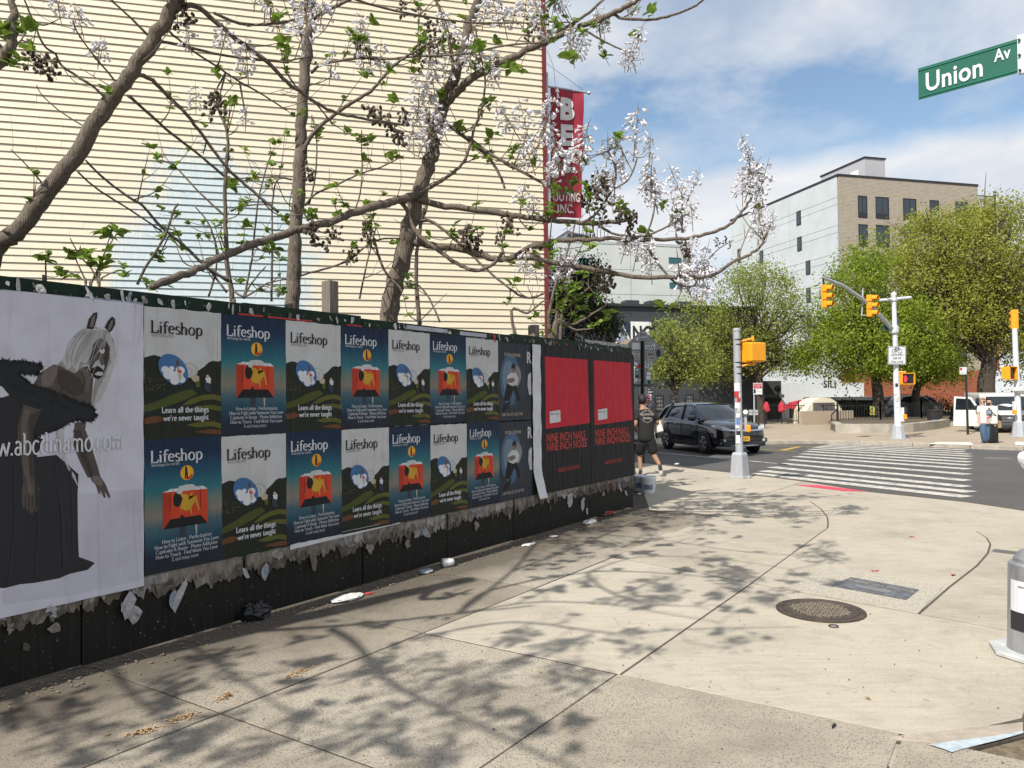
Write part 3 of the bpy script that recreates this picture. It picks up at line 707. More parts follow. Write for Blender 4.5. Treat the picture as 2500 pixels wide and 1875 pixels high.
for px, py, sz, mi in ((120, 1480, .12, 0), (128, 1500, .06, 0), (305, 1478, .14, 0), (320, 1500, .12, 0), (430, 1455, .13, 0), (415, 1460, .10, 4), (20, 1530, .13, 1), (130, 1530, .1, 1), (60, 1575, .07, 3), (640, 1395, .1, 4), (1035, 1300, .12, 4), (990, 1325, .12, 1), (900, 1340, .12, 1), (1390, 1215, .16, 0), (1420, 1225, .14, 0), (1430, 1245, .08, 0), (1510, 1190, .13, 0), (1525, 1205, .08, 0), (1470, 1205, .12, 1), (1340, 1240, .1, 3), (1240, 1260, .1, 1), (1160, 1285, .11, 1), (760, 1370, .12, 2)):
    s, z = FS(px, py); put_scrap(s, z, sz * .62, mi, 0.016, 0.7)
for i in range(105):                                          # tatters on the top band
    s = random.uniform(1.6, SE - .05); z = random.uniform(2.385, 2.425)
    put_scrap(s, z, random.choice([.008, .012, .018, .025, .035]), random.choices(range(6), [5, 3, 1, .4, .7, .35])[0], 0.013, 0.3)
for px, py, sz, mi in ((40, 690, .1, 0), (95, 705, .09, 0), (215, 707, .08, 0), (260, 715, .12, 0), (350, 735, .09, 1), (420, 740, .08, 0), (505, 745, .09, 0), (610, 755, .1, 0), (725, 770, .12, 0), (820, 778, .06, 0), (1380, 822, .14, 5), (1350, 815, .12, 5), (1410, 832, .13, 0), (1300, 815, .1, 1)):
    s, z = FS(px, py); put_scrap(s, min(z, 2.40), min(sz * .42, .04), mi, 0.012, 0.25)
M_REDP = M('red_paper_edge', (0.5, 0.03, 0.035), 0.7, var=0.3, scale=20)
for a, b in ((580, 640), (652, 760), (845, 900), (930, 1100), (1105, 1210)):
    s0, s1 = FS(a, 800)[0], FS(b, 800)[0]; k = MB(); k.box2(HL(s0, 2.366, 0.009), HL(s1, 2.366 + random.uniform(.010, .022), 0.0105)); k.build('red_paper_edge', M_REDP, hoard)
M_LILAC = M('lilac_paper', (0.40, 0.41, 0.47), 0.7, var=0.12, scale=9)
for px0, px1, z0, z1, mm in ((990, 1090, 2.39, 2.43, M_LILAC), (1120, 1185, 2.385, 2.425, M_LILAC), (205, 347, 2.362, 2.385, M('pale_blue_paper', (0.26, 0.35, 0.42), 0.7)), (0, 204, 2.366, 2.378, M_LILAC)):
    s0, s1 = FS(px0, 750)[0], FS(px1, 750)[0]; k = MB(); k.box2(HL(s0, z0, 0.008), HL(s1, z1, 0.0125)); k.build('paper_strip', mm, hoard)

# ------------------------------------------------------------------ posters (flat print pasted on the hoarding)
def _print(nm, build, rough=0.6, wr=0.6):
    def f(nd, lk, b):
        v = pos(nd)
        c = build(nd, lk, v)
        mp = N(nd, 'ShaderNodeMapping', ins={'Rotation': (0, 0, -FZ), 'Scale': (1.0, 1.0, 0.12)}); lk.new(v, mp.inputs[0])
        w1 = noise(nd, lk, mp.outputs[0], 4.2, 2, 0.5, 0.9); w2 = noise(nd, lk, v, 5, 3, 0.55, 0.4)
        r1_ = ramp(nd, lk, w1, [(0.44, 0.0), (0.5, 1.0), (0.56, 0.0)])
        h = mixc(nd, lk, 0.5, r1_, w2)
        dirt = ramp(nd, lk, w2, [(0.25, (0.86, 0.85, 0.83)), (0.6, (1, 1, 1))])
        if isinstance(c, tuple): c = mixc(nd, lk, 1.0, dirt, c, 'MULTIPLY')
        else: c = mixc(nd, lk, 1.0, c, dirt, 'MULTIPLY')
        lk.new(c, b.inputs['Base Color']); b.inputs['Roughness'].default_value = rough; b.inputs['Specular IOR Level'].default_value = 0.22
        bump(nd, lk, b, h, wr, 0.02)
    return node_mat(nm, f)
def flat_print(nm, col, rough=0.6): return _print(nm, lambda nd, lk, v: tuple(min(.9, c * 1.02) for c in col), rough)
def z_print(nm, stops):                                       # colours printed in bands, by height within the sheet
    def f(nd, lk, v):
        tc_ = nd.new('ShaderNodeTexCoord'); sx = nd.new('ShaderNodeSeparateXYZ'); lk.new(tc_.outputs['Object'], sx.inputs[0])
        n_ = noise(nd, lk, v, 4, 3, 0.5); ad = N(nd, 'ShaderNodeMath', operation='MULTIPLY_ADD'); lk.new(n_, ad.inputs[0]); ad.inputs[1].default_value = 0.04; lk.new(sx.outputs['Z'], ad.inputs[2])
        mr = N(nd, 'ShaderNodeMapRange', ins={'From Min': -0.92 + 0.02, 'From Max': 0.02}); lk.new(ad.outputs[0], mr.inputs[0])
        return ramp(nd, lk, mr.outputs[0], stops)
    return _print(nm, f)
I_WHITE = flat_print('print_white', (0.62, 0.63, 0.66)); I_PALE = flat_print('print_pale', (0.50, 0.50, 0.50)); I_LAV = flat_print('print_lavender', (0.56, 0.55, 0.63))
I_BLACK = flat_print('print_black', (0.012, 0.012, 0.014)); I_GOWN = flat_print('print_gown', (0.026, 0.026, 0.03)); I_NAVY = flat_print('print_navy', (0.012, 0.028, 0.06))
I_RED = flat_print('print_red', (0.55, 0.055, 0.02)); I_REDD = flat_print('print_red_dark', (0.42, 0.035, 0.015)); I_YEL = flat_print('print_ochre', (0.52, 0.30, 0.03)); I_ORG = flat_print('print_orange', (0.72, 0.36, 0.03))
I_CRIM = flat_print('print_crimson', (0.50, 0.016, 0.032)); I_TXRED = flat_print('print_text_red', (0.55, 0.06, 0.045)); I_HILL = flat_print('print_hill', (0.016, 0.02, 0.013))
I_GREEN = flat_print('print_green', (0.06, 0.075, 0.015)); I_OLIVE = flat_print('print_olive', (0.10, 0.10, 0.02)); I_RUST = flat_print('print_rust', (0.13, 0.05, 0.02)); I_SKY = flat_print('print_sky_blue', (0.05, 0.14, 0.30))
I_GREY = flat_print('print_grey', (0.22, 0.22, 0.23)); I_SKIN = flat_print('print_skin', (0.085, 0.07, 0.062)); I_SKIN2 = flat_print('print_skin_light', (0.16, 0.13, 0.115)); I_HAIR = flat_print('print_hair', (0.44, 0.43, 0.43)); I_HAIR2 = flat_print('print_hair_shade', (0.27, 0.26, 0.26)); I_FUR = flat_print('print_fur', (0.018, 0.02, 0.023))
I_TAN = flat_print('print_tan', (0.45, 0.37, 0.28)); I_BLU = flat_print('print_blue_glow', (0.06, 0.12, 0.20)); I_BLU2 = flat_print('print_blue_light', (0.14, 0.2, 0.26)); I_DKB = flat_print('print_slate', (0.035, 0.045, 0.06))
I_GRAD = z_print('print_dusk_sky', [(0.0, (0.016, 0.02, 0.03)), (0.12, (0.013, 0.025, 0.045)), (0.24, (0.02, 0.075, 0.11)), (0.33, (0.06, 0.12, 0.15)), (0.42, (0.22, 0.19, 0.15)), (0.52, (0.13, 0.18, 0.16)), (0.60, (0.03, 0.16, 0.19)), (0.75, (0.014, 0.07, 0.12)), (0.88, (0.010, 0.026, 0.062)), (1.0, (0.011, 0.022, 0.05))])

class Sheet:                                                   # layers of print on one sheet; u to the right, v down, both 0..1
    def __init__(s, w, h): s.w, s.h, s.L = w, h, {}; s.n = 0
    def pt(s, u, v, lay): return (u * s.w, -0.0026 - 0.0001 * lay, -v * s.h)
    def lay(s, mat): s.n += 1; k = MB(); s.L.setdefault(mat.name, []).append((k, mat)); return k, s.n
    def poly(s, mat, pts, key=None):
        k, n = s.lay(mat); k.poly([s.pt(u, v, n) for u, v in pts]); return s
    def disc(s, mat, u, v, ru, rv, rot=0, n=22):
        a = [(math.cos(t) * ru, math.sin(t) * rv) for t in [2 * math.pi * i / n for i in range(n)]]; c_, s_ = math.cos(R_(rot)), math.sin(R_(rot))
        return s.poly(mat, [(u + (x * c_ - y * s_) / s.w, v + (x * s_ + y * c_) / s.h) for x, y in a])
    def text(s, mat, vf, u, v):
        k, n = s.lay(mat); vs, fs = vf; k.add([(u * s.w + x, -0.0026 - 0.0001 * n, -v * s.h + y) for x, y in vs], fs); return s
    def meshes(s):
        out = []
        for nm, ks in s.L.items():
            m = MB()
            for k, mat in ks: m.add(k.v, k.f)
            out.append(m.mesh(nm, ks[0][1]))
        return out
    def paper(s, mat, curl=0.0):
        k = MB(); nx, ny = 10, 14
        for j in range(ny + 1):
            for i in range(nx + 1):
                u, v = i / nx, j / ny
                e = 0.0
                k.v.append((u * s.w + (random.uniform(-.003, .003) if i in (0, nx) else 0), -0.0024 - e, -v * s.h + (random.uniform(-.004, .004) if j in (0, ny) else 0)))
        for j in range(ny):
            for i in range(nx):
                a = j * (nx + 1) + i; k.f.append((a, a + nx + 1, a + nx + 2, a + 1))
        return k.mesh('paper', mat)
def place_sheet(name, label, s, ztop, paper_me, print_mes, group, out=0.010, tilt=0.0, names=None):
    t = thing(name, label, 'poster', FW(s, ztop, out + .007), FZ, group); t.rotation_euler = (0, tilt, FZ)
    link('paper', paper_me, t)
    for m in print_mes: tag(link(m.name.split('.')[0], m, t), kind='stuff')
    return t

# pale hill poster
A = Sheet(PW, 0.925)
A.poly(I_HILL, [(0, .385), (.06, .372), (.12, .362), (.19, .372), (.26, .42), (.33, .46), (.42, .515), (.55, .505), (.62, .49), (.70, .465), (.76, .44), (.82, .405), (.88, .39), (.95, .395), (1, .385), (1, 1), (0, 1)])
A.poly(I_GREEN, [(0, .74), (.16, .71), (.33, .665), (.46, .635), (.6, .62), (.66, .655), (.52, .70), (.3, .745), (.12, .775), (0, .79)])
A.poly(I_OLIVE, [(.46, .745), (.58, .695), (.74, .665), (.88, .66), (1, .675), (1, .72), (.88, .70), (.72, .71), (.58, .74)])
A.poly(I_OLIVE, [(.5, .79), (.66, .755), (.84, .745), (1, .76), (1, .80), (.84, .78), (.66, .79)])
A.poly(I_RUST, [(0, .835), (.14, .82), (.3, .845), (.16, .87), (0, .88)]); A.poly(I_OLIVE, [(.52, .90), (.7, .875), (.9, .88), (1, .90), (1, .94), (.86, .915), (.66, .92)]); A.poly(I_RUST, [(.62, .955), (.84, .94), (1, .95), (1, .985), (.8, .975)])
for i in range(26): A.disc(I_OLIVE, .02 + random.random() * .24, .53 + random.random() * .1, .006, .003)
for i in range(4): A.disc(I_PALE if i % 2 else flat_print('print_pale_shade', (0.40, 0.40, 0.40)), .57 - .012 * i, .47 + .004 * i, .062 - .013 * i, .055 - .011 * i, 20)
A.disc(I_SKY, .355, .468, .128, .094, 40)
for u, v, r in ((.30, .505, .045), (.40, .525, .05), (.44, .475, .036), (.25, .47, .03), (.37, .555, .035), (.46, .545, .028), (.33, .46, .02)): A.disc(I_WHITE, u, v, r, r * .8)
A.poly(I_RUST, [(.385, .40), (.415, .395), (.43, .435), (.40, .445)]); A.poly(I_TAN, [(.40, .445), (.43, .445), (.46, .53), (.43, .56), (.41, .50)]); A.poly(I_RED, [(.40, .468), (.455, .474), (.46, .495), (.41, .49)])
A.poly(I_TAN, [(.57, .52), (.64, .505), (.69, .52), (.685, .56), (.64, .57), (.60, .55)]); A.poly(I_OLIVE, [(.63, .56), (.69, .555), (.70, .60), (.65, .605)])
A.poly(I_WHITE, [(.77, .53), (.82, .515), (.85, .535), (.84, .575), (.79, .57)]); A.poly(I_DKB, [(.75, .56), (.83, .57), (.845, .64), (.80, .64), (.76, .62)]); A.disc(I_TAN, .80, .517, .012, .014)
A.text(I_BLACK, serif_mb('Lifeshop', 0.122, 1.03, .108, .036), .075, .195); A.text(I_GREY, serif_mb('April & May 2026', 0.0285, 0.92), .088, .222)
bl = dict(thick=.15, thin=.065, black=.03)
A.text(I_WHITE, serif_mb('Learn all the things', 0.058, 0.82, align='CENTER', **bl), .51, .80); A.text(I_WHITE, serif_mb("we're never taught", 0.058, 0.82, align='CENTER', **bl), .52, .862)
A_paper, A_prints = A.paper(I_PALE), A.meshes()
# dusk poster with red box
B = Sheet(PW, 0.925)
B.disc(I_ORG, .53, .272, .053, .053); B.disc(I_RED, .545, .292, .034, .030); B.disc(I_ORG, .525, .262, .044, .042); B.poly(I_BLACK, [(.505, .225), (.53, .222), (.535, .26), (.545, .32), (.53, .325), (.52, .29), (.512, .32), (.50, .318)])
B.poly(I_DKB, [(.42, .68), (.52, .68), (.50, .80), (.44, .80)]); B.poly(I_TAN, [(.63, .68), (.66, .68), (.655, .76), (.64, .76)])
B.poly(I_RED, [(.22, .405), (.80, .415), (.80, .685), (.22, .685)]); B.poly(I_REDD, [(.22, .405), (.315, .43), (.315, .62), (.22, .685)]); B.poly(I_BLACK, [(.225, .686), (.315, .615), (.705, .615), (.80, .686)]); B.disc(I_BLACK, .46, .61, .014, .014)
for u in (.31, .70): B.poly(I_BLACK, [(u, .41), (u + .008, .41), (u + .008, .56), (u, .56)])
B.poly(I_WHITE, [(.22, .405), (.31, .385), (.74, .388), (.80, .415)])
for i in range(7): B.poly(I_BLACK, [(.25 + i * .077, .403 + .001 * i), (.258 + i * .077, .403 + .001 * i), (.305 + i * .06, .387), (.299 + i * .06, .387)])
B.poly(I_PALE, [(.40, .405), (.42, .372), (.52, .363), (.60, .366), (.645, .385), (.64, .408), (.52, .412)])
B.disc(I_BLACK, .405, .468, .034, .056, 6); B.disc(I_PALE, .43, .412, .024, .018)
B.poly(I_YEL, [(.43, .425), (.50, .435), (.55, .455), (.59, .425), (.60, .44), (.57, .475), (.545, .485), (.62, .452), (.645, .455), (.69, .575), (.672, .578), (.635, .50), (.58, .545), (.59, .60), (.575, .60), (.56, .56), (.50, .565), (.455, .545), (.445, .58), (.44, .52), (.47, .47)])
B.text(I_WHITE, serif_mb('Lifeshop', 0.122, 1.03, .108, .036), .07, .175); B.text(I_WHITE, serif_mb('Workshops for real life', 0.029, 0.85), .082, .204)
for i, ln in enumerate(('How to Listen - Perfectionism', 'How to Fight with Someone You Love', 'Captivate A Room - Phone Addiction', 'How to Touch - Find Work You Love', '& and many more')):
    vf = serif_mb(ln, 0.0375, 0.94 if i < 4 else .84, .085 if i < 4 else .06, .045, 'CENTER'); B.text(I_WHITE, vf, .53 if i < 4 else .5, .79 + .0365 * i)
B_paper, B_prints = B.paper(I_GRAD), B.meshes()
ordn = ['first', 'second', 'third', 'fourth', 'fifth', 'sixth', 'seventh']
pn = {}
for c in range(7):
    for r in range(2):
        pale = (c + r) % 2 == 0
        lb = ('pale poster with green hills, %s from left in the %s row of small posters' if pale else 'blue poster with red box, %s from left in the %s row of small posters') % (ordn[c], ('upper', 'lower')[r])
        place_sheet('poster', lb, S0 + PW * c + random.uniform(-.003, .003), (2.365 if r == 0 else 1.437) + random.uniform(-.006, .006), A_paper if pale else B_paper, A_prints if pale else B_prints, 'small posters in two rows', out=0.010 + 0.0012 * ((c + r) % 2), tilt=random.uniform(-.004, .004))
# two blue portrait posters and the white strip beside them
Cc = Sheet(PW * 1.14, 0.925)
Cc.disc(I_DKB, .42, .46, .28, .34); Cc.disc(I_BLU, .36, .47, .22, .30); Cc.disc(I_BLU2, .30, .44, .13, .20); Cc.disc(I_GREY, .50, .42, .13, .13)
Cc.poly(I_DKB, [(.50, .62), (.62, .52), (.70, .42), (.76, .40), (.80, .46), (.76, .60), (.62, .74), (.46, .84)]); Cc.poly(I_BLACK, [(.08, .84), (.22, .76), (.36, .74), (.26, .84), (.12, .88)])
Cc.poly(I_BLACK, [(.24, .50), (.50, .50), (.64, .72), (.58, .76), (.44, .60), (.30, .74), (.14, .73)]); Cc.poly(I_PALE, [(.26, .42), (.36, .38), (.52, .38), (.60, .45), (.56, .53), (.40, .55), (.27, .52), (.24, .46)]); Cc.poly(I_SKIN2, [(.25, .46), (.44, .44), (.50, .48), (.36, .51), (.26, .50)])
Cc.disc(I_SKIN2, .44, .325, .034, .045); Cc.poly(I_BLACK, [(.38, .30), (.41, .265), (.47, .262), (.51, .30), (.50, .35), (.47, .32), (.40, .32), (.385, .34)])
Cc.text(I_TAN, text_mb('IF YOU LOVE ME', 0.052, 0.86, 0.012, 'CENTER'), .42, .17); Cc.text(I_TAN, text_mb('CAN YOU LET GO OF ME?', 0.047, 0.80, 0.012, 'CENTER'), .40, .925); Cc.text(I_PALE, text_mb('R', 0.19, 0.85, 0.03, 'CENTER'), .93, .24); Cc.poly(I_PALE, [(.9, .40), (1, .36), (1, .66), (.93, .66), (.88, .54)])
for k_ in range(6): Cc.poly(I_GREY, [(.91, .46 + .03 * k_), (1, .45 + .03 * k_), (1, .456 + .03 * k_), (.91, .466 + .03 * k_)])
C_paper, C_prints = Cc.paper(flat_print('print_midnight', (0.03, 0.036, 0.048))), Cc.meshes()
sC = S0 + PW * 7
for r in range(2):
    place_sheet('poster', 'slate blue poster of a crouching figure, %s of the pair beside the white strip' % ('upper', 'lower')[r], sC + .006, (2.35, 1.437)[r], C_paper, C_prints, 'blue portrait posters', out=0.0095)
k = MB(); s0, s1 = FS(1296, 1000)[0], FS(1316, 1000)[0]
NZ = 22
for i in range(NZ + 1):
    z = 2.36 - 1.90 * i / NZ; cur = 0.004 + 0.06 * max(0, i / NZ - .86) / .14 * (1 if i > NZ - 4 else 0) + .004 * math.sin(i * 1.7); sh = .05 * max(0, i / NZ - .8) / .2
    k.v += [(0 + sh, -cur, z), (s1 - s0 + sh, -cur - .003 * math.cos(i), z)]
for i in range(NZ): k.f.append((2 * i, 2 * i + 2, 2 * i + 3, 2 * i + 1))
st = k.build('paper_strip', I_WHITE); st.location = FW(s0, 0, 0.027); st.rotation_euler = (0, 0, FZ)
tag(st, 'narrow bare white paper strip hanging between the blue and the red posters', 'paper strip')
# two big red posters
sN = [FS(1318, 1000)[0], FS(1438.5, 1000)[0], SE + .01]
for i in range(2):
    w = sN[i + 1] - sN[i] - .004; D = Sheet(w, 1.86)
    D.poly(I_CRIM, [(.07 + .02 * t, .105 + .515 * t) if False else (.075, .075), (.945, .075), (.955, .30), (.985, .545), (.08, .565), (.082, .30)])
    D.poly(I_WHITE, [(.155, .45), (.36, .44), (.365, .522), (.16, .53)]); D.text(I_BLACK, text_mb('NINE INCH NAILS', 0.027, 1.0, 0.02), .165, .472)
    for j, ln in enumerate('NOIZE'): D.text(I_BLACK, text_mb(ln, 0.024), .29, .482 + .0095 * j)
    for j, ln in enumerate(('NINE INCH NAILS', 'NINE INCH NOIZE')): D.text(I_TXRED, text_mb(ln, 0.15, 0.83 * w / 1.27, 0.008), .085, .655 + .062 * j)
    D.text(I_TXRED, text_mb('ALBUM OUT NOW', 0.072, 0.92), .30, .87)
    place_sheet('poster', 'large black poster with crimson square, %s one at the far end of the hoarding' % ('left', 'right')[i], sN[i], 2.36, D.paper(I_BLACK, 0.4 if i else 0.1), D.meshes(), 'large crimson posters', out=0.012 + .002 * i)
k = MB(); ppts = [FW(SE - .01, 2.37, 0.014), FW(SE + .07, 2.33, 0.02), FW(SE + .05, 1.6, 0.02), FW(SE + .04, 0.5, 0.02), FW(SE - .01, .5, 0.014)]
k.prism(ppts, FN * 0.006); cf = k.build('poster_flap', I_BLACK, hoard, world=True)
# old engraved sheets peeping above the big posters
I_ENG = M('engraved_print', (0.30, 0.30, 0.28), 0.7, var=0.5, scale=28)
for a, b in ((1428, 1482), (1483, 1532)):
    s0, s1 = FS(a, 850)[0], FS(b, 850)[0]; k = MB(); k.box2(HL(s0, 2.30, 0.006), HL(s1, 2.50, 0.0105)); e = k.build('engraved_sheet', I_ENG, hoard)
    for rad, mm in ((.26, I_DKB), (.235, I_BLU2)):
        d_ = MB(); d_.poly([HL((s0 + s1) / 2 + rad * math.cos(t), 2.31 + .62 * rad * math.sin(t), 0.0112 if mm is I_DKB else 0.0118) for t in [math.pi * i / 14 for i in range(15)]]); d_.build('engraving', mm, e)
# the big sheet at the left: a horse-eared figure in a black gown
s_l = S0 - 1.245
Wb, Hb = 1.24, 1.93
E_ = Sheet(Wb, Hb)
def T(mat, pts, org):
    uv = []
    for zx, zy in pts:
        s, z = FS(org[0] + zx * .31646, org[1] + zy * .31646); uv.append(((s - s_l) / Wb, (2.372 - z) / Hb))
    return E_.poly(mat, uv)
o1, o2 = (0, 640), (0, 1050)
I_FLOOR = flat_print('print_floor_grey', (0.49, 0.48, 0.56))
T(I_FLOOR, [(585, 490), (1085, 452), (1078, 1150), (600, 1260), (0, 1345), (0, 1240), (585, 975)], o2)
T(I_GOWN, [(-400, 1000), (0, 1045), (90, 1015), (180, 1090), (330, 1120), (480, 1280), (330, 1330), (270, 1500), (240, 1650), (-400, 1650)], o1)
T(I_SKIN, [(230, 960), (300, 850), (400, 790), (470, 805), (520, 840), (660, 800), (705, 900), (690, 1060), (690, 1120), (520, 1080), (400, 1020), (300, 990)], o1)
T(I_SKIN2, [(300, 880), (360, 810), (430, 800), (420, 870), (380, 960), (310, 960)], o1)
T(I_FUR, [(-300, 730), (0, 755), (180, 765), (310, 795), (270, 870), (130, 860), (200, 930), (420, 1010), (600, 1080), (700, 1120), (725, 1180), (690, 1230), (560, 1220), (380, 1300), (250, 1350), (180, 1280), (160, 1150), (0, 960), (-300, 900)], o1)
T(I_SKIN, [(165, 1100), (300, 1140), (240, 1300), (230, 1480), (245, 1660), (150, 1660), (118, 1400), (125, 1260)], o1)
T(I_SKIN, [(560, 1240), (650, 1230), (640, 1300), (660, 1400), (700, 1540), (750, 1660), (660, 1660), (600, 1540), (545, 1400)], o1)
T(I_GOWN, [(-400, 200), (0, 180), (240, 210), (420, 190), (500, 260), (590, 340), (582, 500), (585, 800), (592, 975), (690, 1010), (716, 1022), (660, 1075), (520, 1105), (440, 1140), (250, 1175), (140, 1185), (20, 1215), (-400, 1200)], o2)
T(I_SKIN, [(150, 0), (235, 0), (240, 220), (255, 370), (285, 450), (288, 540), (272, 625), (255, 630), (250, 600), (235, 640), (212, 632), (205, 600), (195, 625), (178, 590), (160, 600), (150, 500), (165, 390), (148, 240)], o2)
T(I_SKIN, [(545, 0), (645, 0), (690, 130), (740, 290), (760, 360), (800, 420), (835, 510), (825, 528), (790, 470), (800, 520), (785, 520), (755, 460), (760, 500), (742, 480), (720, 420), (690, 390), (660, 300), (600, 190)], o2)
T(I_SKIN2, [(690, 360), (745, 350), (775, 400), (770, 430), (730, 420), (700, 395)], o2)
T(I_HAIR2, [(450, 770), (520, 690), (560, 580), (620, 520), (720, 500), (820, 540), (860, 600), (875, 720), (860, 820), (780, 900), (740, 1010), (690, 1120), (700, 1000), (720, 900), (690, 800), (640, 790), (560, 860), (500, 830), (430, 790)], o1)
T(I_HAIR, [(455, 765), (540, 620), (590, 540), (680, 505), (760, 515), (840, 570), (870, 680), (868, 780), (850, 830), (820, 640), (760, 585), (710, 620), (690, 700), (650, 780), (600, 770), (580, 850), (545, 800), (500, 830), (480, 790)], o1)
T(I_HAIR, [(820, 800), (862, 760), (850, 860), (800, 980), (760, 1060), (700, 1118), (740, 980), (790, 900)], o1)
T(I_SKIN, [(700, 640), (740, 590), (800, 600), (832, 660), (825, 740), (800, 830), (770, 885), (720, 890), (680, 850), (670, 760), (690, 700)], o1)
T(I_SKIN2, [(715, 625), (760, 595), (800, 625), (790, 660), (740, 665)], o1)
T(I_HAIR, [(720, 770), (750, 745), (790, 800), (775, 870), (740, 885), (700, 850), (690, 810)], o1)
T(I_BLACK, [(690, 820), (740, 800), (780, 830), (785, 850), (740, 845), (700, 870), (680, 850)], o1); T(I_BLACK, [(695, 870), (740, 875), (778, 880), (740, 905), (705, 890)], o1)
T(I_BLACK, [(700, 720), (730, 715), (735, 730), (705, 735)], o1); T(I_BLACK, [(785, 735), (812, 728), (815, 742), (790, 748)], o1)
T(I_WHITE, [(750, 690), (756, 672), (770, 678), (782, 668), (792, 682), (785, 700), (768, 718)], o1)
for ea in ([(650, 515), (668, 440), (705, 395), (735, 388), (732, 430), (715, 490), (700, 520)], [(790, 505), (815, 455), (848, 420), (870, 440), (872, 480), (850, 525), (828, 545)]): T(I_FUR, ea, o1)
T(I_SKIN2, [(672, 500), (690, 430), (718, 402), (715, 450), (698, 505)], o1); T(I_SKIN2, [(812, 520), (838, 455), (856, 445), (850, 490), (830, 530)], o1)
T(I_WHITE, [(262, 1340), (330, 1320), (332, 1375)], o1)
T(I_HAIR, [(420, 1300), (480, 1270), (470, 1400), (500, 1560), (560, 1640), (590, 1740), (500, 1580), (440, 1450)], o1)
fr_ = random.Random(4)
def fringe(mat, line, org, n, ln, w=5):                        # tufts of fur along an edge
    kk, nn = E_.lay(mat)
    for _ in range(n):
        i = fr_.randrange(len(line) - 1); t = fr_.random(); x = line[i][0] + (line[i + 1][0] - line[i][0]) * t; y = line[i][1] + (line[i + 1][1] - line[i][1]) * t; a = fr_.uniform(0, 6.28); dx_, dy_ = math.cos(a), math.sin(a); l = ln * fr_.uniform(.4, 1.1); q = []
        for X, Y in ((x - dy_ * w, y + dx_ * w), (x + dx_ * l, y + dy_ * l), (x + dy_ * w, y - dx_ * w)):
            s, z = FS(org[0] + X * .31646, org[1] + Y * .31646); q.append((s - s_l, -0.0026 - .0001 * nn, z - 2.372))
        kk.add(q, [(0, 1, 2)])
I_FUR2 = flat_print('print_fur_grey', (0.034, 0.036, 0.041)); I_FOLD = flat_print('print_gown_fold', (0.031, 0.031, 0.035)); I_SKIN3 = flat_print('print_skin_glow', (0.115, 0.095, 0.083)); I_SKIN4 = flat_print('print_skin_dark', (0.05, 0.041, 0.037))
fl = [(0, 755), (180, 765), (310, 795), (270, 870), (130, 860), (200, 930), (420, 1010), (600, 1080), (700, 1120), (725, 1180), (690, 1230), (560, 1220), (380, 1300), (250, 1350)]
fringe(I_FUR, fl, o1, 420, 34); fringe(I_FUR2, [(40, 800), (230, 820)], o1, 60, 30, 3); fringe(I_FUR2, [(180, 980), (420, 1080), (640, 1170)], o1, 130, 36, 3); fringe(I_FUR2, [(30, 900), (150, 1000)], o1, 60, 36, 3)
for pts in ([(245, 300), (262, 295), (300, 700), (270, 1100), (250, 1150), (275, 700)], [(400, 230), (418, 235), (470, 600), (500, 1000), (470, 1080), (450, 620)], [(90, 250), (104, 250), (110, 700), (60, 1190), (40, 1195), (95, 700)], [(520, 300), (535, 310), (556, 640), (560, 960), (540, 980), (540, 640)]): T(I_FOLD, pts, o2)
for pts in ([(140, 1250), (170, 1130), (215, 1140), (180, 1300), (178, 1500), (190, 1650), (165, 1650), (145, 1420)],): T(I_SKIN3, pts, o1)
T(I_SKIN4, [(215, 1180), (290, 1150), (240, 1300), (230, 1480), (243, 1655), (222, 1655), (212, 1460), (215, 1300)], o1)
T(I_SKIN3, [(165, 0), (195, 0), (200, 230), (212, 380), (240, 470), (225, 520), (190, 470), (182, 380), (165, 240)], o2); T(I_SKIN4, [(560, 0), (600, 0), (640, 160), (700, 330), (690, 370), (660, 300), (605, 190)], o2)
for x0 in (178, 205, 232, 258): T(I_SKIN4, [(x0, 500), (x0 + 5, 500), (x0 + 2, 600), (x0 - 3, 600)], o2)
T(I_SKIN4, [(440, 830), (520, 850), (600, 900), (640, 1000), (560, 1040), (480, 980), (430, 920)], o1); T(I_SKIN4, [(455, 830), (460, 830), (520, 880), (440, 1035), (432, 1035), (505, 885)], o1); T(I_SKIN3, [(610, 830), (660, 820), (680, 900), (665, 1010), (630, 1000), (640, 910)], o1)
T(I_SKIN4, [(690, 700), (706, 650), (716, 700), (700, 800), (680, 830), (672, 780)], o1); T(I_SKIN4, [(800, 640), (826, 660), (822, 740), (800, 820), (795, 760)], o1); T(I_SKIN3, [(752, 700), (772, 705), (786, 790), (764, 800), (748, 760)], o1)
def hair(a, b, c, wd, mat):
    kk, nn = E_.lay(mat); pts = []
    for i in range(9):
        t = i / 8; x = (1 - t) ** 2 * a[0] + 2 * t * (1 - t) * b[0] + t * t * c[0]; y = (1 - t) ** 2 * a[1] + 2 * t * (1 - t) * b[1] + t * t * c[1]
        s, z = FS(o1[0] + x * .31646, o1[1] + y * .31646); pts.append(((s - s_l), z - 2.372, wd * (1 - .6 * t)))
    for (x0, z0, w0), (x1, z1, w1) in zip(pts[:-1], pts[1:]): kk.quad((x0 - w0, -0.0026 - .0001 * nn, z0), (x0 + w0, -0.0026 - .0001 * nn, z0), (x1 + w1, -0.0026 - .0001 * nn, z1), (x1 - w1, -0.0026 - .0001 * nn, z1))
for i in range(22):
    x0 = random.uniform(600, 820); hair((x0, 530), (x0 - 90 + (x0 - 700) * .8, 640), (480 + (x0 - 600) * .95 + random.uniform(-20, 20), 780 + random.uniform(-30, 200 if x0 > 760 else 60)), .0022, I_HAIR if i % 2 else I_HAIR2)
s, z = FS(-12, 1105); s2_, z2 = FS(295, 1095)
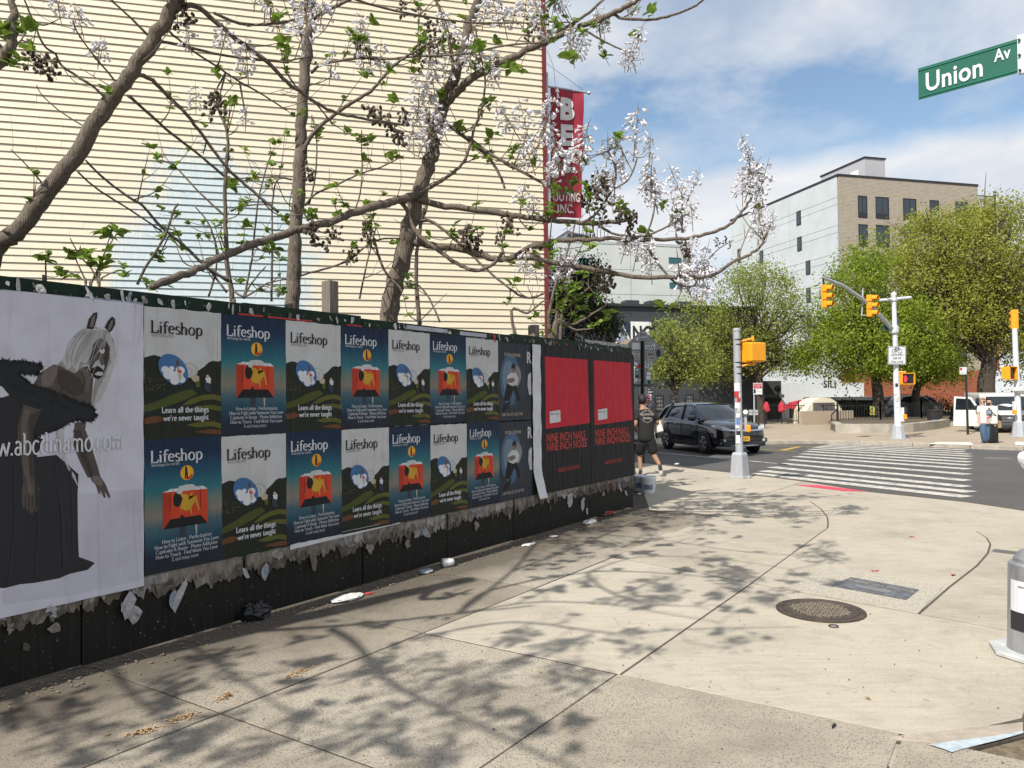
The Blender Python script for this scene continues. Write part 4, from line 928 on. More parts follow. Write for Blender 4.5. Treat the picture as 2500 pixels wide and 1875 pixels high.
vf = serif_mb('www.abcdinamo.com', 1.0, 1.0, .10, .05); wtot = max(x for x, y in vf[0]); sc_ = (s2_ - s) / (wtot * (1 - 1.45 / 7.0)); 
u1 = (s2_ - s_l) / Wb; E_.text(I_WHITE, ([( (x - wtot) * .128 / .7 * 0.63, y * .128 / .7) for x, y in vf[0]], vf[1]), u1, (2.372 - z2) / Hb)
place_sheet('poster', 'large lavender poster of a horse-eared figure in black gown, at the photo left edge', s_l, 2.372, E_.paper(I_LAV), E_.meshes(), None, out=0.016)
# white edging under the small posters
k = MB(); a, b = FS(705, 1335), FS(975, 1285)
k.add([HL(a[0], .475, .014), HL(b[0], .505, .014), HL(b[0], .54, .02), HL(a[0], .535, .02)], [(0, 1, 2, 3)]); k.build('poster_edge', I_WHITE, hoard)
k = MB(); a, b = FS(348, 1410)[0], FS(760, 1300)[0]
k.add([HL(a, .47, .0085), HL(b, .49, .0085), HL(b, .53, .0085), HL(a, .53, .0085)], [(0, 1, 2, 3)]); k.build('poster_edge', I_DKB, hoard)
# ------------------------------------------------------------------ things on and behind the clapboard house
def house_px(px, py, off=0.0): return PL(px, py, C0 + AD * off, AD)
M_BANNER = M('crimson_banner_cloth', (0.36, 0.025, 0.05), 0.75, var=0.25, scale=3, stretch=(1, 1, .4), bump=0.7, bscale=3, transl=0.15)
M_METAL = M('galvanised_metal', (0.42, 0.43, 0.45), 0.42, 0.35, var=0.12, scale=7)
M_BWHITE = M('banner_white', (0.72, 0.70, 0.68), 0.75, var=0.12, scale=4)
BO = 0.55
ban = thing('vertical_banner', 'crimson vertical banner with white letters hanging from a rod off the house corner', 'banner', house_px(1342, 560, BO), WZ)
tl, tr, bl_, br = [house_px(*p, BO) for p in ((1343, 215), (1425, 226), (1344, 531), (1421, 531))]
k = MB(); nx, ny = 8, 22
def bpt(u, v):
    p = tl.lerp(tr, u).lerp(bl_.lerp(br, u), v); return p - AD * (0.03 * math.sin(u * 7 + v * 5) * (0.3 + v) + 0.02 * math.sin(v * 17))
for j in range(ny + 1):
    for i in range(nx + 1): k.v.append(tuple(bpt(i / nx, j / ny)))
for j in range(ny):
    for i in range(nx): a = j * (nx + 1) + i; k.f.append((a, a + nx + 1, a + nx + 2, a + 1))
k.build('cloth', M_BANNER, ban, True, True)
def ban_text(s, u0, v, size, xs, bold, name='lettering'):
    vs, fs = text_mb(s, 1.0, 1.0, bold, 'CENTER'); W_, H_ = (tr - tl).length, (tl - bl_).length
    m = MB(); m.add([bpt(u0 + x * size * xs / W_, v - y * size / H_) - AD * 0.022 for x, y in vs], fs); m.build(name, M_BWHITE, ban, world=True, fix=False)
for i, ch in enumerate('BEZ'): ban_text(ch, .49, .225 + .205 * i, .60, .92, .055, 'letter')
ban_text('OUTING', .5, .875, .26, .62, .03); ban_text('INC.', .47, .965, .25, .8, .03)
k = MB(); a, b = house_px(1332, 210.5, BO), house_px(1438, 227, BO); k.tube([a, b], .022, 8); k.blob(b, .04); k.build('rod', M_METAL, ban, world=True)
k = MB(); k.tube([house_px(1333, 154, BO), house_px(1424, 220, BO)], .004, 5); k.tube([house_px(1335, 120, BO), house_px(1352, 165, BO), house_px(1356, 214, BO)], .004, 5); k.build('guy_wire', M_DFRAME, ban, world=True)
k = MB(); k.box2((-0.02, -0.02, 0), (0.02, 0.02, 3.2)); wp = k.build('flag_pole_bracket', M('white_pipe', (0.6, 0.62, 0.65), 0.5), ban); wp.location = house_px(1339, 540, BO) - ban.location; wp.rotation_euler = (0, 0, 0); wp.matrix_parent_inverse = Matrix.Identity(4)
wp.location = ban.rotation_euler.to_matrix().transposed() @ (house_px(1339.5, 545, BO) - Vector(ban.location))
sg = thing('blade_sign', 'narrow black vertical sign with white letters below the crimson banner', 'sign', house_px(1345, 740, .3), WZ)
a, b = house_px(1338, 588, .3), house_px(1352, 745, .3); wS = (Vector((b.x - a.x, b.y - a.y, 0))).length; hS = a.z - b.z
k = MB(); k.box2((-wS / 2, -.02, 0), (wS / 2, .02, hS)); k.build('board', M('black_sign', (0.025, 0.027, 0.03), 0.5), sg)
for s_, z_ in (('THE NO', .22), ('CO', hS * .88)):
    vs, fs = text_mb(s_, .15, 1.0, .01, 'LEFT'); m = MB(); m.add([(.052 - 0 - (.104 * y / .10 if False else y * .95), -.023, z_ + x) for x, y in vs], fs); m.build('lettering', M_BWHITE, sg, fix=False)

# ------------------------------------------------------------------ helper for buildings on the street grid
def bl_frame(name, label, q, cat='building', group=None): return thing(name, label, cat, (q.x, q.y, 0), WZ, group)
def loc_of(t, p): return t.rotation_euler.to_matrix().transposed() @ (Vector(p) - Vector(t.location))
def face_rect(t, x0, y0, x1, y1):                       # pixel rect -> local x0,x1,z0,z1 on the front plane of t
    q = Vector((t.location.x, t.location.y, 0))
    a, b = loc_of(t, PL(x0, y1, q, AD)), loc_of(t, PL(x1, y0, q, AD)); c, d = loc_of(t, PL(x0, y0, q, AD)), loc_of(t, PL(x1, y1, q, AD))
    return (a.x + c.x) / 2, (b.x + d.x) / 2, (a.z + d.z) / 2, (b.z + c.z) / 2
def window(t, x0, x1, z0, z1, fr=M_DFRAME, gl=M_GLASS, bars=(0, 0), fw=0.07, y=0.0, curtain=None):
    k = MB(); d = 0.05
    k.box2((x0, y - d, z0), (x0 + fw, y + .02, z1)); k.box2((x1 - fw, y - d, z0), (x1, y + .02, z1)); k.box2((x0 + fw, y - d, z0), (x1 - fw, y + .02, z0 + fw)); k.box2((x0 + fw, y - d, z1 - fw), (x1 - fw, y + .02, z1))
    for i in range(bars[0]):
        xx = x0 + (x1 - x0) * (i + 1) / (bars[0] + 1); k.box2((xx - .02, y - d * .8, z0 + fw), (xx + .02, y - .005, z1 - fw))
    for i in range(bars[1]):
        zz = z0 + (z1 - z0) * (i + 1) / (bars[1] + 1); k.box2((x0 + fw, y - d * .85, zz - .02), (x1 - fw, y - .005, zz + .02))
    w = k.build('window', fr, t); g = MB(); g.box2((x0 + fw * .5, y - .012, z0 + fw * .5), (x1 - fw * .5, y + .01, z1 - fw * .5)); g.build('pane', gl, w)
    if curtain:
        c = MB(); c.box2((x0 + fw, y - .02, z0 + (z1 - z0) * .45), (x1 - fw, y - .013, z1 - fw)); c.build('blind', curtain, w)
    return w

# dark grey two-storey building across the street
q = P(1480, 760, 48); dk = bl_frame('dark_grey_building', 'charcoal painted two-storey building across the street with mural panels', q)
M_DARK = M('charcoal_brick_paint', (0.040, 0.046, 0.055), 0.7, var=0.18, scale=1.5, bump=0.25, bscale=9)
x0, x1, z0, z1 = face_rect(dk, 1380, 750, 1850, 1010); zt = face_rect(dk, 1480, 749, 1660, 1000)[3]
k = MB(); k.box2((-8, 0, -0.3), (x1, 14, zt)); k.build('wall', M_DARK, dk)
k = MB(); k.box2((-8.2, -.18, zt), (x1 + .1, 14, zt + .16)); k.build('cornice', M('dark_coping', (0.03, 0.033, 0.038), 0.6), dk)
for xa in (1.5, 3.1, 5.2): k = MB(); k.box2((xa, 0.3, zt + .16), (xa + .9, 1.2, zt + .45)); k.build('roof_hatch', M_DARK, dk)
k = MB(); k.box2((-8, -.06, 3.1), (x1, 0.0, 3.22)); k.build('string_course', M('dark_coping', (0, 0, 0)), dk)
M_CURT = M('net_curtain', (0.20, 0.20, 0.19), 0.9, var=0.2, scale=6)
for r, cu in (((1467, 798, 1486, 836), None), ((1597, 799, 1615, 841), M('grey_green_blind', (0.16, 0.19, 0.18), 0.8)), ((1668, 800, 1686, 840), None), ((1600, 908, 1625, 945), M_CURT)):
    window(dk, *face_rect(dk, *r), curtain=cu, bars=(0, 1))
for r in ((1599, 964, 1619, 1003), (1636, 964, 1652, 1003), (1673, 963, 1692, 1003), (1708, 962, 1718, 1003), (1560, 964, 1580, 1003)): window(dk, *face_rect(dk, *r), gl=M_CURT, bars=(2, 3))
for r in ((1588, 955, 1589, 1), ): pass
for px in (1592, 1664):
    a = loc_of(dk, PL(px, 985, q, AD)); k = MB(); k.tube([(a.x, 0, a.z - .3), (a.x + .1, -.5, a.z - .1), (a.x - .25, -.75, a.z + .35)], .03, 6); k.build('lamp_arm', M_DFRAME, dk)
M_NAVYP = M('navy_panel', (0.014, 0.035, 0.065), 0.6, var=0.1); M_WHP = M('white_panel', (0.72, 0.72, 0.70), 0.6, var=0.06); M_GRP = M('grey_panel', (0.25, 0.27, 0.33), 0.7, var=0.15); M_BLKP = M('black_print', (0.015, 0.015, 0.018), 0.6, var=0.0)
x0, x1, z0, z1 = face_rect(dk, 1498, 787, 1538, 880); k = MB(); k.box2((x0, -.12, z0), (x1, -.02, z1)); mp_ = k.build('mural_panel', M_NAVYP, dk)
for pts, mm, y in (([(1500, 838), (1519, 791), (1540, 838)], M_WHP, -.124), ([(1504, 838), (1519, 801), (1536, 838)], M_GRP, -.128), ([(1508, 815), (1519, 801), (1529, 815), (1524, 812), (1519, 817), (1513, 811)], M_NAVYP, -.132), ([(1500, 842), (1540, 826), (1540, 842)], M('tan_panel', (0.36, 0.28, 0.19), 0.8), -.136), ([(1500, 852), (1540, 852), (1540, 880), (1500, 880)], M_GRP, -.136)):
    m = MB(); m.poly([(lambda a: (a.x, y, a.z))(loc_of(dk, PL(px, py, q, AD))) for px, py in pts]); m.build('mural_shape', mm, mp_)
x0, x1, z0, z1 = face_rect(dk, 1539, 786, 1589, 936); k = MB(); k.box2((x0, -.12, z0), (x1, -.02, z1)); wp_ = k.build('white_panel', M_WHP, dk)
x0, x1, z0, z1 = face_rect(dk, 1520, 880, 1549, 935); k = MB(); k.box2((x0, -.11, z0), (x1 - .02, -.03, z1)); gp_ = k.build('mural_panel', M_GRP, dk)
def dk_text(s, px, py, size, mat, par, bold=.04, y=-.126, xs=.8):
    a = loc_of(dk, PL(px, py, q, AD)); vs, fs = text_mb(s, size, xs, bold); m = MB(); m.add([(a.x + x, y, a.z + z) for x, z in vs], fs); m.build('lettering', mat, par, fix=False)
dk_text('NO', 1542, 826, 1.1, M_BLKP, wp_); dk_text('T', 1577, 826, 1.1, M_BLKP, wp_); dk_text('91', 1545, 903, .8, M_BLKP, wp_); dk_text('G', 1535, 922, 1.3, M_WHP, gp_, y=-.116)

# pale concrete block behind it with teal windows
q = P(1600, 600, 70); pc = bl_frame('pale_concrete_block', 'pale grey-green concrete building with small teal windows behind the charcoal one', q)
M_CONC = M('pale_concrete', (0.52, 0.55, 0.52), 0.8, var=0.07, scale=0.6, bump=0.1, bscale=3)
_, _, _, zt = face_rect(pc, 1400, 598, 1640, 760); M_SEAM = M('panel_seam', (0.22, 0.24, 0.23), 0.9, var=0)
k = MB(); k.box2((-26, 0.02, -0.3), (3.4, 16, zt)); k.build('core', M_SEAM, pc)
for r in range(9):
    zz = zt - 2.25 * (r + 1)
    for c in range(5): k = MB(); k.box2((-26 + 5.88 * c + .02, -.05, max(zz, 0) + .018), (-26 + 5.88 * (c + 1) - .02, 0.03, zz + 2.25 - .018)); k.build('wall_panel', M_CONC, pc)
k = MB(); k.box2((-26, -.08, zt), (3.5, 16, zt + .25)); k.build('parapet', M('pale_coping', (0.40, 0.43, 0.43), 0.7), pc)
for r in ((1405, 630, 1435, 642), (1632, 629, 1662, 643), (1634, 690, 1665, 704), (1638, 751, 1668, 764), (1420, 690, 1450, 703)): window(pc, *face_rect(pc, *r), fr=M_TEAL, gl=M_TEAL, bars=(2, 0), y=-.05)
a, b, c, d = face_rect(pc, 1352, 552, 1480, 596)
k = MB(); k.prism([(a, 2, zt), (b, 2, zt), (b, 2, d - .6), (b - 3, 2, d), (a + 2.2, 2, d), (a, 2, d - 1.4)], (0, 8, 0)); k.build('roof_shed', M('grey_standing_seam', (0.20, 0.22, 0.25), 0.5), pc)
for i in range(14): xx = a + 2.0 + i * (b - a - 2.4) / 14; k = MB(); k.box2((xx, 1.9, zt + .3), (xx + .06, 2.0, d - .2)); k.build('roof_rib', M_DFRAME, pc)
k = MB()
for i in range(9): k.box2((b - 2 + i * .35, 1.6, zt + .2), (b - 1.95 + i * .35, 1.65, zt + 2.6 - i * .15))
k.box2((b - 2, 1.6, zt + 2.0), (b + 1.2, 1.64, zt + 2.05)); tag(k.build('roof_railing', M_DFRAME, pc), kind='stuff')

# brick and concrete apartment block
q = P(2045, 430, 80); ap = bl_frame('apartment_block', 'tall apartment block with tan brick front and pale concrete side above the trees', q)
H_ = q.z
def _brick(nm, c1, c2, mort, scale, dots=False):
    def f(nd, lk, b):
        tc_ = nd.new('ShaderNodeTexCoord'); sx = nd.new('ShaderNodeSeparateXYZ'); lk.new(tc_.outputs['Object'], sx.inputs[0])
        ad = N(nd, 'ShaderNodeMath', operation='ADD'); lk.new(sx.outputs['X'], ad.inputs[0]); lk.new(sx.outputs['Y'], ad.inputs[1])
        cc = nd.new('ShaderNodeCombineXYZ'); lk.new(ad.outputs[0], cc.inputs[0]); lk.new(sx.outputs['Z'], cc.inputs[1])
        bt = N(nd, 'ShaderNodeTexBrick', ins={'Scale': scale, 'Color1': (*c1, 1), 'Color2': (*c2, 1), 'Mortar': (*mort, 1), 'Mortar Size': 0.028, 'Brick Width': 0.62, 'Row Height': 0.27}); lk.new(cc.outputs[0], bt.inputs['Vector'])
        lk.new(bt.outputs['Color'], b.inputs['Base Color']); b.inputs['Roughness'].default_value = 0.85
        bump(nd, lk, b, bt.outputs['Fac'], -0.6, 0.05)
    return node_mat(nm, f)
M_BRICK = _brick('tan_brick', (0.43, 0.38, 0.31), (0.37, 0.32, 0.255), (0.12, 0.10, 0.08), 1.9)
M_BRICKO = _brick('orange_brick', (0.32, 0.085, 0.03), (0.26, 0.06, 0.025), (0.16, 0.10, 0.07), 3.0)
LB = loc_of(ap, PL(2385, 455, Vector((q.x, q.y, 0)), AD)).x; LC = 21.0
k = MB(); k.box2((0.0, 0.02, 4.2), (LB, LC, H_)); k.build('core', M_SEAM, ap)
k = MB(); k.box2((0.05, -.1, 4.2), (LB, 0.02, H_)); k.build('brick_front', M_BRICK, ap)
k = MB(); k.box2((0.05, -.12, -.3), (LB, 0.1, 4.2)); k.box2((LB, 0.02, 4.2), (LB + 2.6, 8, H_ - 2.3)); k.build('orange_brick_wall', M_BRICKO, ap)
M_SEAMS = M_SEAM
zz = H_; rows = []
while zz > 1: rows.append((zz - 2.2, zz)); zz -= 2.2; rows.append((zz - .75, zz)); zz -= .75
cols = [(0.05, 8.3), (8.3, 15.2), (15.2, LC)]
M_CONC2 = M('blue_grey_concrete', (0.47, 0.51, 0.52), 0.8, var=0.08, scale=0.5, bump=0.1, bscale=3)
for z0, z1 in rows:
    for y0, y1 in cols: k = MB(); k.box2((-.06, y0 + .025, max(z0, -.2) + .02), (0.0, y1 - .025, z1 - .02)); k.build('wall_panel', M_CONC2, ap)
k = MB(); k.box2((-.12, -.16, H_), (LB + .06, LC + .1, H_ + .22)); k.build('roof_edge', M_DFRAME, ap)
q0 = Vector((q.x, q.y, 0))
def side_rect(x0, y0, x1, y1):
    a, b = loc_of(ap, PL(x0, y0, q0, WD)), loc_of(ap, PL(x1, y1, q0, WD)); return min(a.y, b.y), max(a.y, b.y), (b.z), (a.z)
for r in ((1946, 517, 1957, 548), (1948, 580, 1959, 611), (1969, 638, 1980, 669), (1856, 614, 1865, 642), (1802, 609, 1809, 640), (1970, 705, 1981, 738), (1862, 676, 1872, 704), (1972, 770, 1983, 800)):
    y0, y1, z0, z1 = side_rect(*r); k = MB(); k.box2((-.12, y0, z0), (-.05, y1, z1)); w = k.build('window', M_DFRAME, ap); g = MB(); g.box2((-.128, y0 + .12, z0 + .12), (-.119, y1 - .12, z1 - .12)); g.build('pane', M_GLASS, w)
for px0, px1 in ((2093, 2115), (2136, 2168), (2203, 2235), (2268, 2290), (2331, 2361)):
    for r in range(6):
        x0, x1, z0, z1 = face_rect(ap, px0, 479 + (px0 - 2093) * .06, px1, 532 + (px0 - 2093) * .06); dz = 3.02 * r
        if r >= 2: x0 += -.55; x1 += -.55
        window(ap, x0, x1, z0 - dz, z1 - dz, y=-.1, bars=(1, 0), fw=.09); k = MB(); k.box2((x0 + .09, -.16, z0 - dz + .05), (x1 - .09, -.115, z0 - dz + .55)); k.build('vent_grille', M_DFRAME, ap)
a, b, c, d = face_rect(ap, 2131, 399, 2181, 440)
k = MB(); k.box2((a, 1.2, H_ + .1), (b, 8.5, H_ + 2.6)); k.build('lift_bulkhead', M('bulkhead_render', (0.40, 0.40, 0.42), 0.8), ap); k = MB(); k.box2((a - .1, 1.1, H_ + 2.6), (b + .1, 8.6, H_ + 2.75)); k.build('bulkhead_cap', M_DFRAME, ap)
k = MB(); k.box2((a - .06, 2.2, H_ + .5), (a, 3.4, H_ + 1.6)); k.build('vent', M_WHP, ap)
k = MB()
for i in range(13): k.box2((LB + .15 + i * .19, .1, H_ - 2.3), (LB + .19 + i * .19, .14, H_ - 1.0))
k.box2((LB, .08, H_ - 1.0), (LB + 2.6, .16, H_ - .92)); k.box2((LB + 2.5, 0, H_ - 2.3), (LB + 2.6, .2, H_ - .7)); tag(k.build('terrace_railing', M_DFRAME, ap), kind='stuff')

# low shops and the canteen behind the railings
q = P(1905, 1000, 58); sh = bl_frame('white_shop_front', 'low white shop front half hidden by the green trees', q)
x0, x1, _, z1 = face_rect(sh, 1905, 938, 2110, 1040); M_WR = M('white_render', (0.66, 0.68, 0.69), 0.7, var=0.06)
k = MB(); k.box2((x0, 0.3, -.1), (x1, 8, z1)); k.build('wall', M('shop_dark', (0.03, 0.03, 0.03), 0.7), sh)
k = MB(); k.box2((x0, 0, z1 - 1.35), (x1, 0.3, z1 + .1)); k.build('fascia', M_WR, sh); k = MB(); k.box2((x0, 0, -.1), (x0 + .75, .3, z1 - 1.35)); k.build('pier', M_WR, sh)
k = MB(); k.box2((x0 + 2.6, -1.0, z1 - 1.9), (x1, 0, z1 - 1.6)); k.build('awning', M_WR, sh)
vs, fs = text_mb('SILI', .75, 1.0, .03); m = MB(); a = loc_of(sh, PL(2010, 946, Vector((q.x, q.y, 0)), AD)); m.add([(a.x + x, -.012, a.z + z) for x, z in vs], fs); m.build('lettering', M_BLKP, sh, fix=False)
q = P(1850, 1000, 56); db = bl_frame('dark_annex', 'low dark shop annex beside the white shop front', q)
x0, x1, _, z1 = face_rect(db, 1810, 930, 1908, 1040); k = MB(); k.box2((x0, 0, -.1), (x1, 6, z1)); k.build('wall', M('annex_grey', (0.05, 0.048, 0.045), 0.8, var=0.2), db)
k = MB(); k.box2((x0, -.35, z1 * .55), (x1, 0, z1 * .55 + .25)); k.build('canopy', M('annex_trim', (0.10, 0.095, 0.09), 0.7), db)
q = P(2130, 1000, 52); ct = bl_frame('canteen', 'dark open canteen under a flat white canopy behind the iron railings', q)
x0, x1, _, z1 = face_rect(ct, 2030, 976, 2228, 1040); k = MB(); k.box2((x0, -1.6, z1), (x1, 3, z1 + .22)); k.build('canopy', M_WR, ct); k = MB(); k.box2((x0 + .3, 2.4, -.1), (x1 - .3, 3, z1)); k.build('back_wall', M_DFRAME, ct)
for i in range(5): xx = x0 + .3 + i * (x1 - x0 - .6) / 4; k = MB(); k.box2((xx - .05, -1.4, -.1), (xx + .05, -1.3, z1)); k.build('post', M_DFRAME, ct)
for i in range(5): k = MB(); k.box2((x1 - 2.6, -1.25, .7 + i * .22), (x1 - .5, -1.2, .8 + i * .22)); k.build('slat', M('red_slat', (0.25, 0.03, 0.03), 0.6) if i > 2 else M_DFRAME, ct)
# cream dome hut
q = P(2012, 1030, 46); hut = bl_frame('dome_hut', 'cream half-round hut with a grey door panel behind the railings', q, 'hut')
x0, x1, z0, z1 = face_rect(hut, 1966, 970, 2059, 1042); r_ = (x1 - x0) / 2; cx_ = (x0 + x1) / 2; zb = z1 - r_ * .95
ar = [(x0, 0, -.1)] + [(cx_ + r_ * math.cos(t), 0, zb + r_ * .95 * math.sin(t)) for t in [math.pi * (1 - i / 18) for i in range(19)]] + [(x1, 0, -.1)]
M_CREAM = M('cream_render', (0.68, 0.62, 0.48), 0.7, var=0.06); k = MB(); k.prism(ar, (0, 1.2, 0)); k.build('shell', M_CREAM, hut)
a, b, c, d = face_rect(hut, 1985, 983, 2036, 1024); k = MB(); k.box2((a, -.05, c - .3), (b, 0.0, d)); k.build('door_panel', M('weathered_grey_board', (0.11, 0.10, 0.095), 0.8, var=0.3, scale=2), hut)
k = MB(); k.box2((x0 - .6, -.5, -.1), (x1 + .3, -.2, .75)); k.build('plinth', M('sand_plinth', (0.36, 0.29, 0.21), 0.9), hut)

# ------------------------------------------------------------------ iron railings and low wall of the little park
M_IRON = M('black_iron', (0.012, 0.012, 0.013), 0.5, var=0.0)
def railing(label, pts, h=1.25, z=PLAZA_Z):
    g = [G(x, y, z) for x, y in pts]; t = thing('iron_railing', label, 'railing', g[0], 0, 'iron railings of the park'); pk, rl = MB(), MB()
    for a, b in zip(g[:-1], g[1:]):
        d = b - a; n = int(d.length / .145)
        for i in range(n + 1): p = a + d * (i / n); pk.box((p.x, p.y, p.z + .15 + (h - .1) / 2), (.022, .022, h - .1))
        for hh in (.2, h - .12): rl.tube([a + Vector((0, 0, hh)), b + Vector((0, 0, hh))], .022, 4)
        m = max(1, int(d.length / 2.6))
        for i in range(m + 1): p = a + d * (i / m); k = MB(); k.box((p.x, p.y, p.z + (h + .12) / 2), (.065, .065, h + .12)); k.build('post', M_IRON, t, world=True)
    tag(pk.build('pickets', M_IRON, t, world=True, fix=False), kind='stuff'); tag(rl.build('rails', M_IRON, t, world=True, fix=False), kind='stuff')
railing('black iron railing in front of the dome hut and red parasols', [(1842, 1034), (1950, 1036), (2045, 1036)])
railing('black iron railing on the low stone wall under the big trees', [(2046, 1041), (2150, 1040), (2250, 1036), (2300, 1034)])
hr = thing('step_handrail', 'short bent black handrail beside the parked car at the steps', 'handrail', G(1858, 1050, PLAZA_Z)); 
for px, px2 in ((1853, 1867), (2031, 2044)):
    a, b = G(px, 1049, PLAZA_Z), G(px2, 1043, PLAZA_Z)
    o = hr if px == 1853 else thing('step_handrail', 'short bent black handrail at the left end of the low stone wall', 'handrail', a)
    k = MB(); k.tube([a, a + Vector((0, 0, .75)), b + Vector((0, 0, 1.0)), b + Vector((0, 0, 0))], .035, 6); k.build('rail', M_IRON, o, world=True)
M_STONE = M('low_wall_stone', (0.36, 0.33, 0.28), 0.9, var=0.25, scale=1.5, bump=0.4, bscale=8)
lw = thing('low_stone_wall', 'low pale stone retaining wall below the iron railing', 'wall', G(2030, 1056, PLAZA_Z))
wpts = [(2028, 1049), (2040, 1056), (2100, 1057.5), (2170, 1057), (2230, 1055), (2280, 1049), (2320, 1042)]
gw = [G(x, y, PLAZA_Z) for x, y in wpts]
for a, b in zip(gw[:-1], gw[1:]):
    d = b - a; n = max(1, int(d.length / .8)); nrm = Vector((-d.y, d.x, 0)).normalized() * .35
    for i in range(n):
        p, r = a + d * (i / n + .004), a + d * ((i + 1) / n - .004); k = MB(); k.prism([p, r, r + nrm, p + nrm], (0, 0, .40 + random.uniform(-.01, .01))); k.build('stone_block', M_STONE, lw, world=True)
bed = MB(); bed.poly([Vector((p.x, p.y, .30)) + Vector((0, .3, 0)) for p in gw] + [P(2330, 1000, 62) * 1, P(2040, 1000, 62)]); bed.v = [(x, y, .28) for x, y, z in bed.v]; tag(bed.build('planting_bed', M('bed_soil', (0.10, 0.075, 0.05), 0.95, var=.3)), None); struct(bpy.data.objects['planting_bed'])
# ------------------------------------------------------------------ street furniture
M_POLE = M('silver_pole_paint', (0.40, 0.42, 0.45), 0.45, 0.2, var=0.14, scale=12, stretch=(1, 1, .3))
M_POLE2 = M('pale_pole_paint', (0.58, 0.62, 0.66), 0.5, 0.0, var=0.12, scale=8, stretch=(1, 1, .3))
M_YEL = M('signal_yellow', (0.80, 0.33, 0.012), 0.45, var=0.06, scale=6)
M_LENS = M('signal_lens', (0.012, 0.012, 0.012), 0.3, var=0)
M_STK = [M('sticker_%d' % i, c, 0.6, var=0.25, scale=60) for i, c in enumerate([(0.68, 0.68, 0.68), (0.45, 0.03, 0.03), (0.02, 0.02, 0.02), (0.10, 0.2, 0.45), (0.5, 0.48, 0.44), (0.16, 0.3, 0.32)])]
def sticker_on(t, base, r, px, py, wpx, hpx, mi, y, name='sticker'):      # patch wrapped round a pole, facing the viewer
    c = P(px, py, y); s = y / F_PX; hw, hh = wpx * s / 2, hpx * s / 2; ax = Vector((base.x, base.y, 0)); view = (Vector((0, 0, 0)) - ax).normalized(); side = Vector((-view.y, view.x, 0))
    off = (c - ax).dot(side); m = MB(); n = 5; pts = []
    for i in range(n + 1):
        u = off - hw + 2 * hw * i / n; u = max(-r * .98, min(r * .98, u)); d = math.sqrt(max(0, (r + .004) ** 2 - u * u)); p = ax + side * u + view * d; pts.append(p)
    for a, b in zip(pts[:-1], pts[1:]): m.quad(Vector((a.x, a.y, c.z - hh)), Vector((b.x, b.y, c.z - hh)), Vector((b.x, b.y, c.z + hh)), Vector((a.x, a.y, c.z + hh)))
    return m.build(name, M_STK[mi], t, world=True, fix=False)
def oct_base(t, c, r0, r1, h, mat, n=8, name='base_cover'):
    m = MB(); m.lathe([(r0 * 1.25, 0), (r0 * 1.25, .03), (r0, .04), (r1, h - .05), (r1 * .8, h), (r1 * .4, h)], n, c); return m.build(name, mat, t, world=True)
def ped_signal(t, c, rz, w=.44, h=.42, d=.2, hand=False, lab=None):        # pedestrian signal head centred at c; face towards local -y
    R3 = Matrix.Rotation(rz, 3, 'Z'); mw = lambda x, y, z: Vector(c) + R3 @ Vector((x, y, z))
    k = MB(); k.box(mw(0, d * .1, 0), (w, d * .8, h), mat=R3); b = k.build('signal_housing', M_YEL, t, world=True, bevel=.03)
    k = MB(); 
    for x, z, sx, sz in ((0, h / 2, w, .03), (0, -h / 2, w, .03), (-w / 2, 0, .03, h), (w / 2, 0, .03, h)): k.box(mw(x, -d * .45, z), (sx, d * .5, sz), mat=R3)
    k.build('visor', M_YEL, b, world=True); b2 = t
    k = MB(); k.box(mw(0, -d * .33, 0), (w * .9, .02, h * .88), mat=R3); k.build('lens', M_LENS, b, world=True)
    if hand:
        m = MB(); E = M('lit_red_hand', (0.5, 0.02, 0.05), 0.5, var=0, emit=(1.0, 0.06, 0.12), estr=0.75); yy = -d * .33 - .014
        q4 = lambda x0, z0, x1, z1, wd: m.add([mw(x0 - wd, yy, z0), mw(x0 + wd, yy, z0), mw(x1 + wd * .8, yy, z1), mw(x1 - wd * .8, yy, z1)], [(0, 1, 2, 3)])
        q4(-.10, -.13, -.10, .0, .045)
        for i, (x1, z1) in enumerate(((-.165, .09), (-.125, .14), (-.09, .15), (-.055, .11))): q4(-.14 + .027 * i, -.02, x1, z1, .010)
        q4(-.06, -.07, -.015, .02, .012); m.build('lit_hand', E, b, world=True, fix=False)
        sg = MB()
        for gx in (.06, .13):
            for gz in (-.09, 0, .09): sg.add([mw(gx - .025, yy, gz - .006), mw(gx + .025, yy, gz - .006), mw(gx + .025, yy, gz + .006), mw(gx - .025, yy, gz + .006)], [(0, 1, 2, 3)])
        tag(sg.build('unlit_digits', M('unlit_segment', (0.05, 0.055, 0.055), .5, var=0), b, world=True, fix=False), kind='stuff')
    return b
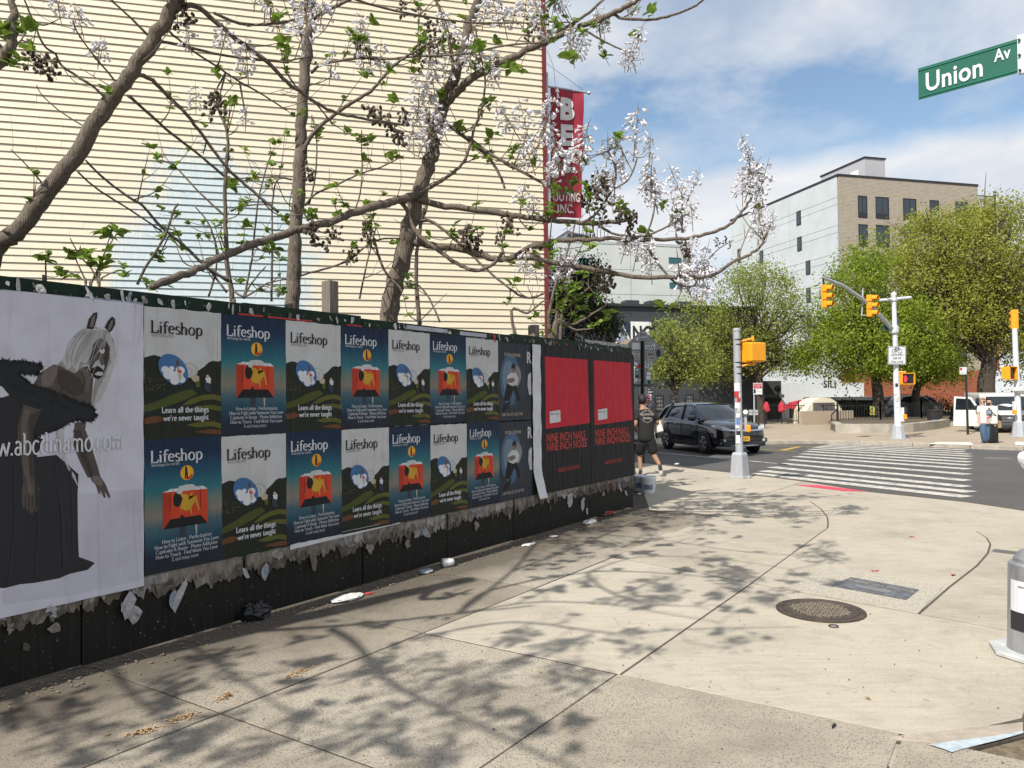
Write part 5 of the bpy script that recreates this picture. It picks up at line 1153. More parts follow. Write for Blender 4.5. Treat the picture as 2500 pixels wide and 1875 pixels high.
def signal_head(t, c, rz, h=1.07, name='signal_head'):                      # three-lamp head, lamps towards local -y
    R3 = Matrix.Rotation(rz, 3, 'Z'); mw = lambda x, y, z: Vector(c) + R3 @ Vector((x, y, z)); s = h / 3; b = None
    k = MB(); k.box(mw(0, .03, 0), (s * .95, .06, h * .98), mat=R3); b = k.build('housing_back', M_YEL, t, world=True, bevel=.02)
    for i in (-1, 0, 1):
        k = MB(); k.box(mw(0, -.06, i * s), (s * .9, .14, s * .92), mat=R3); k.build('lamp_section', M_YEL, b, world=True, bevel=.03)
        k = MB(); n = 12; ring = [(math.cos(2 * math.pi * j / n) * s * .38, math.sin(2 * math.pi * j / n) * s * .38) for j in range(n)]
        for j in range(n):
            x0, z0 = ring[j]; x1, z1 = ring[(j + 1) % n]
            if z0 + z1 < -s * .5: continue
            k.quad(mw(x0, -.12, i * s + z0), mw(x1, -.12, i * s + z1), mw(x1 * .96, -.34, i * s + z1 * .96), mw(x0 * .96, -.34, i * s + z0 * .96))
        k.build('visor', M_YEL, b, world=True, fix=False)
        k = MB(); k.poly([mw(x * .92, -.142, i * s + z * .92) for x, z in ring]); k.build('lamp', M_LENS, b, world=True, fix=False)
    return b
face_cam = lambda p: math.atan2(-p[0], p[1]) * -1.0

# the near pole with the yellow signal box seen from behind
bz = G(1806.5, 1166); SGP = thing('signal_pole', 'silver pole covered in stickers with a yellow pedestrian signal box at the near curb', 'signal pole', bz); yb = bz.y
oct_base(SGP, bz, .20, .165, top_z(1104, 1806, bz), M_POLE, 4).rotation_euler = (0, 0, 0)
k = MB(); ht = top_z(806, 1798, bz); tipx = P(1798, 806, yb).x; k.tube([bz + Vector((0, 0, .3)), Vector((tipx, yb, ht))], [.078, .074], 14); k.lathe([(.084, ht - .02), (.084, ht + .02), (.05, ht + .04)], 12, (tipx, yb, 0)); k.build('pole', M_POLE, SGP, world=True, smooth=False)
k = MB(); k.prism([G(1781, 1165, 0.003), G(1831, 1168, .003), G(1839, 1160, .003), G(1790, 1157, .003)], (0, 0, .03)); k.build('footing', M_CURB, SGP, world=True)
cb_ = P(1843, 860, yb - .03); ped_signal(SGP, cb_, R_(180 + 24), .40, .40, .24)
k = MB()
for yy in (832, 893):
    a, b = P(1806, yy + 2, yb), P(1838, yy - 6, yb - .03); k.tube([a, b], .022, 7); k.tube([b + Vector((0, 0, -.05)), b + Vector((0, 0, .05))], .03, 7)
tag(k.build('bracket', M_YEL, SGP, world=True), kind='stuff')
for i, yy in enumerate((829, 841, 885, 896, 912)):
    p = P(1800 + i * .6, yy, yb); k = MB(); k.lathe([(.083, -.012), (.086, 0), (.083, .012)], 12, p); k.build('band_clamp', M_DFRAME, SGP, world=True)
for px, py, w, h, mi in ((1801, 945, 16, 20, 0), (1798, 962, 10, 14, 1), (1804, 975, 10, 12, 1), (1809, 966, 8, 12, 0), (1803, 990, 16, 14, 0), (1808, 1002, 14, 10, 4), (1804, 1014, 12, 10, 0), (1802, 1030, 8, 18, 3), (1807, 1040, 10, 8, 4), (1803, 1057, 10, 10, 2), (1802, 1072, 10, 20, 0), (1811, 1064, 8, 9, 2), (1811, 1018, 8, 10, 2), (1800, 1041, 8, 8, 0), (1812, 985, 6, 16, 2)): sticker_on(SGP, Vector((bz.x - .025, yb, 0)), .078, px, py, w, h, mi, yb)
p = P(1820, 1030, yb); k = MB(); k.box(p, (.05, .06, .40)); k.build('button_box', M_POLE, SGP, world=True, bevel=.01)
k = MB(); k.box(P(1826.5, 1046, yb - .02), (.085, .12, .15)); k.build('push_button', M_YEL, SGP, world=True, bevel=.02)
k = MB(); k.cyl(P(1820, 1006, yb - .05), P(1820, 1006, yb - .07), .062, 16); rs = k.build('round_plate', M_STK[2], SGP, world=True); k = MB(); k.cyl(P(1820, 1006, yb - .072), P(1820, 1006, yb - .078), .048, 16); k.build('round_print', M_STK[0], rs, world=True)

# the far mast-arm pole
bz = G(2193, 1071, PLAZA_Z); FAR = thing('mast_arm_pole', 'tall pale pole across the street with a long mast arm and bicycle sign', 'signal pole', bz); y = bz.y
oct_base(FAR, bz, .27, .2, top_z(1037, 2192, bz) - bz.z, M_POLE); top = P(2182, 722, y)
k = MB(); mid = bz.lerp(top, .45); k.tube([bz + Vector((0, 0, .3)), mid, mid.lerp(top, .02), top], [.125, .115, .10, .082], 12); k.blob(top + Vector((0, 0, .03)), (.11, .11, .13)); k.build('pole', M_POLE2, FAR, world=True)
am = [P(x, yy, y - .4 * i) for i, (x, yy) in enumerate(((2181, 806), (2156, 779), (2133, 753), (2099, 725), (2056, 696), (2009, 677)))]
k = MB(); k.tube(am, [.085, .082, .078, .07, .06, .05], 10); k.build('mast_arm', M_POLE, FAR, world=True)
k = MB(); k.tube([P(2183, 735, y), P(2110, 707, y - 1.2), P(2009, 673, y - 2.0)], .012, 5); k.build('stay_cable', M_DFRAME, FAR, world=True)
k = MB(); k.tube([P(2148, 733, y), P(2183, 730, y), P(2224, 726, y)], .055, 8); k.lathe([(.12, -.06), (.12, .06)], 12, P(2182, 731, y)); k.build('cross_arm', M_POLE2, FAR, world=True)
k = MB(); k.lathe([(.15, -.12), (.17, -.05), (.17, .12), (.15, .16)], 12, P(2183, 806, y)); k.build('arm_collar', M_POLE2, FAR, world=True)
h1 = P(2013, 724, y - 2.0); signal_head(FAR, h1, R_(38), .88); k = MB(); k.tube([am[-1], h1 + Vector((0, .03, .44))], .03, 6); k.build('hanger', M_DFRAME, FAR, world=True)
k = MB(); k.tube([P(2006, 690, y - 2), P(1992, 697, y - 2), P(1990, 704, y - 2), P(2004, 702, y - 2)], .01, 5); k.build('cable_loop', M_DFRAME, FAR, world=True)
h2 = P(2123, 747, y - 1.0); signal_head(FAR, h2, R_(38), .86); k = MB(); k.tube([P(2112, 770, y - 1), P(2104, 771, y - 1), P(2107, 703, y - 1)], .028, 6); k.build('hanger', M_POLE, FAR, world=True)
def flat_sign(t, px0, py0, px1, py1, y, name, mat, th=.012, skew=0.0):
    a, b, c, d = P(px0, py1, y), P(px1, py1, y + skew), P(px1, py0, y + skew), P(px0, py0, y); m = MB(); m.prism([a, b, c, d], (0, th, 0)); return m.build(name, mat, t, world=True)
def sign_text(t, s, px, py, hpx, y, mat, xs=.85, bold=.02, al='CENTER', slope=0.0, dy=-.004):
    c = P(px, py, y + dy); sz = hpx * y / F_PX / .72; vs, fs = text_mb(s, sz, xs, bold, al); m = MB(); m.add([(c.x + x, y + dy, c.z + z + x * slope) for x, z in vs], fs); return m.build('lettering', mat, t, world=True, fix=False)
M_SWH = M('sign_white', (0.62, 0.64, 0.66), 0.5, var=0.06); M_SBK = M('sign_black', (0.02, 0.02, 0.022), 0.5, var=0)
bs = flat_sign(FAR, 2168, 845, 2212, 890, y - .2, 'bicycle_sign', M_SWH)
k = MB(); q0_, q1_ = P(2169.5, 888.5, y - .204), P(2210.5, 846.5, y - .204)
for a, b in (((q0_.x, q0_.z), (q1_.x, q0_.z)), ((q0_.x, q1_.z), (q1_.x, q1_.z)), ((q0_.x, q0_.z), (q0_.x, q1_.z)), ((q1_.x, q0_.z), (q1_.x, q1_.z))): k.tube([(a[0], y - .204, a[1]), (b[0], y - .204, b[1])], .008, 4)
tag(k.build('sign_border', M_SBK, bs, world=True), kind='stuff')
k = MB(); s = y / F_PX
cA, cB = P(2183, 857.5, y - .206), P(2197, 857, y - .206)
for c in (cA, cB):
    ring = [c + Vector((math.cos(t) * 5 * s, 0, math.sin(t) * 5 * s)) for t in [2 * math.pi * i / 14 for i in range(15)]]; k.tube(ring, .008, 4, False)
fr = {'b': P(2189, 857.5, y - .206), 's': P(2187, 850.5, y - .206), 'h': P(2194.5, 849.5, y - .206)}
for a, b in ((cA, fr['b']), (cA, fr['s']), (fr['s'], fr['b']), (fr['s'], fr['h']), (fr['b'], fr['h']), (fr['h'], cB), (fr['h'], P(2193, 847.8, y - .206)), (P(2185, 849.5, y - .206), P(2189, 849.5, y - .206))): k.tube([a, b], .009, 4)
tag(k.build('bicycle_symbol', M_SBK, bs, world=True, fix=False), kind='stuff')
for i, s_ in enumerate(('ALLOWED', 'USE OF', 'FULL LANE')): sign_text(bs, s_, 2190 + .3 * i, 868.5 + 8.4 * i, 4.6, y - .2, M_SBK, .9, .02)
M_SGRN = M('sign_green', (0.0, 0.10, 0.062), 0.45, var=0.06)
us = flat_sign(FAR, 2154, 795, 2181, 806.5, y - .25, 'street_name_plate', M_SGRN, skew=.5); 
c = P(2155.5, 804.5, y - .26); vs, fs = text_mb('Union', .15, .72, .02); m = MB(); m.add([(c.x + x, c.y + x * 1.05 - .01, c.z + z) for x, z in vs], fs); m.build('lettering', M_SWH, us, world=True, fix=False)
flat_sign(FAR, 2187, 780, 2197, 791, y + .1, 'street_name_plate', M('sign_navy', (0.02, 0.05, 0.1), .5), skew=1.0)
ped_signal(FAR, P(2213.5, 924.5, y - .25), R_(4), .50, .42, .2, hand=True)
k = MB(); 
for yy in (909, 940): k.tube([P(2187, yy, y), P(2212, yy - 1, y - .2)], .035, 6)
tag(k.build('bracket', M_YEL, FAR, world=True), kind='stuff')
k = MB(); k.box(P(2203, 1012, y - .15), (.10, .1, .55)); k.build('button_box', M_SWH, FAR, world=True); k = MB(); k.box(P(2209, 1017, y - .2), (.12, .1, .18)); k.build('push_button', M_YEL, FAR, world=True)
for px, py, w, h, mi in ((2187, 955, 8, 16, 0), (2190, 975, 7, 10, 4), (2189, 940, 6, 8, 2), (2190, 990, 6, 8, 0)): sticker_on(FAR, Vector((bz.x - .05, y, 0)), .12, px, py, w, h, mi, y)

# the right-hand far pole
bz = G(2488, 1066, PLAZA_Z); RP = thing('signal_pole', 'silver pole at the right photo edge with a yellow signal seen from behind', 'signal pole', bz); y = bz.y
oct_base(RP, bz, .27, .2, .62, M_POLE); top = P(2477, 802, y); k = MB(); k.tube([bz + Vector((0, 0, .3)), top], [.115, .095], 12); k.build('pole', M_POLE2, RP, world=True)
signal_head(RP, P(2477, 780, y), R_(165), .80); k = MB(); k.cyl(P(2477, 804, y), P(2477, 812, y), .075, 8); k.build('signal_neck', M_YEL, RP, world=True)
ped_signal(RP, P(2462, 911, y - .1), R_(28), .50, .50, .3)
k = MB(); k.tube([P(2466, 897, y), P(2482, 897, y)], .03, 6); k.tube([P(2466, 925, y), P(2482, 925, y)], .03, 6); tag(k.build('bracket', M_YEL, RP, world=True), kind='stuff')
k = MB(); k.box(P(2476, 995, y - .15), (.09, .1, .5)); k.build('button_box', M_SWH, RP, world=True); k = MB(); k.box(P(2477, 1006, y - .2), (.13, .1, .16)); k.build('push_button', M_YEL, RP, world=True)
# crumpled foil tied round it
M_FOIL = M('crumpled_plastic', (0.62, 0.63, 0.64), 0.25, 0.25, var=0.3, scale=9, bump=0.9, bscale=8)
def crumple(name, c, size, mat, parent=None, seed=1, n=14, m_=9):
    r = random.Random(seed); k = MB(); k.blob((0, 0, 0), size, n, m_); k.v = [(x * r.uniform(.72, 1.25), y_ * r.uniform(.72, 1.25), z * r.uniform(.72, 1.25)) for x, y_, z in k.v]
    o = k.build(name, mat, parent, world=parent is not None)
    if parent is None: o.location = c
    else:
        for v in o.data.vertices: v.co += Vector(c)
    return o
crumple('foil_wrap', P(2494, 952, y - .12), (.34, .2, .16), M_FOIL, RP, 5)

# sign posts
def sign_post(label, base_px, top_px, z, mat, r=.04, w=None):
    b = G(*base_px, z); t = thing('sign_post', label, 'sign post', b); k = MB(); tp = P(top_px[0], top_px[1], b.y)
    k.tube([b, tp], r, 4 if w is None else 6); k.build('post', mat, t, world=True); return t, b.y
t, y = sign_post('black post carrying the back of a grey diamond sign covered in stickers', (1570, 1131), (1569, 833), 0.0, M_IRON, .045)
M_ALU = M('sign_back_aluminium', (0.22, 0.225, 0.23), 0.5, 0.3, var=0.08, scale=5)
D_ = [P(1569, 803, y + .03), P(1623, 857, y + .03), P(1569, 916, y + .03), P(1514, 857, y + .03)]; k = MB(); k.prism(D_, (0, .012, 0)); dia = k.build('diamond_plate', M_ALU, t, world=True)
lp = flat_sign(t, 1549, 903, 1592, 938, y + .035, 'lower_plate', M_ALU)
flat_sign(t, 1561, 945, 1580, 966, y + .03, 'small_plate', M('pale_sign_back', (0.32, 0.33, 0.34), .5))
def stick(px0, py0, px1, py1, mi, par=dia, txt=None, rot=0, tm=None):
    a = P((px0 + px1) / 2, (py0 + py1) / 2, y + .026); s = y / F_PX; hw, hh = (px1 - px0) * s / 2, (py1 - py0) * s / 2; c_, s_ = math.cos(rot), math.sin(rot); m = MB()
    m.poly([(a.x + x * c_ - z * s_, y + .026, a.z + x * s_ + z * c_) for x, z in ((-hw, -hh), (hw, -hh), (hw, hh), (-hw, hh))]); o = m.build('sticker', M_STK[mi], par, world=True, fix=False)
    if txt:
        L = txt.split('/'); m = MB()
        for i, ln in enumerate(L):
            vs, fs = text_mb(ln, 1, 1, .04, 'CENTER'); wd = max(x for x, z in vs) - min(x for x, z in vs); sx = hw * 1.8 / wd; sz = hh * 2 / (len(L) * .95)
            m.add([(a.x + x * sx * c_, y + .024, a.z + hh - (i + .82) * hh * 2 / len(L) + z * sz + x * sx * s_) for x, z in vs], fs)
        m.build('lettering', M_STK[2] if mi != 2 else M_STK[0], o, world=True, fix=False)
stick(1561, 811, 1580, 824, 0, txt='BEHAND'); stick(1543, 837, 1563, 853, 0); stick(1576, 836, 1599, 852, 0, txt='KEST/GAK'); stick(1540, 858, 1561, 878, 0, txt='STAND/UP GIRL/SEZE'); stick(1581, 861, 1599, 879, 4, txt='BERE/TEASE'); stick(1575, 881, 1592, 898, 0, txt='WC/TZ'); stick(1545, 884, 1557, 892, 0, rot=-.5); stick(1556, 889, 1564, 899, 1, rot=-.2); stick(1553, 824, 1559, 831, 0)
m = MB(); a = P(1607.5, 862, y + .025); m.poly([(a.x + math.cos(i * .5236) * .06, y + .025, a.z + math.sin(i * .5236) * .10) for i in range(12)]); m.build('sticker', M_STK[2], dia, world=True, fix=False)
for px, py, w, h, mi in ((1554, 910, 8, 9, 5), (1556, 919, 7, 6, 2), (1552, 928, 9, 8, 0), (1584, 912, 10, 8, 0), (1583, 922, 11, 9, 0), (1577, 933, 8, 7, 5), (1585, 933, 6, 8, 2), (1563, 929, 6, 8, 4)): stick(px - w / 2, py - h / 2, px + w / 2, py + h / 2, mi, lp)
t, y = sign_post('thin post with a red and white no-entry sign behind the walking man', (1585, 1092), (1585, 950), ROAD_Z, M_POLE, .035)
ne = flat_sign(t, 1577, 962, 1590, 989, y - .08, 'no_entry_plate', M_SWH); M_SRED = M('sign_red', (0.42, 0.015, 0.03), 0.5, var=0.05)
for yy in (969.5, 982):
    a = P(1583.5, yy, y - .086); m = MB(); m.poly([(a.x + math.cos(i * .349) * .085, y - .086, a.z + math.sin(i * .349) * .085) for i in range(18)]); o = m.build('red_disc', M_SRED, ne, world=True, fix=False); flat_sign(o, 1580, yy - .8, 1587, yy + .8, y - .09, 'white_bar', M_SWH, .002)
ow = flat_sign(t, 1579, 952, 1594, 962, y - .09, 'one_way_plate', M_SBK); sign_text(ow, 'WAY', 1587, 959.5, 4.5, y - .09, M_SWH, .8)
t, y = sign_post('parking sign with red upper half on a thin post behind the near signal pole', (1842, 1046), (1841, 936), PLAZA_Z, M_POLE, .045)
ps = flat_sign(t, 1839, 935, 1861, 963, y - .08, 'parking_plate', M_SWH); flat_sign(ps, 1840, 936.5, 1860, 948.5, y - .086, 'red_field', M_SRED, .003)
for i, s_ in enumerate(('NO STANDING', 'ANYTIME')): sign_text(ps, s_, 1850, 941.5 + 4.8 * i, 2.6, y - .086, M_SWH, .8)
flat_sign(ps, 1840, 950, 1845, 960, y - .086, 'dark_symbol', M_SBK, .003); flat_sign(ps, 1847, 954, 1859, 956, y - .086, 'print_line', M_STK[4], .003)
t, y = sign_post('black post with a small white parking sign left of the couple', (2363, 1061), (2358, 900), PLAZA_Z, M_IRON, .055)
ps = flat_sign(t, 2343, 896, 2360, 914, y - .08, 'parking_plate', M_SWH); flat_sign(ps, 2344, 897.5, 2349, 904, y - .086, 'red_symbol', M_SRED, .003); flat_sign(ps, 2345, 909, 2358, 910.5, y - .086, 'print_line', M_STK[4], .003)
# a park notice board by the pole, the yellow poster on the tree
t, y = sign_post('dark notice board with white print by the park gate', (1835, 1044), (1835, 1000), PLAZA_Z, M_IRON, .05)
nb = flat_sign(t, 1812, 998, 1853, 1016, y - .1, 'board', M_SBK); 
for i in range(4): flat_sign(nb, 1842, 1001 + 3.4 * i, 1851, 1002.6 + 3.4 * i, y - .104, 'print_line', M_STK[0], .002); flat_sign(nb, 1828, 1001 + 3.4 * i, 1838, 1002.6 + 3.4 * i, y - .104, 'print_line', M_STK[0], .002)

# the near pole just outside the frame at the right: base cover, street sign, foil
bz = Vector((3.43, 5.0, 0)); NPO = thing('street_sign_pole', 'silver pole base with white and black sticker at the right edge, carrying the green sign', 'sign pole', bz)
M_ZINC = M('worn_zinc', (0.36, 0.37, 0.39), 0.38, 0.55, var=0.3, scale=9, stretch=(1, 1, .25), bump=0.15, bscale=30)
k = MB(); k.lathe([(.205, .03), (.20, .06), (.188, .56), (.186, .585), (.16, .60), (.155, .62), (.12, .665), (.07, .67)], 28, bz); k.build('base_cover', M_ZINC, NPO, world=True, smooth=False)
k = MB(); k.lathe([(.31, .004), (.31, .022), (.285, .03), (.2, .03)], 8, bz); k.build('base_plate', M('footing_paint', (0.42, 0.43, 0.42), 0.7, var=.2), NPO, world=True)
k = MB(); k.tube([bz + Vector((0, 0, .6)), bz + Vector((.16, 0, 4.25))], [.075, .06], 14); k.build('pole', M_ZINC, NPO, world=True)
def wrap(z0, z1, a0, a1, r0, r1, mat, name):
    m = MB(); n = 12; f = lambda z: .20 + (.188 - .20) * (z - .06) / .5
    for i in range(n): 
        t0, t1 = R_(a0 + (a1 - a0) * i / n), R_(a0 + (a1 - a0) * (i + 1) / n)
        m.quad(*[bz + Vector((math.cos(t) * (f(z) + .003), math.sin(t) * (f(z) + .003), z)) for t, z in ((t0, z0), (t1, z0), (t1, z1), (t0, z1))])
    return m.build(name, mat, NPO, world=True, fix=False)
lb = wrap(.29, .49, 175, 290, 0, 0, M_SWH, 'white_label'); wrap(.17, .29, 175, 290, 0, 0, M_SBK, 'black_label')
for i in range(6):
    a = R_(196 + 2.2 * i); 
    m = MB(); p = bz + Vector((math.cos(a) * .1975, math.sin(a) * .1975, .455)); s_ = Vector((-math.sin(a), math.cos(a), 0)) * .0026; u = Vector((0, 0, .004)); m.quad(p - s_ - u, p + s_ - u, p + s_ + u, p - s_ + u); m.build('print_dot', M_SBK, lb, world=True, fix=False)
crumple('foil_wrap', P(2506, 1122, 5.0) , (.05, .04, .055), M_FOIL, NPO, 9)
sl, sr = P(2242, 201, 5.45), P(2487, 141, 5.0)
ud = (Vector((sr.x - sl.x, sr.y - sl.y, 0))).normalized(); un = Vector((ud.y, -ud.x, 0)); sh_ = .226; zc = (sl.z + sr.z) / 2; L_s = Vector((sr.x - sl.x, sr.y - sl.y, 0)).length
o_s = Vector((sl.x, sl.y, zc - sh_ / 2))
mw = lambda x, z, o=0.0: o_s + ud * x + Vector((0, 0, z)) + un * o
k = MB(); k.prism([mw(0, 0), mw(L_s, 0), mw(L_s, sh_), mw(0, sh_)], -un * .004); us = k.build('street_name_plate', M_SGRN, NPO, world=True)
k = MB()
for zz in (.014, .205): k.prism([mw(.004, zz, .001), mw(L_s - .004, zz, .001), mw(L_s - .004, zz + .007, .001), mw(.004, zz + .007, .001)], un * .004)
tag(k.build('extruded_rib', M('sign_green_rib', (0.004, 0.15, 0.095), .4, var=0), us, world=True), kind='stuff')
def us_text(s, x, z, size, xs, b): 
    vs, fs = text_mb(s, size, xs, b); m = MB(); m.add([mw(x + a * 1.0, z + c, .0055) for a, c in vs], fs); m.build('lettering', M_SWH, us, world=True, fix=False)
us_text('Union', .045, .045, .185, .78, .02); us_text('Av', .478, .115, .115, .72, .018)
k = MB(); k.prism([mw(L_s - .005, -.01, .006), mw(L_s + .22, -.01, .006), mw(L_s + .22, sh_ + .02, .006), mw(L_s - .005, sh_ + .02, .006)], -un * .03); br = k.build('bracket', M_POLE2, NPO, world=True)
for zz in (.01, .11, .21):
    k = MB(); k.cyl(mw(L_s + .008, zz, .006), mw(L_s + .008, zz, .022), .008, 6); k.build('bolt', M_IRON, br, world=True)
# manhole and hatch
mc = G(2003, 1491); mh = thing('manhole_cover', 'round rusty cast-iron manhole cover with a basket-weave pattern', 'manhole cover', mc)
M_CAST = M('rusty_cast_iron', (0.075, 0.056, 0.042), 0.6, 0.3, var=0.4, scale=9, bump=0.3, bscale=60)
M_CASTH = M('worn_cast_iron', (0.20, 0.165, 0.125), 0.6, 0.2, var=0.3, scale=12)
ex = (G(1884, 1485) - G(2122, 1500)).length / 2; rr_ = ex * .93
k = MB(); k.lathe([(rr_, -.05), (rr_, .010), (rr_ - .01, .0125), (rr_ - .045, .0125), (rr_ - .05, .006), (.02, .006)], 48, mc); k.build('frame', M_CAST, mh, world=True)
k = MB(); k.lathe([(rr_ - .053, .004), (rr_ - .055, .013), (rr_ - .10, .0135), (rr_ - .105, .008), (.01, .008)], 48, mc); k.build('lid', M_CAST, mh, world=True)
k = MB(); st_ = .034; R0 = rr_ - .125
nn_ = int(R0 / st_) + 1
for i in range(-nn_, nn_ + 1):
    for j in range(-nn_, nn_ + 1):
        c = FD * (i * st_) + FN * (j * st_)
        if c.length > R0: continue
        kk = (i + 2 * j) % 4; L = st_ * 1.0 if kk in (0, 1) else st_ * 1.0
        if (i + j) % 2 == 0: k.box(mc + c + Vector((0, 0, .0105)), (st_ * 1.25, .012, .009), FZ)
        else: k.box(mc + c + Vector((0, 0, .0105)), (.012, st_ * 1.25, .009), FZ)
tag(k.build('raised_pattern', M_CASTH, mh, world=True, fix=False), kind='stuff')
hp = [G(x, y_, 0.006) for x, y_ in ((2030, 1431), (2078, 1411), (2243, 1441), (2212, 1465))]
ht_ = thing('hatch_plate', 'worn blue-grey rectangular metal hatch plate beside the manhole cover', 'hatch plate', sum(hp, Vector()) / 4)
M_HATCH = M('worn_hatch_metal', (0.15, 0.155, 0.165), 0.5, 0.4, var=0.45, scale=14, bump=0.3, bscale=50); k = MB(); k.prism(hp, (0, 0, .008)); k.build('plate', M_HATCH, ht_, world=True)
eu, ev = (hp[2] - hp[1]), (hp[0] - hp[1]); Lu, Lv = eu.length, ev.length; eu, ev = eu / Lu, ev / Lv
def hatch_text(s, fu, fv, size):
    vs, fs = text_mb(s, size, 1.0, .02, 'CENTER'); m = MB(); m.add([hp[1] + eu * (fu * Lu + x) + ev * (fv * Lv - y_) + Vector((0, 0, .0095)) for x, y_ in vs], fs); m.build('lettering', M('hatch_letter', (0.25, 0.22, 0.17), .6), ht_, world=True, fix=False)
hatch_text('MADE IN INDIA', .5, .35, .085)
m = MB(); f_ = lambda u, v: hp[1] + eu * (u * Lu) + ev * (v * Lv) + Vector((0, 0, .0092)); m.prism([f_(.26, .55), f_(.78, .55), f_(.78, .78), f_(.26, .78)], (0, 0, .003)); m.build('name_panel', M('hatch_panel', (0.22, 0.22, 0.22), .5, .3), ht_, world=True)
# ------------------------------------------------------------------ vehicles
M_TYRE = M('tyre_rubber', (0.018, 0.018, 0.018), 0.85, var=0.1); M_RIM = M('alloy_rim', (0.42, 0.42, 0.44), 0.3, 0.8, var=0.05); M_CHROME = M('chrome', (0.75, 0.76, 0.78), 0.12, 1.0, var=0); M_BLKPL = M('black_plastic', (0.02, 0.02, 0.021), 0.6, var=0.05)
M_LAMP = M('headlamp_glass', (0.62, 0.65, 0.68), 0.12, 0.3, var=0.1, scale=30); M_AUTOGL = M('tinted_car_glass', (0.012, 0.017, 0.022), 0.04, var=0, spec=0.9)
def make_car(label, loc, rz, paint, group=None, z=ROAD_Z):
    t = thing('parked_car' if 'parked' in label else 'car', label, 'car', (loc[0], loc[1], z), rz, group)
    # lower body: stations (x, half width, underside, shoulder height, top height)
    S = [(2.32, .58, .42, .66, .74), (2.24, .76, .30, .72, .86), (2.05, .86, .24, .80, .96), (1.70, .905, .24, .88, 1.03), (1.25, .915, .24, .93, 1.09), (.80, .915, .24, .96, 1.12), (0, .92, .24, .98, 1.13), (-.9, .925, .24, 1.00, 1.15), (-1.5, .92, .25, 1.02, 1.17), (-1.95, .90, .28, 1.03, 1.18), (-2.22, .83, .34, 1.0, 1.14), (-2.30, .70, .42, .92, 1.02)]
    k = MB(); ring = None
    for x, w, u, s, tp in S:
        pr = [(0, u), (w * .9, u), (w, u + .10), (w * 1.0, (u + s) * .5), (w * .985, s), (w * .90, tp - .01), (w * .55, tp + .015), (0, tp + .03)]
        pts = [(x, y, zz) for y, zz in pr] + [(x, -y, zz) for y, zz in pr[-2:0:-1]]
        base = len(k.v); k.v += pts; n = len(pts)
        if ring is not None:
            for j in range(n): k.f.append((ring + j, ring + (j + 1) % n, base + (j + 1) % n, base + j))
        ring = base
    k.f.append(tuple(range(n))); k.f.append(tuple(range(ring, ring + n)))
    k.build('body', paint, t, True, sub=1)
    # cabin
    C_ = [(1.12, .70, 1.09, 1.10), (.78, .745, 1.10, 1.32), (.38, .73, 1.10, 1.565), (.05, .72, 1.1, 1.625), (-.6, .715, 1.1, 1.65), (-1.3, .70, 1.12, 1.625), (-1.75, .68, 1.13, 1.53), (-2.05, .66, 1.14, 1.32), (-2.18, .64, 1.12, 1.16)]
    k = MB(); ring = None
    for x, w, b, tp in C_:
        wb = .835 - max(0, -x - 1.2) * .06
        wt = min(wb, wb - (tp - b) * .36)
        pts = [(x, wb, b - .03), (x, wt, tp - .03), (x, wt - .08, tp), (x, 0, tp + .02), (x, -wt + .08, tp), (x, -wt, tp - .03), (x, -wb, b - .03)]
        base = len(k.v); k.v += pts
        if ring is not None:
            for j in range(6): k.f.append((ring + j, ring + j + 1, base + j + 1, base + j))
        ring = base
    k.build('glasshouse', M_AUTOGL, t, True)
    def cab(x, sd, f):                                       # point on the cabin side, f 0 belt .. 1 roof rail
        for a, b in zip(C_[:-1], C_[1:]):
            if a[0] >= x >= b[0]: q = (a[0] - x) / (a[0] - b[0]); bb, tp = a[2] + (b[2] - a[2]) * q, a[3] + (b[3] - a[3]) * q; break
        wb = .835 - max(0, -x - 1.2) * .06; wt = wb - (tp - bb) * .36
        return Vector((x, sd * (wb + (wt - wb) * f), bb - .03 + (tp - bb) * f))
    k = MB(); ring = None                                     # roof skin
    for x in (.30, .05, -.6, -1.3, -1.72, -1.86):
        a, b = cab(x, 1, .93), cab(x, 1, 1.0); up = .022
        pts = [(x, a.y + .015, a.z), (x, b.y + .012, b.z + .012), (x, b.y - .08, b.z + .05), (x, 0, b.z + .075), (x, -b.y + .08, b.z + .05), (x, -b.y - .012, b.z + .012), (x, -a.y - .015, a.z)]
        base = len(k.v); k.v += pts
        if ring is not None:
            for j in range(6): k.f.append((ring + j, ring + j + 1, base + j + 1, base + j))
        ring = base
    k.build('roof', paint, t, True, fix=False)
    for sd in (1, -1):
        for nm, pth, r in (('front_pillar', [cab(1.10, sd, .4), cab(.78, sd, 1), cab(.38, sd, 1), cab(.05, sd, 1)], .036), ('centre_pillar', [cab(-.28, sd, 0), cab(-.36, sd, 1)], .05), ('rear_pillar', [cab(-1.62, sd, 0), cab(-1.5, sd, .5), cab(-1.35, sd, 1)], .05), ('tail_pillar', [cab(-2.12, sd, 0), cab(-2.0, sd, .9), cab(-1.78, sd, 1), cab(-1.3, sd, 1)], .07)):
            k = MB(); k.tube(pth, r, 6); k.build(nm, paint, t)
        k = MB(); k.tube([cab(x, sd, .03) + Vector((0, sd * .012, 0)) for x in (.95, .3, -.6, -1.3, -1.8)] + [cab(-1.55, sd, .5) + Vector((0, sd * .02, 0)), cab(-1.2, sd, .93) + Vector((0, sd * .02, 0)), cab(-.3, sd, .95) + Vector((0, sd * .02, 0))], .011, 5); k.build('window_trim', M_CHROME, t)
        k = MB(); k.box((.72, sd * 1.0, 1.16), (.16, .24, .16)); m_ = k.build('mirror', paint, t, bevel=.05)
        for x in (.28, -.62): k = MB(); k.box((x, sd * .925, .93), (.2, .03, .035)); k.build('door_handle', paint, t, bevel=.01)
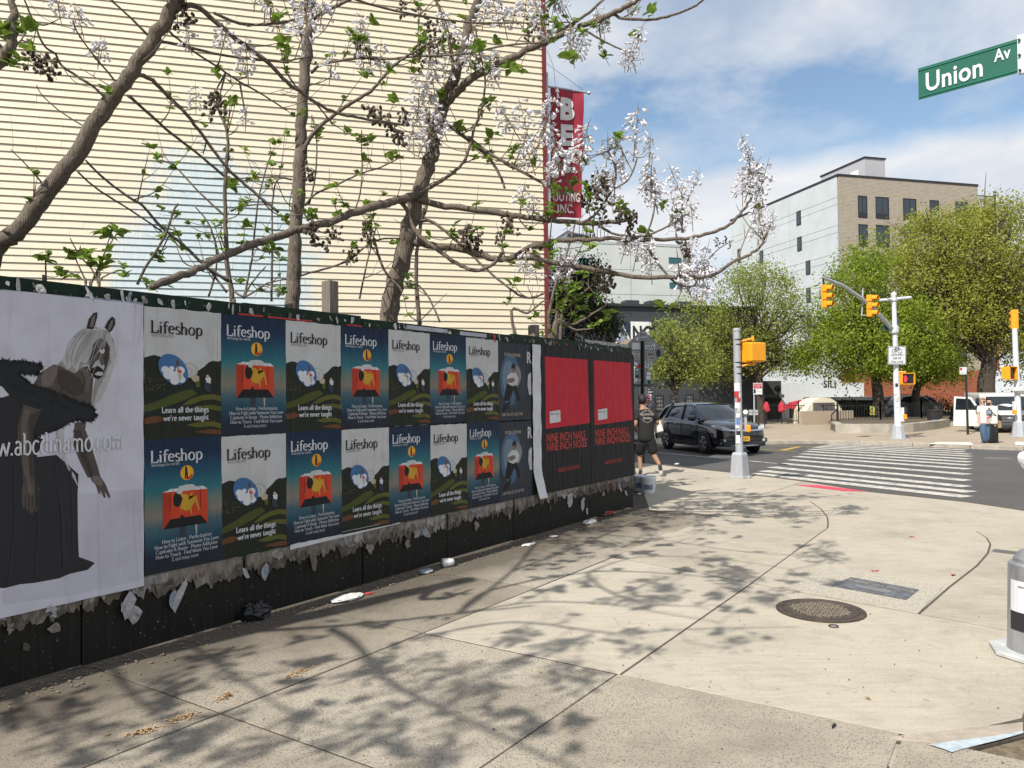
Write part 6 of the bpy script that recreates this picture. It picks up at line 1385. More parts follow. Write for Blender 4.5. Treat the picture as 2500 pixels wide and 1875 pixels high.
        for x in (.86, -.22, -1.25): k = MB(); k.box((x, sd * .921, .68), (.010, .012, .68)); k.build('door_seam', M_BLKPL, t)
        k = MB(); k.box((-.05, sd * .925, .30), (1.9, .03, .14)); k.build('sill_cladding', M_BLKPL, t, bevel=.02)
        for x in (1.36, -1.30):                               # arches and wheels
            k = MB(); c_ = Vector((x, sd * .90, .335)); n = 18
            for j in range(n):
                a0, a1 = math.pi * j / n - .12 + .0, math.pi * (j + 1) / n - .12
                a0, a1 = -.25 + (math.pi + .5) * j / n, -.25 + (math.pi + .5) * (j + 1) / n
                f_ = lambda a, r, y: (x + math.cos(a) * r, sd * y, .335 + math.sin(a) * r)
                k.quad(f_(a0, .375, .94), f_(a1, .375, .94), f_(a1, .43, .925), f_(a0, .43, .925)); k.quad(f_(a0, .375, .94), f_(a1, .375, .94), f_(a1, .36, .70), f_(a0, .36, .70))
            k.poly([(x + math.cos(a) * .37, sd * .927, .335 + math.sin(a) * .37) for a in [2 * math.pi * j / 24 for j in range(24)]]); k.build('wheel_arch', M_BLKPL, t, fix=False)
            k = MB(); k.lathe([(.24, -.1), (.31, -.105), (.338, -.07), (.345, 0), (.338, .07), (.31, .105), (.24, .1)], 26, (0, 0, 0), 'Y'); w_ = k.build('wheel', M_TYRE, t, True); w_.location = (x, sd * .865, .345)
            k = MB(); k.lathe([(.235, -.02), (.245, .09), (.225, .108), (.21, .06), (.05, .05)], 24, (0, 0, 0), 'Y'); k.v = [(a, b * sd, c) for a, b, c in k.v]; k.build('rim', M_RIM, w_)
            for j in range(5):
                a = 2 * math.pi * j / 5 + .3; k = MB()
                for da in (-.17, .17): k.tube([(math.cos(a) * .04, sd * .10, math.sin(a) * .04), (math.cos(a + da) * .225, sd * .092, math.sin(a + da) * .225)], .024, 5)
                k.build('spoke', M_RIM, w_)
        k = MB(); k.prism([(2.10, sd * .50, .80), (2.27, sd * .50, .77), (2.20, sd * .74, .78), (1.98, sd * .88, .84), (1.80, sd * .91, .90), (2.0, sd * .84, .915), (2.18, sd * .62, .875)], (0, 0, .035)); hl = k.build('headlight', M_LAMP, t)
        k = MB(); k.prism([(2.20, sd * .52, .765), (2.292, sd * .52, .77), (2.235, sd * .74, .79), (2.02, sd * .885, .86), (1.95, sd * .84, .86)], (0, 0, .075)); k.build('headlight', M_LAMP, t)
        k = MB(); k.box((2.22, sd * .70, .47), (.08, .26, .12), rz=-sd * .35); f_ = k.build('fog_surround', M_BLKPL, t, bevel=.02); k = MB(); k.cyl((2.25, sd * .70, .47), (2.285, sd * .69, .47), .045, 10); k.build('fog_lamp', M_LAMP, f_)
        k = MB(); k.box((-2.22, sd * .72, 1.0), (.12, .22, .42)); k.build('tail_light', M('tail_red', (0.3, 0.01, 0.01), .2, var=0), t, bevel=.03)
    k = MB(); k.box((2.25, 0, .66), (.10, 1.05, .20)); g = k.build('grille', M_BLKPL, t, bevel=.03)
    for i in range(4): k = MB(); k.box((2.305, 0, .60 + .04 * i), (.012, .98, .010)); k.build('grille_bar', M_DFRAME, g)
    k = MB(); k.tube([(2.20, -.60, .80), (2.30, -.40, .775), (2.335, 0, .765), (2.30, .40, .775), (2.20, .60, .80)], .032, 8); k.build('grille_trim', M_CHROME, t)
    k = MB(); k.box((2.335, 0, .775), (.02, .16, .10)); k.build('emblem', M_CHROME, t, bevel=.02)
    k = MB(); k.box((2.25, 0, .36), (.14, 1.5, .16)); k.build('lower_bumper', M_BLKPL, t, bevel=.04)
    k = MB(); k.tube([(2.14, -.78, .40), (2.29, -.5, .31), (2.325, 0, .295), (2.29, .5, .31), (2.14, .78, .40)], .03, 6); k.build('skid_strip', M_RIM, t)
    k = MB(); k.box((2.345, 0, .52), (.012, .30, .155)); pl_ = k.build('number_plate', M('plate_yellow', (0.62, 0.36, 0.03), 0.5, var=.1) if 'black' in label else M_SWH, t)
    vs, fs = text_mb('T 8301', .075, .85, .02, 'CENTER'); m = MB(); m.add([(2.3525, y_, .495 + z_) for y_, z_ in vs], fs); m.build('lettering', M_SBK, pl_, fix=False)
    return t
M_CARBLK = M('black_car_paint', (0.006, 0.006, 0.007), 0.12, 0.0, var=0, coat=1.0, spec=0.6); M_CARWH = M('white_car_paint', (0.62, 0.63, 0.64), 0.2, 0.0, var=0, coat=0.6); M_CARGR = M('grey_car_paint', (0.05, 0.055, 0.06), 0.2, 0.1, var=0, coat=0.8)
CARZ = math.atan2(-AD.y, -AD.x)
suv = make_car('black five-door car with yellow plate behind the near signal pole', (6.76, 26.5), CARZ, M_CARBLK)
c2 = make_car('white car mostly hidden behind the hoarding end and the walking man', (3.22, 28.2), CARZ, M_CARWH)
c3 = make_car('dark parked car behind the iron railing near the tree trunks', tuple(P(2200, 1000, 50).xy), WZ + math.pi, M_CARGR, z=PLAZA_Z)
# white van with its door open
vb = G(2466, 1064, ROAD_Z); vz = R_(-112)
van = thing('white_van', 'white van with its near door open behind the couple', 'van', vb, vz)
M_VAN = M('white_van_paint', (0.70, 0.68, 0.63), 0.3, 0.0, var=.05, coat=0.4)
k = MB(); prof = [(0.0, .32), (-.02, .95), (-.55, 1.08), (-.95, 1.72), (-1.25, 1.86), (-5.2, 1.92), (-5.2, .32)]; k.prism([(x, -.95, z_) for x, z_ in prof], (0, 1.9, 0)); k.build('body', M_VAN, van, bevel=.06)
k = MB(); k.add([(-.56, -.80, 1.105), (-.56, .80, 1.105), (-.955, .74, 1.70), (-.955, -.74, 1.70)], [(0, 1, 2, 3)]); k.v = [(x + .045, y_, z_ + .03) for x, y_, z_ in k.v]; ws = k.build('windscreen', M_AUTOGL, van, fix=False)
crumple('dashboard_clutter', (0, 0, 0), (.05, .55, .13), M_STK[0], None, 4); o = bpy.data.objects['dashboard_clutter']; o.parent = van; o.location = (-.66, .1, 1.24)
k = MB(); k.box((.02, 0, .74), (.08, 1.36, .36)); gr = k.build('grille', M_BLKPL, van, bevel=.02)
for i in range(5): k = MB(); k.box((.065, 0, .62 + .065 * i), (.012, 1.28, .02)); k.build('grille_bar', M_RIM, gr)
k = MB(); k.blob((.08, 0, .76), (.02, .11, .05)); k.build('emblem', M_RIM, gr)
for sd in (1, -1):
    k = MB(); k.box((.02, sd * .79, .76), (.08, .24, .26)); k.build('headlight', M_LAMP, van, bevel=.03)
    k = MB(); k.box((-.75, sd * 1.08, 1.22), (.12, .2, .24)); k.build('mirror', M_BLKPL, van, bevel=.03)
    for x in (-.85, -4.1):
        k = MB(); k.lathe([(.2, -.11), (.34, -.11), (.36, -.05), (.36, .05), (.34, .11), (.2, .11)], 20, (0, 0, 0), 'Y'); w_ = k.build('wheel', M_TYRE, van, True); w_.location = (x, sd * .88, .36); k = MB(); k.lathe([(.2, -.115), (.19, 0), (.2, .115)], 16, (0, 0, 0), 'Y'); k.build('rim', M_RIM, w_)
    k = MB(); k.box((-1.6, sd * .953, 1.42), (.9, .012, .5)); k.build('side_window', M_AUTOGL, van, bevel=.004)
k = MB(); k.box((.05, 0, .42), (.16, 1.9, .18)); k.build('bumper', M_BLKPL, van, bevel=.04)
# open door, hinged at the photo-left side of the cab
dr = MB(); dz = [(-.0, .38), (0, 1.12), (.35, 1.70), (1.05, 1.74), (1.1, .38)]
hx = Vector((-.85, -.97, 0)); dd_ = Vector((-.35, -1.0, 0)).normalized()
dr.prism([hx + dd_ * x + Vector((0, 0, z_)) for x, z_ in dz], Vector((-.06, .02, 0))); dro = dr.build('door', M_VAN, van, bevel=.02)
g_ = MB(); g_.prism([hx + dd_ * x + Vector((.012, 0, z_)) for x, z_ in ((.12, 1.14), (.40, 1.62), (.96, 1.66), (1.0, 1.14))], Vector((.012, 0, 0))); g_.build('door_window', M_AUTOGL, dro)

# ------------------------------------------------------------------ people
def skin(name, pts, edges, mat, parent, root, sub=2, flat=None):
    me = bpy.data.meshes.new(name); keys = list(pts); me.from_pydata([tuple(pts[k_][0]) for k_ in keys], [(keys.index(a), keys.index(b)) for a, b in edges], []); me.materials.append(mat)
    o = link(name, me, parent, True); md = o.modifiers.new('skin', 'SKIN'); md.use_smooth_shade = True
    if not me.skin_vertices: 
        bm = bmesh.new(); bm.from_mesh(me); bm.verts.layers.skin.verify(); bm.to_mesh(me); bm.free()
    for i, k_ in enumerate(keys):
        r = pts[k_][1]; sv = me.skin_vertices[0].data[i]; sv.radius = (r, r) if not hasattr(r, '__len__') else r; sv.use_root = (k_ == root)
    q = o.modifiers.new('sub', 'SUBSURF'); q.levels = sub; q.render_levels = sub
    return o
SKINM = M('skin_tan', (0.30, 0.17, 0.11), 0.6, var=.08, scale=20); SKINL = M('skin_fair', (0.50, 0.32, 0.25), 0.6, var=.08, scale=20)
def person(label, base, joints, sc, skinm, shirt, legs, shoe, hairm, hair_long=False, shorts=False, group=None, look=(0, -1)):
    """joints: pixel + distance of every joint; sc: size factor of the radii"""
    t = thing('person', label, 'person', base, 0, group); J = {k_: P(*v) for k_, v in joints.items()}; r = lambda v: v * sc
    pts = {'pel': (J['pel'], r(.135)), 'waist': (J['waist'], r(.125)), 'chest': (J['chest'], r(.145)), 'neck': (J['neck'], r(.058)), 'jaw': (J['head'] + Vector((0, 0, -.075)) * sc, r(.062)), 'head': (J['head'], r(.088)), 'crown': (J['head'] + Vector((0, 0, .07)) * sc, r(.078))}
    ed = [('pel', 'waist'), ('waist', 'chest'), ('chest', 'neck'), ('neck', 'jaw'), ('jaw', 'head'), ('head', 'crown')]
    for s in 'LR':
        pts.update({'sh' + s: (J['sh' + s], r(.062)), 'el' + s: (J['el' + s], r(.043)), 'wr' + s: (J['wr' + s], r(.030)), 'pm' + s: (J['wr' + s] + (J['ha' + s] - J['wr' + s]) * .55, r(.036)), 'hi' + s: (J['hi' + s], r(.10)), 'kn' + s: (J['kn' + s], r(.062)), 'cf' + s: (J['kn' + s].lerp(J['an' + s], .32), r(.058)), 'an' + s: (J['an' + s], r(.040))})
        ed += [('chest', 'sh' + s), ('sh' + s, 'el' + s), ('el' + s, 'wr' + s), ('wr' + s, 'pm' + s), ('pel', 'hi' + s), ('hi' + s, 'kn' + s), ('kn' + s, 'cf' + s), ('cf' + s, 'an' + s)]
    skin('body', pts, ed, skinm, t, 'pel')
    for s in 'LR':                                            # fingers and thumb, curled
        w, h = J['wr' + s], J['ha' + s]; d = (h - w); p = w + d * .75; side = d.cross(Vector((0, 1, 0)));  side = side.normalized() if side.length > 1e-4 else Vector((1, 0, 0)); fp, fe = {}, []
        for i in range(4):
            a = p + side * (i - 1.5) * .019 * sc; ln = (.085, .095, .09, .07)[i] * sc; dn = d.normalized()
            fp.update({'a%d' % i: (a, .011 * sc), 'b%d' % i: (a + dn * ln * .55, .010 * sc), 'c%d' % i: (a + dn * ln * .95 + Vector((0, -.02, 0)) * sc, .008 * sc)}); fe += [('a%d' % i, 'b%d' % i), ('b%d' % i, 'c%d' % i)]
        fp.update({'t0': (w + d * .35 + side * .03 * sc, .012 * sc), 't1': (w + d * .8 + side * .055 * sc, .010 * sc), 't2': (w + d * 1.1 + side * .05 * sc, .008 * sc)}); fe += [('t0', 't1'), ('t1', 't2'), ('a0', 'a1'), ('a1', 'a2'), ('a2', 'a3'), ('t0', 'a3')]
        skin('hand', fp, fe, skinm, t, 'a0', 1)
    up = Vector((0, 0, 1))
    hem = J['pel'] + Vector((0, 0, -.10)) * sc
    st = {'hem': (hem, (r(.20), r(.165))), 'hip': (J['pel'] + Vector((0, 0, .02)), (r(.20), r(.165))), 'mid': (J['waist'], (r(.19), r(.15))), 'chest': (J['chest'], (r(.19), r(.155))), 'col': (J['neck'] + Vector((0, 0, -.035)) * sc, r(.082))}; se = [('hem', 'hip'), ('hip', 'mid'), ('mid', 'chest'), ('chest', 'col')]
    for s in 'LR': st.update({'sh' + s: (J['sh' + s], r(.085)), 'sl' + s: (J['sh' + s].lerp(J['el' + s], .72), r(.078))}); se += [('chest', 'sh' + s), ('sh' + s, 'sl' + s)]
    skin('shirt', st, se, shirt, t, 'chest')
    tr = {'wb': (J['pel'].lerp(J['waist'], .35), (r(.155), r(.13))), 'pel': (J['pel'], (r(.165), r(.14)))}; te = [('wb', 'pel')]
    for s in 'LR':
        tr['hi' + s] = (J['hi' + s], r(.125))
        if shorts: tr['k' + s] = (J['hi' + s].lerp(J['kn' + s], .98), r(.13)); te += [('pel', 'hi' + s), ('hi' + s, 'k' + s)]
        else: tr['k' + s] = (J['kn' + s], r(.115)); tr['a' + s] = (J['an' + s] + Vector((0, 0, -.01)), r(.105)); te += [('pel', 'hi' + s), ('hi' + s, 'k' + s), ('k' + s, 'a' + s)]
    skin('shorts' if shorts else 'trousers', tr, te, legs, t, 'pel')
    for s in 'LR':
        a, f = J['an' + s], J['ft' + s]; sole = {'h': (a + Vector((0, 0, -.045)) * sc, .045 * sc), 'm': (a.lerp(f, .5) + Vector((0, 0, -.02)) * sc, .044 * sc), 't': (f, .036 * sc), 'an': (a + Vector((0, 0, .01)), .047 * sc)}; skin('shoe', sole, [('an', 'h'), ('h', 'm'), ('m', 't')], shoe, t, 'h', 1)
    lk = Vector((look[0], look[1], 0)).normalized(); hd = J['head']
    k = MB(); k.blob(hd + Vector((0, 0, .035)) * sc - lk * .018 * sc, (.098 * sc, .108 * sc, .115 * sc), 14, 9)
    k.v = [v for v in k.v]; vv = []
    for v in k.v:
        w = Vector(v) - hd; f_ = w.dot(lk); zz = w.z
        if f_ > .03 * sc and zz < .055 * sc: w = w - lk * (f_ - .0 * sc) * 1.0
        if zz < -.06 * sc and not hair_long: w.z = -.06 * sc
        w *= random.uniform(.96, 1.06); vv.append(tuple(hd + w))
    k.v = vv; k.build('hair', hairm, t, True, True)
    k = MB(); k.blob(hd + lk * .093 * sc + Vector((0, 0, -.015)) * sc, (.014 * sc, .02 * sc, .026 * sc)); k.build('nose', skinm, t, True, True)
    sdv = Vector((-lk.y, lk.x, 0))
    for s in (-1, 1):
        k = MB(); k.blob(hd + sdv * s * .088 * sc + Vector((0, 0, -.01)) * sc, (.018 * sc, .018 * sc, .032 * sc)); k.build('ear', skinm, t, True, True)
        k = MB(); k.blob(hd + lk * .080 * sc + sdv * s * .034 * sc + Vector((0, 0, .012)) * sc, .013 * sc, 6, 4); k.build('eye', M_SBK, t, True, True)
    k = MB(); k.box(hd + lk * .079 * sc + Vector((0, 0, -.058)) * sc, (.05 * sc, .05 * sc, .012 * sc)); k.build('mouth', M('lips', (0.3, 0.1, 0.09), .6, var=0), t, world=True)
    return t, J
ym = G(1566, 1161).y
M_BLKCL = M('black_cotton', (0.010, 0.010, 0.011), 0.85, var=.2, scale=9, bump=.4, bscale=14); M_WHCL = M('white_cotton', (0.64, 0.62, 0.58), 0.85, var=.08, scale=9, bump=.5, bscale=12); M_DENIM = M('blue_denim', (0.055, 0.10, 0.17), 0.85, var=.25, scale=7, bump=.3, bscale=16); M_HAIRB = M('dark_hair', (0.012, 0.010, 0.009), 0.6, var=.2, scale=40, bump=.6, bscale=60); M_HAIRL = M('fair_hair', (0.32, 0.20, 0.11), 0.6, var=.2, scale=40, bump=.6, bscale=60); M_SHOE = M('dark_trainer', (0.05, 0.05, 0.055), 0.6, var=.2)
y = ym
man, J = person('person in black t-shirt and shorts walking away past the hoarding with a white bag', G(1580, 1161), {
    'head': (1568, 979, y + .12), 'neck': (1570, 996, y + .08), 'chest': (1575, 1016, y + .05), 'waist': (1577, 1047, y), 'pel': (1577, 1070, y - .02), 'shL': (1557, 1009, y + .05), 'elL': (1551, 1038, y - .06), 'wrL': (1553, 1053, y + .2), 'haL': (1555, 1057, y + .3), 'shR': (1595, 1010, y + .05), 'elR': (1607, 1035, y + .02), 'wrR': (1613, 1032, y + .28), 'haR': (1615, 1027, y + .38),
    'hiL': (1567, 1076, y - .02), 'knL': (1562, 1110, y + .16), 'anL': (1564, 1149, y + .06), 'ftL': (1561, 1157, y + .26), 'hiR': (1589, 1076, y - .02), 'knR': (1596, 1110, y + .02), 'anR': (1611, 1136, y - .34), 'ftR': (1616, 1156, y - .22)}, 1.0, SKINM, M_BLKCL, M_BLKCL, M_SHOE, M_HAIRB, shorts=True, look=(.2, 1))
for f_ in ('L', 'R'): 
    a = J['an' + f_]; k = MB(); k.blob(a.lerp(J['ft' + f_], .5) + Vector((0, 0, -.055)), (.05, .13 if f_ == 'L' else .06, .018 if f_ == 'L' else .10), 10, 5); k.build('shoe_sole', M_STK[4], man, True, True)
# print on his back
SHIRT_P = M('cream_print', (0.40, 0.36, 0.30), .8, var=.1); c = P(1580, 1018, y - .165)
def arc_text(s, r, a0, a1, size, flip=False):
    m = MB()
    for i, ch in enumerate(s):
        a = R_(a0 + (a1 - a0) * i / max(1, len(s) - 1)); vs, fs = text_mb(ch, size, .9, .02, 'CENTER'); rot = a - math.pi / 2 if not flip else a + math.pi / 2; cx_, cz_ = math.cos(a) * r, math.sin(a) * r
        pts = [(c.x + cx_ + x * math.cos(rot) - z * math.sin(rot), c.y, c.z + cz_ + x * math.sin(rot) + z * math.cos(rot)) for x, z in vs]
        m.add([(X, Y + 1.0 * (X - c.x) ** 2 + .15 * (c.z - Z) * 0, Z) for X, Y, Z in pts], fs)
    tag(m.build('shirt_print', SHIRT_P, man, world=True, fix=False), kind='stuff')
arc_text('DUTTON RANCH', .125, 140, 40, .038); arc_text('BY THAT GUYS DINER', .125, 205, 335, .03, True)
for s_, dz_, sz in (('YELLOWSTONE', .035, .058), ('Smokes', -.045, .075)):
    vs, fs = text_mb(s_, sz, .72, .02, 'CENTER'); m = MB(); m.add([(c.x + x, c.y + 1.0 * x * x, c.z + dz_ + z) for x, z in vs], fs); tag(m.build('shirt_print', SHIRT_P, man, world=True, fix=False), kind='stuff')
tb = thing('tote_bag', 'white tote bag with dark base under the arm of the walking person', 'bag', P(1612, 1060, y - .02))
k = MB(); b4 = [P(*p) for p in ((1599, 1030, y + .05), (1613, 1026, y - .02), (1621, 1053, y - .02), (1600, 1058, y + .05))]; k.prism(b4, (0, .12, 0)); k.build('bag_upper', M_WHCL, tb, world=True, bevel=.02)
k = MB(); b4 = [P(*p) for p in ((1600, 1058.5, y + .05), (1621, 1053.5, y - .02), (1623, 1062, y - .02), (1604, 1072, y + .05))]; k.prism(b4, (0, .12, 0)); k.build('bag_base', M_BLKCL, tb, world=True, bevel=.02)
k = MB(); k.tube([P(1599, 1030, y + .05), P(1596, 1010, y + .0), P(1604, 1012, y + .02), P(1613, 1026, y - .02)], .012, 5); k.build('strap', M_BLKCL, tb, world=True)
y = G(2405, 1086, ROAD_Z + .06).y
jn, J = person('person in white t-shirt and blue jeans standing on the far curb, left of a couple', G(2407, 1086, ROAD_Z + .06), {
    'head': (2400, 980, y), 'neck': (2401, 989, y + .02), 'chest': (2401, 999, y + .02), 'waist': (2402, 1016, y), 'pel': (2404, 1030, y), 'shL': (2391, 995, y), 'elL': (2388, 1014, y + .02), 'wrL': (2388, 1029, y - .05), 'haL': (2389, 1035, y - .08), 'shR': (2411, 995, y + .02), 'elR': (2412, 1012, y + .1), 'wrR': (2410, 1026, y - .1), 'haR': (2410, 1031, y - .12),
    'hiL': (2399, 1034, y), 'knL': (2401, 1057, y - .04), 'anL': (2405, 1080, y), 'ftL': (2401, 1085, y - .16), 'hiR': (2409, 1034, y), 'knR': (2410, 1057, y - .02), 'anR': (2414, 1079, y + .04), 'ftR': (2411, 1084, y - .12)}, .98, SKINL, M_WHCL, M_DENIM, M_SHOE, M_HAIRL, True, look=(.15, -1))
k = MB(); 
for s in (-1, 1): k.box(J['head'] + Vector((.012 + s * .038, -.095, .012)), (.06, .012, .035))
k.box(J['head'] + Vector((.012, -.095, .02)), (.05, .008, .008)); tag(k.build('sunglasses', M_SBK, jn, world=True), kind='stuff')
y = G(2424, 1090, ROAD_Z).y
rt, J = person('bearded person in printed white t-shirt and black trousers, right of a couple at the curb', G(2424, 1090, ROAD_Z), {
    'head': (2414.5, 981, y), 'neck': (2418, 990, y + .02), 'chest': (2421, 1000, y + .02), 'waist': (2421, 1018, y), 'pel': (2422, 1031, y), 'shL': (2411, 996, y), 'elL': (2409, 1014, y + .05), 'wrL': (2410, 1025, y - .14), 'haL': (2411, 1030, y - .16), 'shR': (2431, 996, y + .02), 'elR': (2433, 1016, y + .03), 'wrR': (2431, 1031, y - .08), 'haR': (2430, 1037, y - .10),
    'hiL': (2417, 1035, y), 'knL': (2418, 1059, y - .03), 'anL': (2420, 1083, y), 'ftL': (2416, 1089, y - .18), 'hiR': (2427, 1035, y), 'knR': (2429, 1059, y - .03), 'anR': (2430, 1083, y + .02), 'ftR': (2427, 1088, y - .16)}, 1.0, SKINL, M_WHCL, M_BLKCL, M_SHOE, M_HAIRB, look=(-.8, -.6))
k = MB(); lkv = Vector((-.8, -.6, 0)); k.blob(J['head'] + lkv * .035 + Vector((0, 0, -.065)), (.06, .06, .045), 10, 6); k.build('beard', M_HAIRB, rt, True, True)
f1 = flat_sign(rt, 2408.5, 1000.5, 2422, 1012, y - .165, 'shirt_picture', M_STK[2], .004); flat_sign(f1, 2410, 1002, 2420.5, 1010.5, y - .17, 'picture_field', M('picture_blue', (0.25, 0.3, 0.38), .8), .003); sign_text(rt, 'RINGS', 2415.5, 1021.5, 4.2, y - .17, M_SRED, .75, .05)
bg = thing('shoulder_bag', 'black shoulder bag with strap on the bearded person', 'bag', J['pel']); k = MB(); k.blob(P(2437, 1022, y + .05), (.10, .12, .16), 12, 8); k.build('pouch', M_BLKCL, bg, True, True); k = MB(); k.tube([P(2413, 995, y - .10), P(2422, 1006, y - .18), P(2431, 1014, y - .16), P(2437, 1018, y)], .016, 5); k.build('strap', M_BLKCL, bg, world=True)
pb_ = thing('paper_bag', 'small brown paper bag held by the bearded person', 'bag', P(2440, 1045, y - .05)); k = MB(); k.prism([P(2434, 1026, y - .08), P(2443, 1027, y - .05), P(2446, 1043, y - .05), P(2435, 1046, y - .08)], (0, .1, 0)); k.build('sack', M('kraft_paper', (0.33, 0.22, 0.12), .8, var=.2, scale=20, bump=.5), pb_, world=True)
# ------------------------------------------------------------------ flowering trees behind the hoarding
M_BARK = M('grey_bark', (0.155, 0.125, 0.096), 0.9, var=0.5, scale=16, stretch=(4, 4, .5), bump=1.0, bscale=26)
M_TWIG = M('twig_bark', (0.15, 0.115, 0.085), 0.9, var=0.3, scale=20)
M_LEAF = M('young_leaf', (0.20, 0.30, 0.04), 0.5, var=0.3, scale=9, transl=0.4, hue=(0.15, 0.25, 0.035))
M_FLOW = M('pale_lilac_flower', (0.80, 0.79, 0.82), 0.6, var=0.08, scale=30, transl=0.3)
M_CALYX = M('brown_calyx', (0.17, 0.115, 0.06), 0.8, var=0.2)
M_POD = M('dry_seed_pod', (0.062, 0.043, 0.028), 0.7, var=0.4, scale=40, bump=.3)
def rv(r, s=1.0): return Vector((r.gauss(0, s), r.gauss(0, s), r.gauss(0, s)))
def leaf(k, p, d, n, L, W, fold=.25):
    d = d.normalized(); s = d.cross(n); s = s.normalized() if s.length > 1e-5 else d.orthogonal().normalized(); n = s.cross(d)
    k.add([p, p + d * L * .3 + s * W * .5 + n * L * fold * .3, p + d * L * .65 + s * W * .36 + n * L * fold * .25, p + d * L + n * -L * .08, p + d * L * .65 - s * W * .36 + n * L * fold * .25, p + d * L * .3 - s * W * .5 + n * L * fold * .3, p + d * L * .5], [(0, 1, 6), (1, 2, 6), (2, 3, 6), (3, 4, 6), (4, 5, 6), (5, 0, 6)])
def leaf_cluster(seed):
    r = random.Random(seed); k = MB()
    for i in range(r.randint(7, 11)):
        a = r.uniform(0, 6.28); d = Vector((math.cos(a), math.sin(a), r.uniform(-.2, .9))); L = r.uniform(.05, .115); leaf(k, Vector((0, 0, r.uniform(-.04, .03))), d, Vector((0, 0, 1)) + rv(r, .35), L, L * r.uniform(.55, .8), r.uniform(.05, .5))
    return k.mesh('leaf_cluster', M_LEAF)
def panicle(seed, H=.42):
    r = random.Random(seed); kf, kt = MB(), MB()
    kt.tube([(0, 0, -.10), (.01, 0, H * .5), (0, .01, H)], [.006, .0045, .002], 5)
    for i in range(r.randint(7, 10)):
        z = H * (.05 + .93 * (i + r.random() * .6) / 9.5); R = (1 - z / H) * .115 + .022
        for j in range(r.randint(2, 4) if z < H * .8 else 2):
            a = r.uniform(0, 6.28); o = Vector((math.cos(a), math.sin(a), r.uniform(.1, .5))); p = Vector((0, 0, z)) + o * R * r.uniform(.5, 1.1); kt.tube([(0, 0, z - .01), tuple(p)], [.0022, .0016], 3, False)
            if r.random() < .16: kt.blob(p, .009, 5, 4); continue
            d = (Vector((math.cos(a), math.sin(a), -r.uniform(.3, 1.5)))).normalized(); u = d.orthogonal().normalized(); w = d.cross(u); L = r.uniform(.046, .068); rings = []
            for f_, rad in ((0, .004), (.35, .009), (.8, .014), (1.0, .025)):
                rings.append([p + d * L * f_ + (u * math.cos(t) + w * math.sin(t)) * rad * (1.0 if (q % 2 == 0 or f_ < .9) else .75) for q, t in enumerate([6.283 * i_ / 6 for i_ in range(6)])])
            vs = [v for g in rings for v in g]; fs = [(a_ * 6 + b_, a_ * 6 + (b_ + 1) % 6, (a_ + 1) * 6 + (b_ + 1) % 6, (a_ + 1) * 6 + b_) for a_ in range(3) for b_ in range(6)]; kf.add(vs, fs); kt.blob(p, (.006, .006, .007), 5, 4)
    return kf.mesh('petals', M_FLOW), kt.mesh('stalk', M_CALYX)
def pod_cluster(seed):
    r = random.Random(seed); k = MB(); n = r.randint(9, 17); k.tube([(0, 0, 0), (.01, .01, -.1), (.02, 0, -.19)], .003, 4)
    for i in range(n):
        z = -.2 * i / n; a = r.uniform(0, 6.28); p = Vector((math.cos(a) * r.uniform(.02, .06), math.sin(a) * r.uniform(.02, .06), z)); k.tube([(0, 0, z + .01), tuple(p)], .002, 3, False); m_ = Euler((r.uniform(-.9, .9), r.uniform(-.9, .9), 0)).to_matrix()
        k.lathe([(.003, .020), (.013, .012), (.0155, -.002), (.011, -.016), (.002, -.027)], 7); base = len(k.v) - 35; k.v[base:] = [tuple(p + m_ @ Vector(v)) for v in k.v[base:]]
    return k.mesh('seed_pods', M_POD)
LEAFS = [leaf_cluster(i) for i in range(6)]; PANS = [panicle(20 + i, .34 + .05 * i) for i in range(4)]; PODS = [pod_cluster(40 + i) for i in range(4)]
tr_ = random.Random(11)
def crm(pts, n=5):                                             # smooth path
    out = []; m = len(pts)
    for i in range(m - 1):
        p0, p1, p2, p3 = pts[max(i - 1, 0)], pts[i], pts[i + 1], pts[min(i + 2, m - 1)]
        for j in range(n):
            t = j / n; out.append(.5 * ((2 * p1) + (p2 - p0) * t + (2 * p0 - 5 * p1 + 4 * p2 - p3) * t * t + (3 * p1 - p0 - 3 * p2 + p3) * t ** 3))
    return out + [pts[-1]]
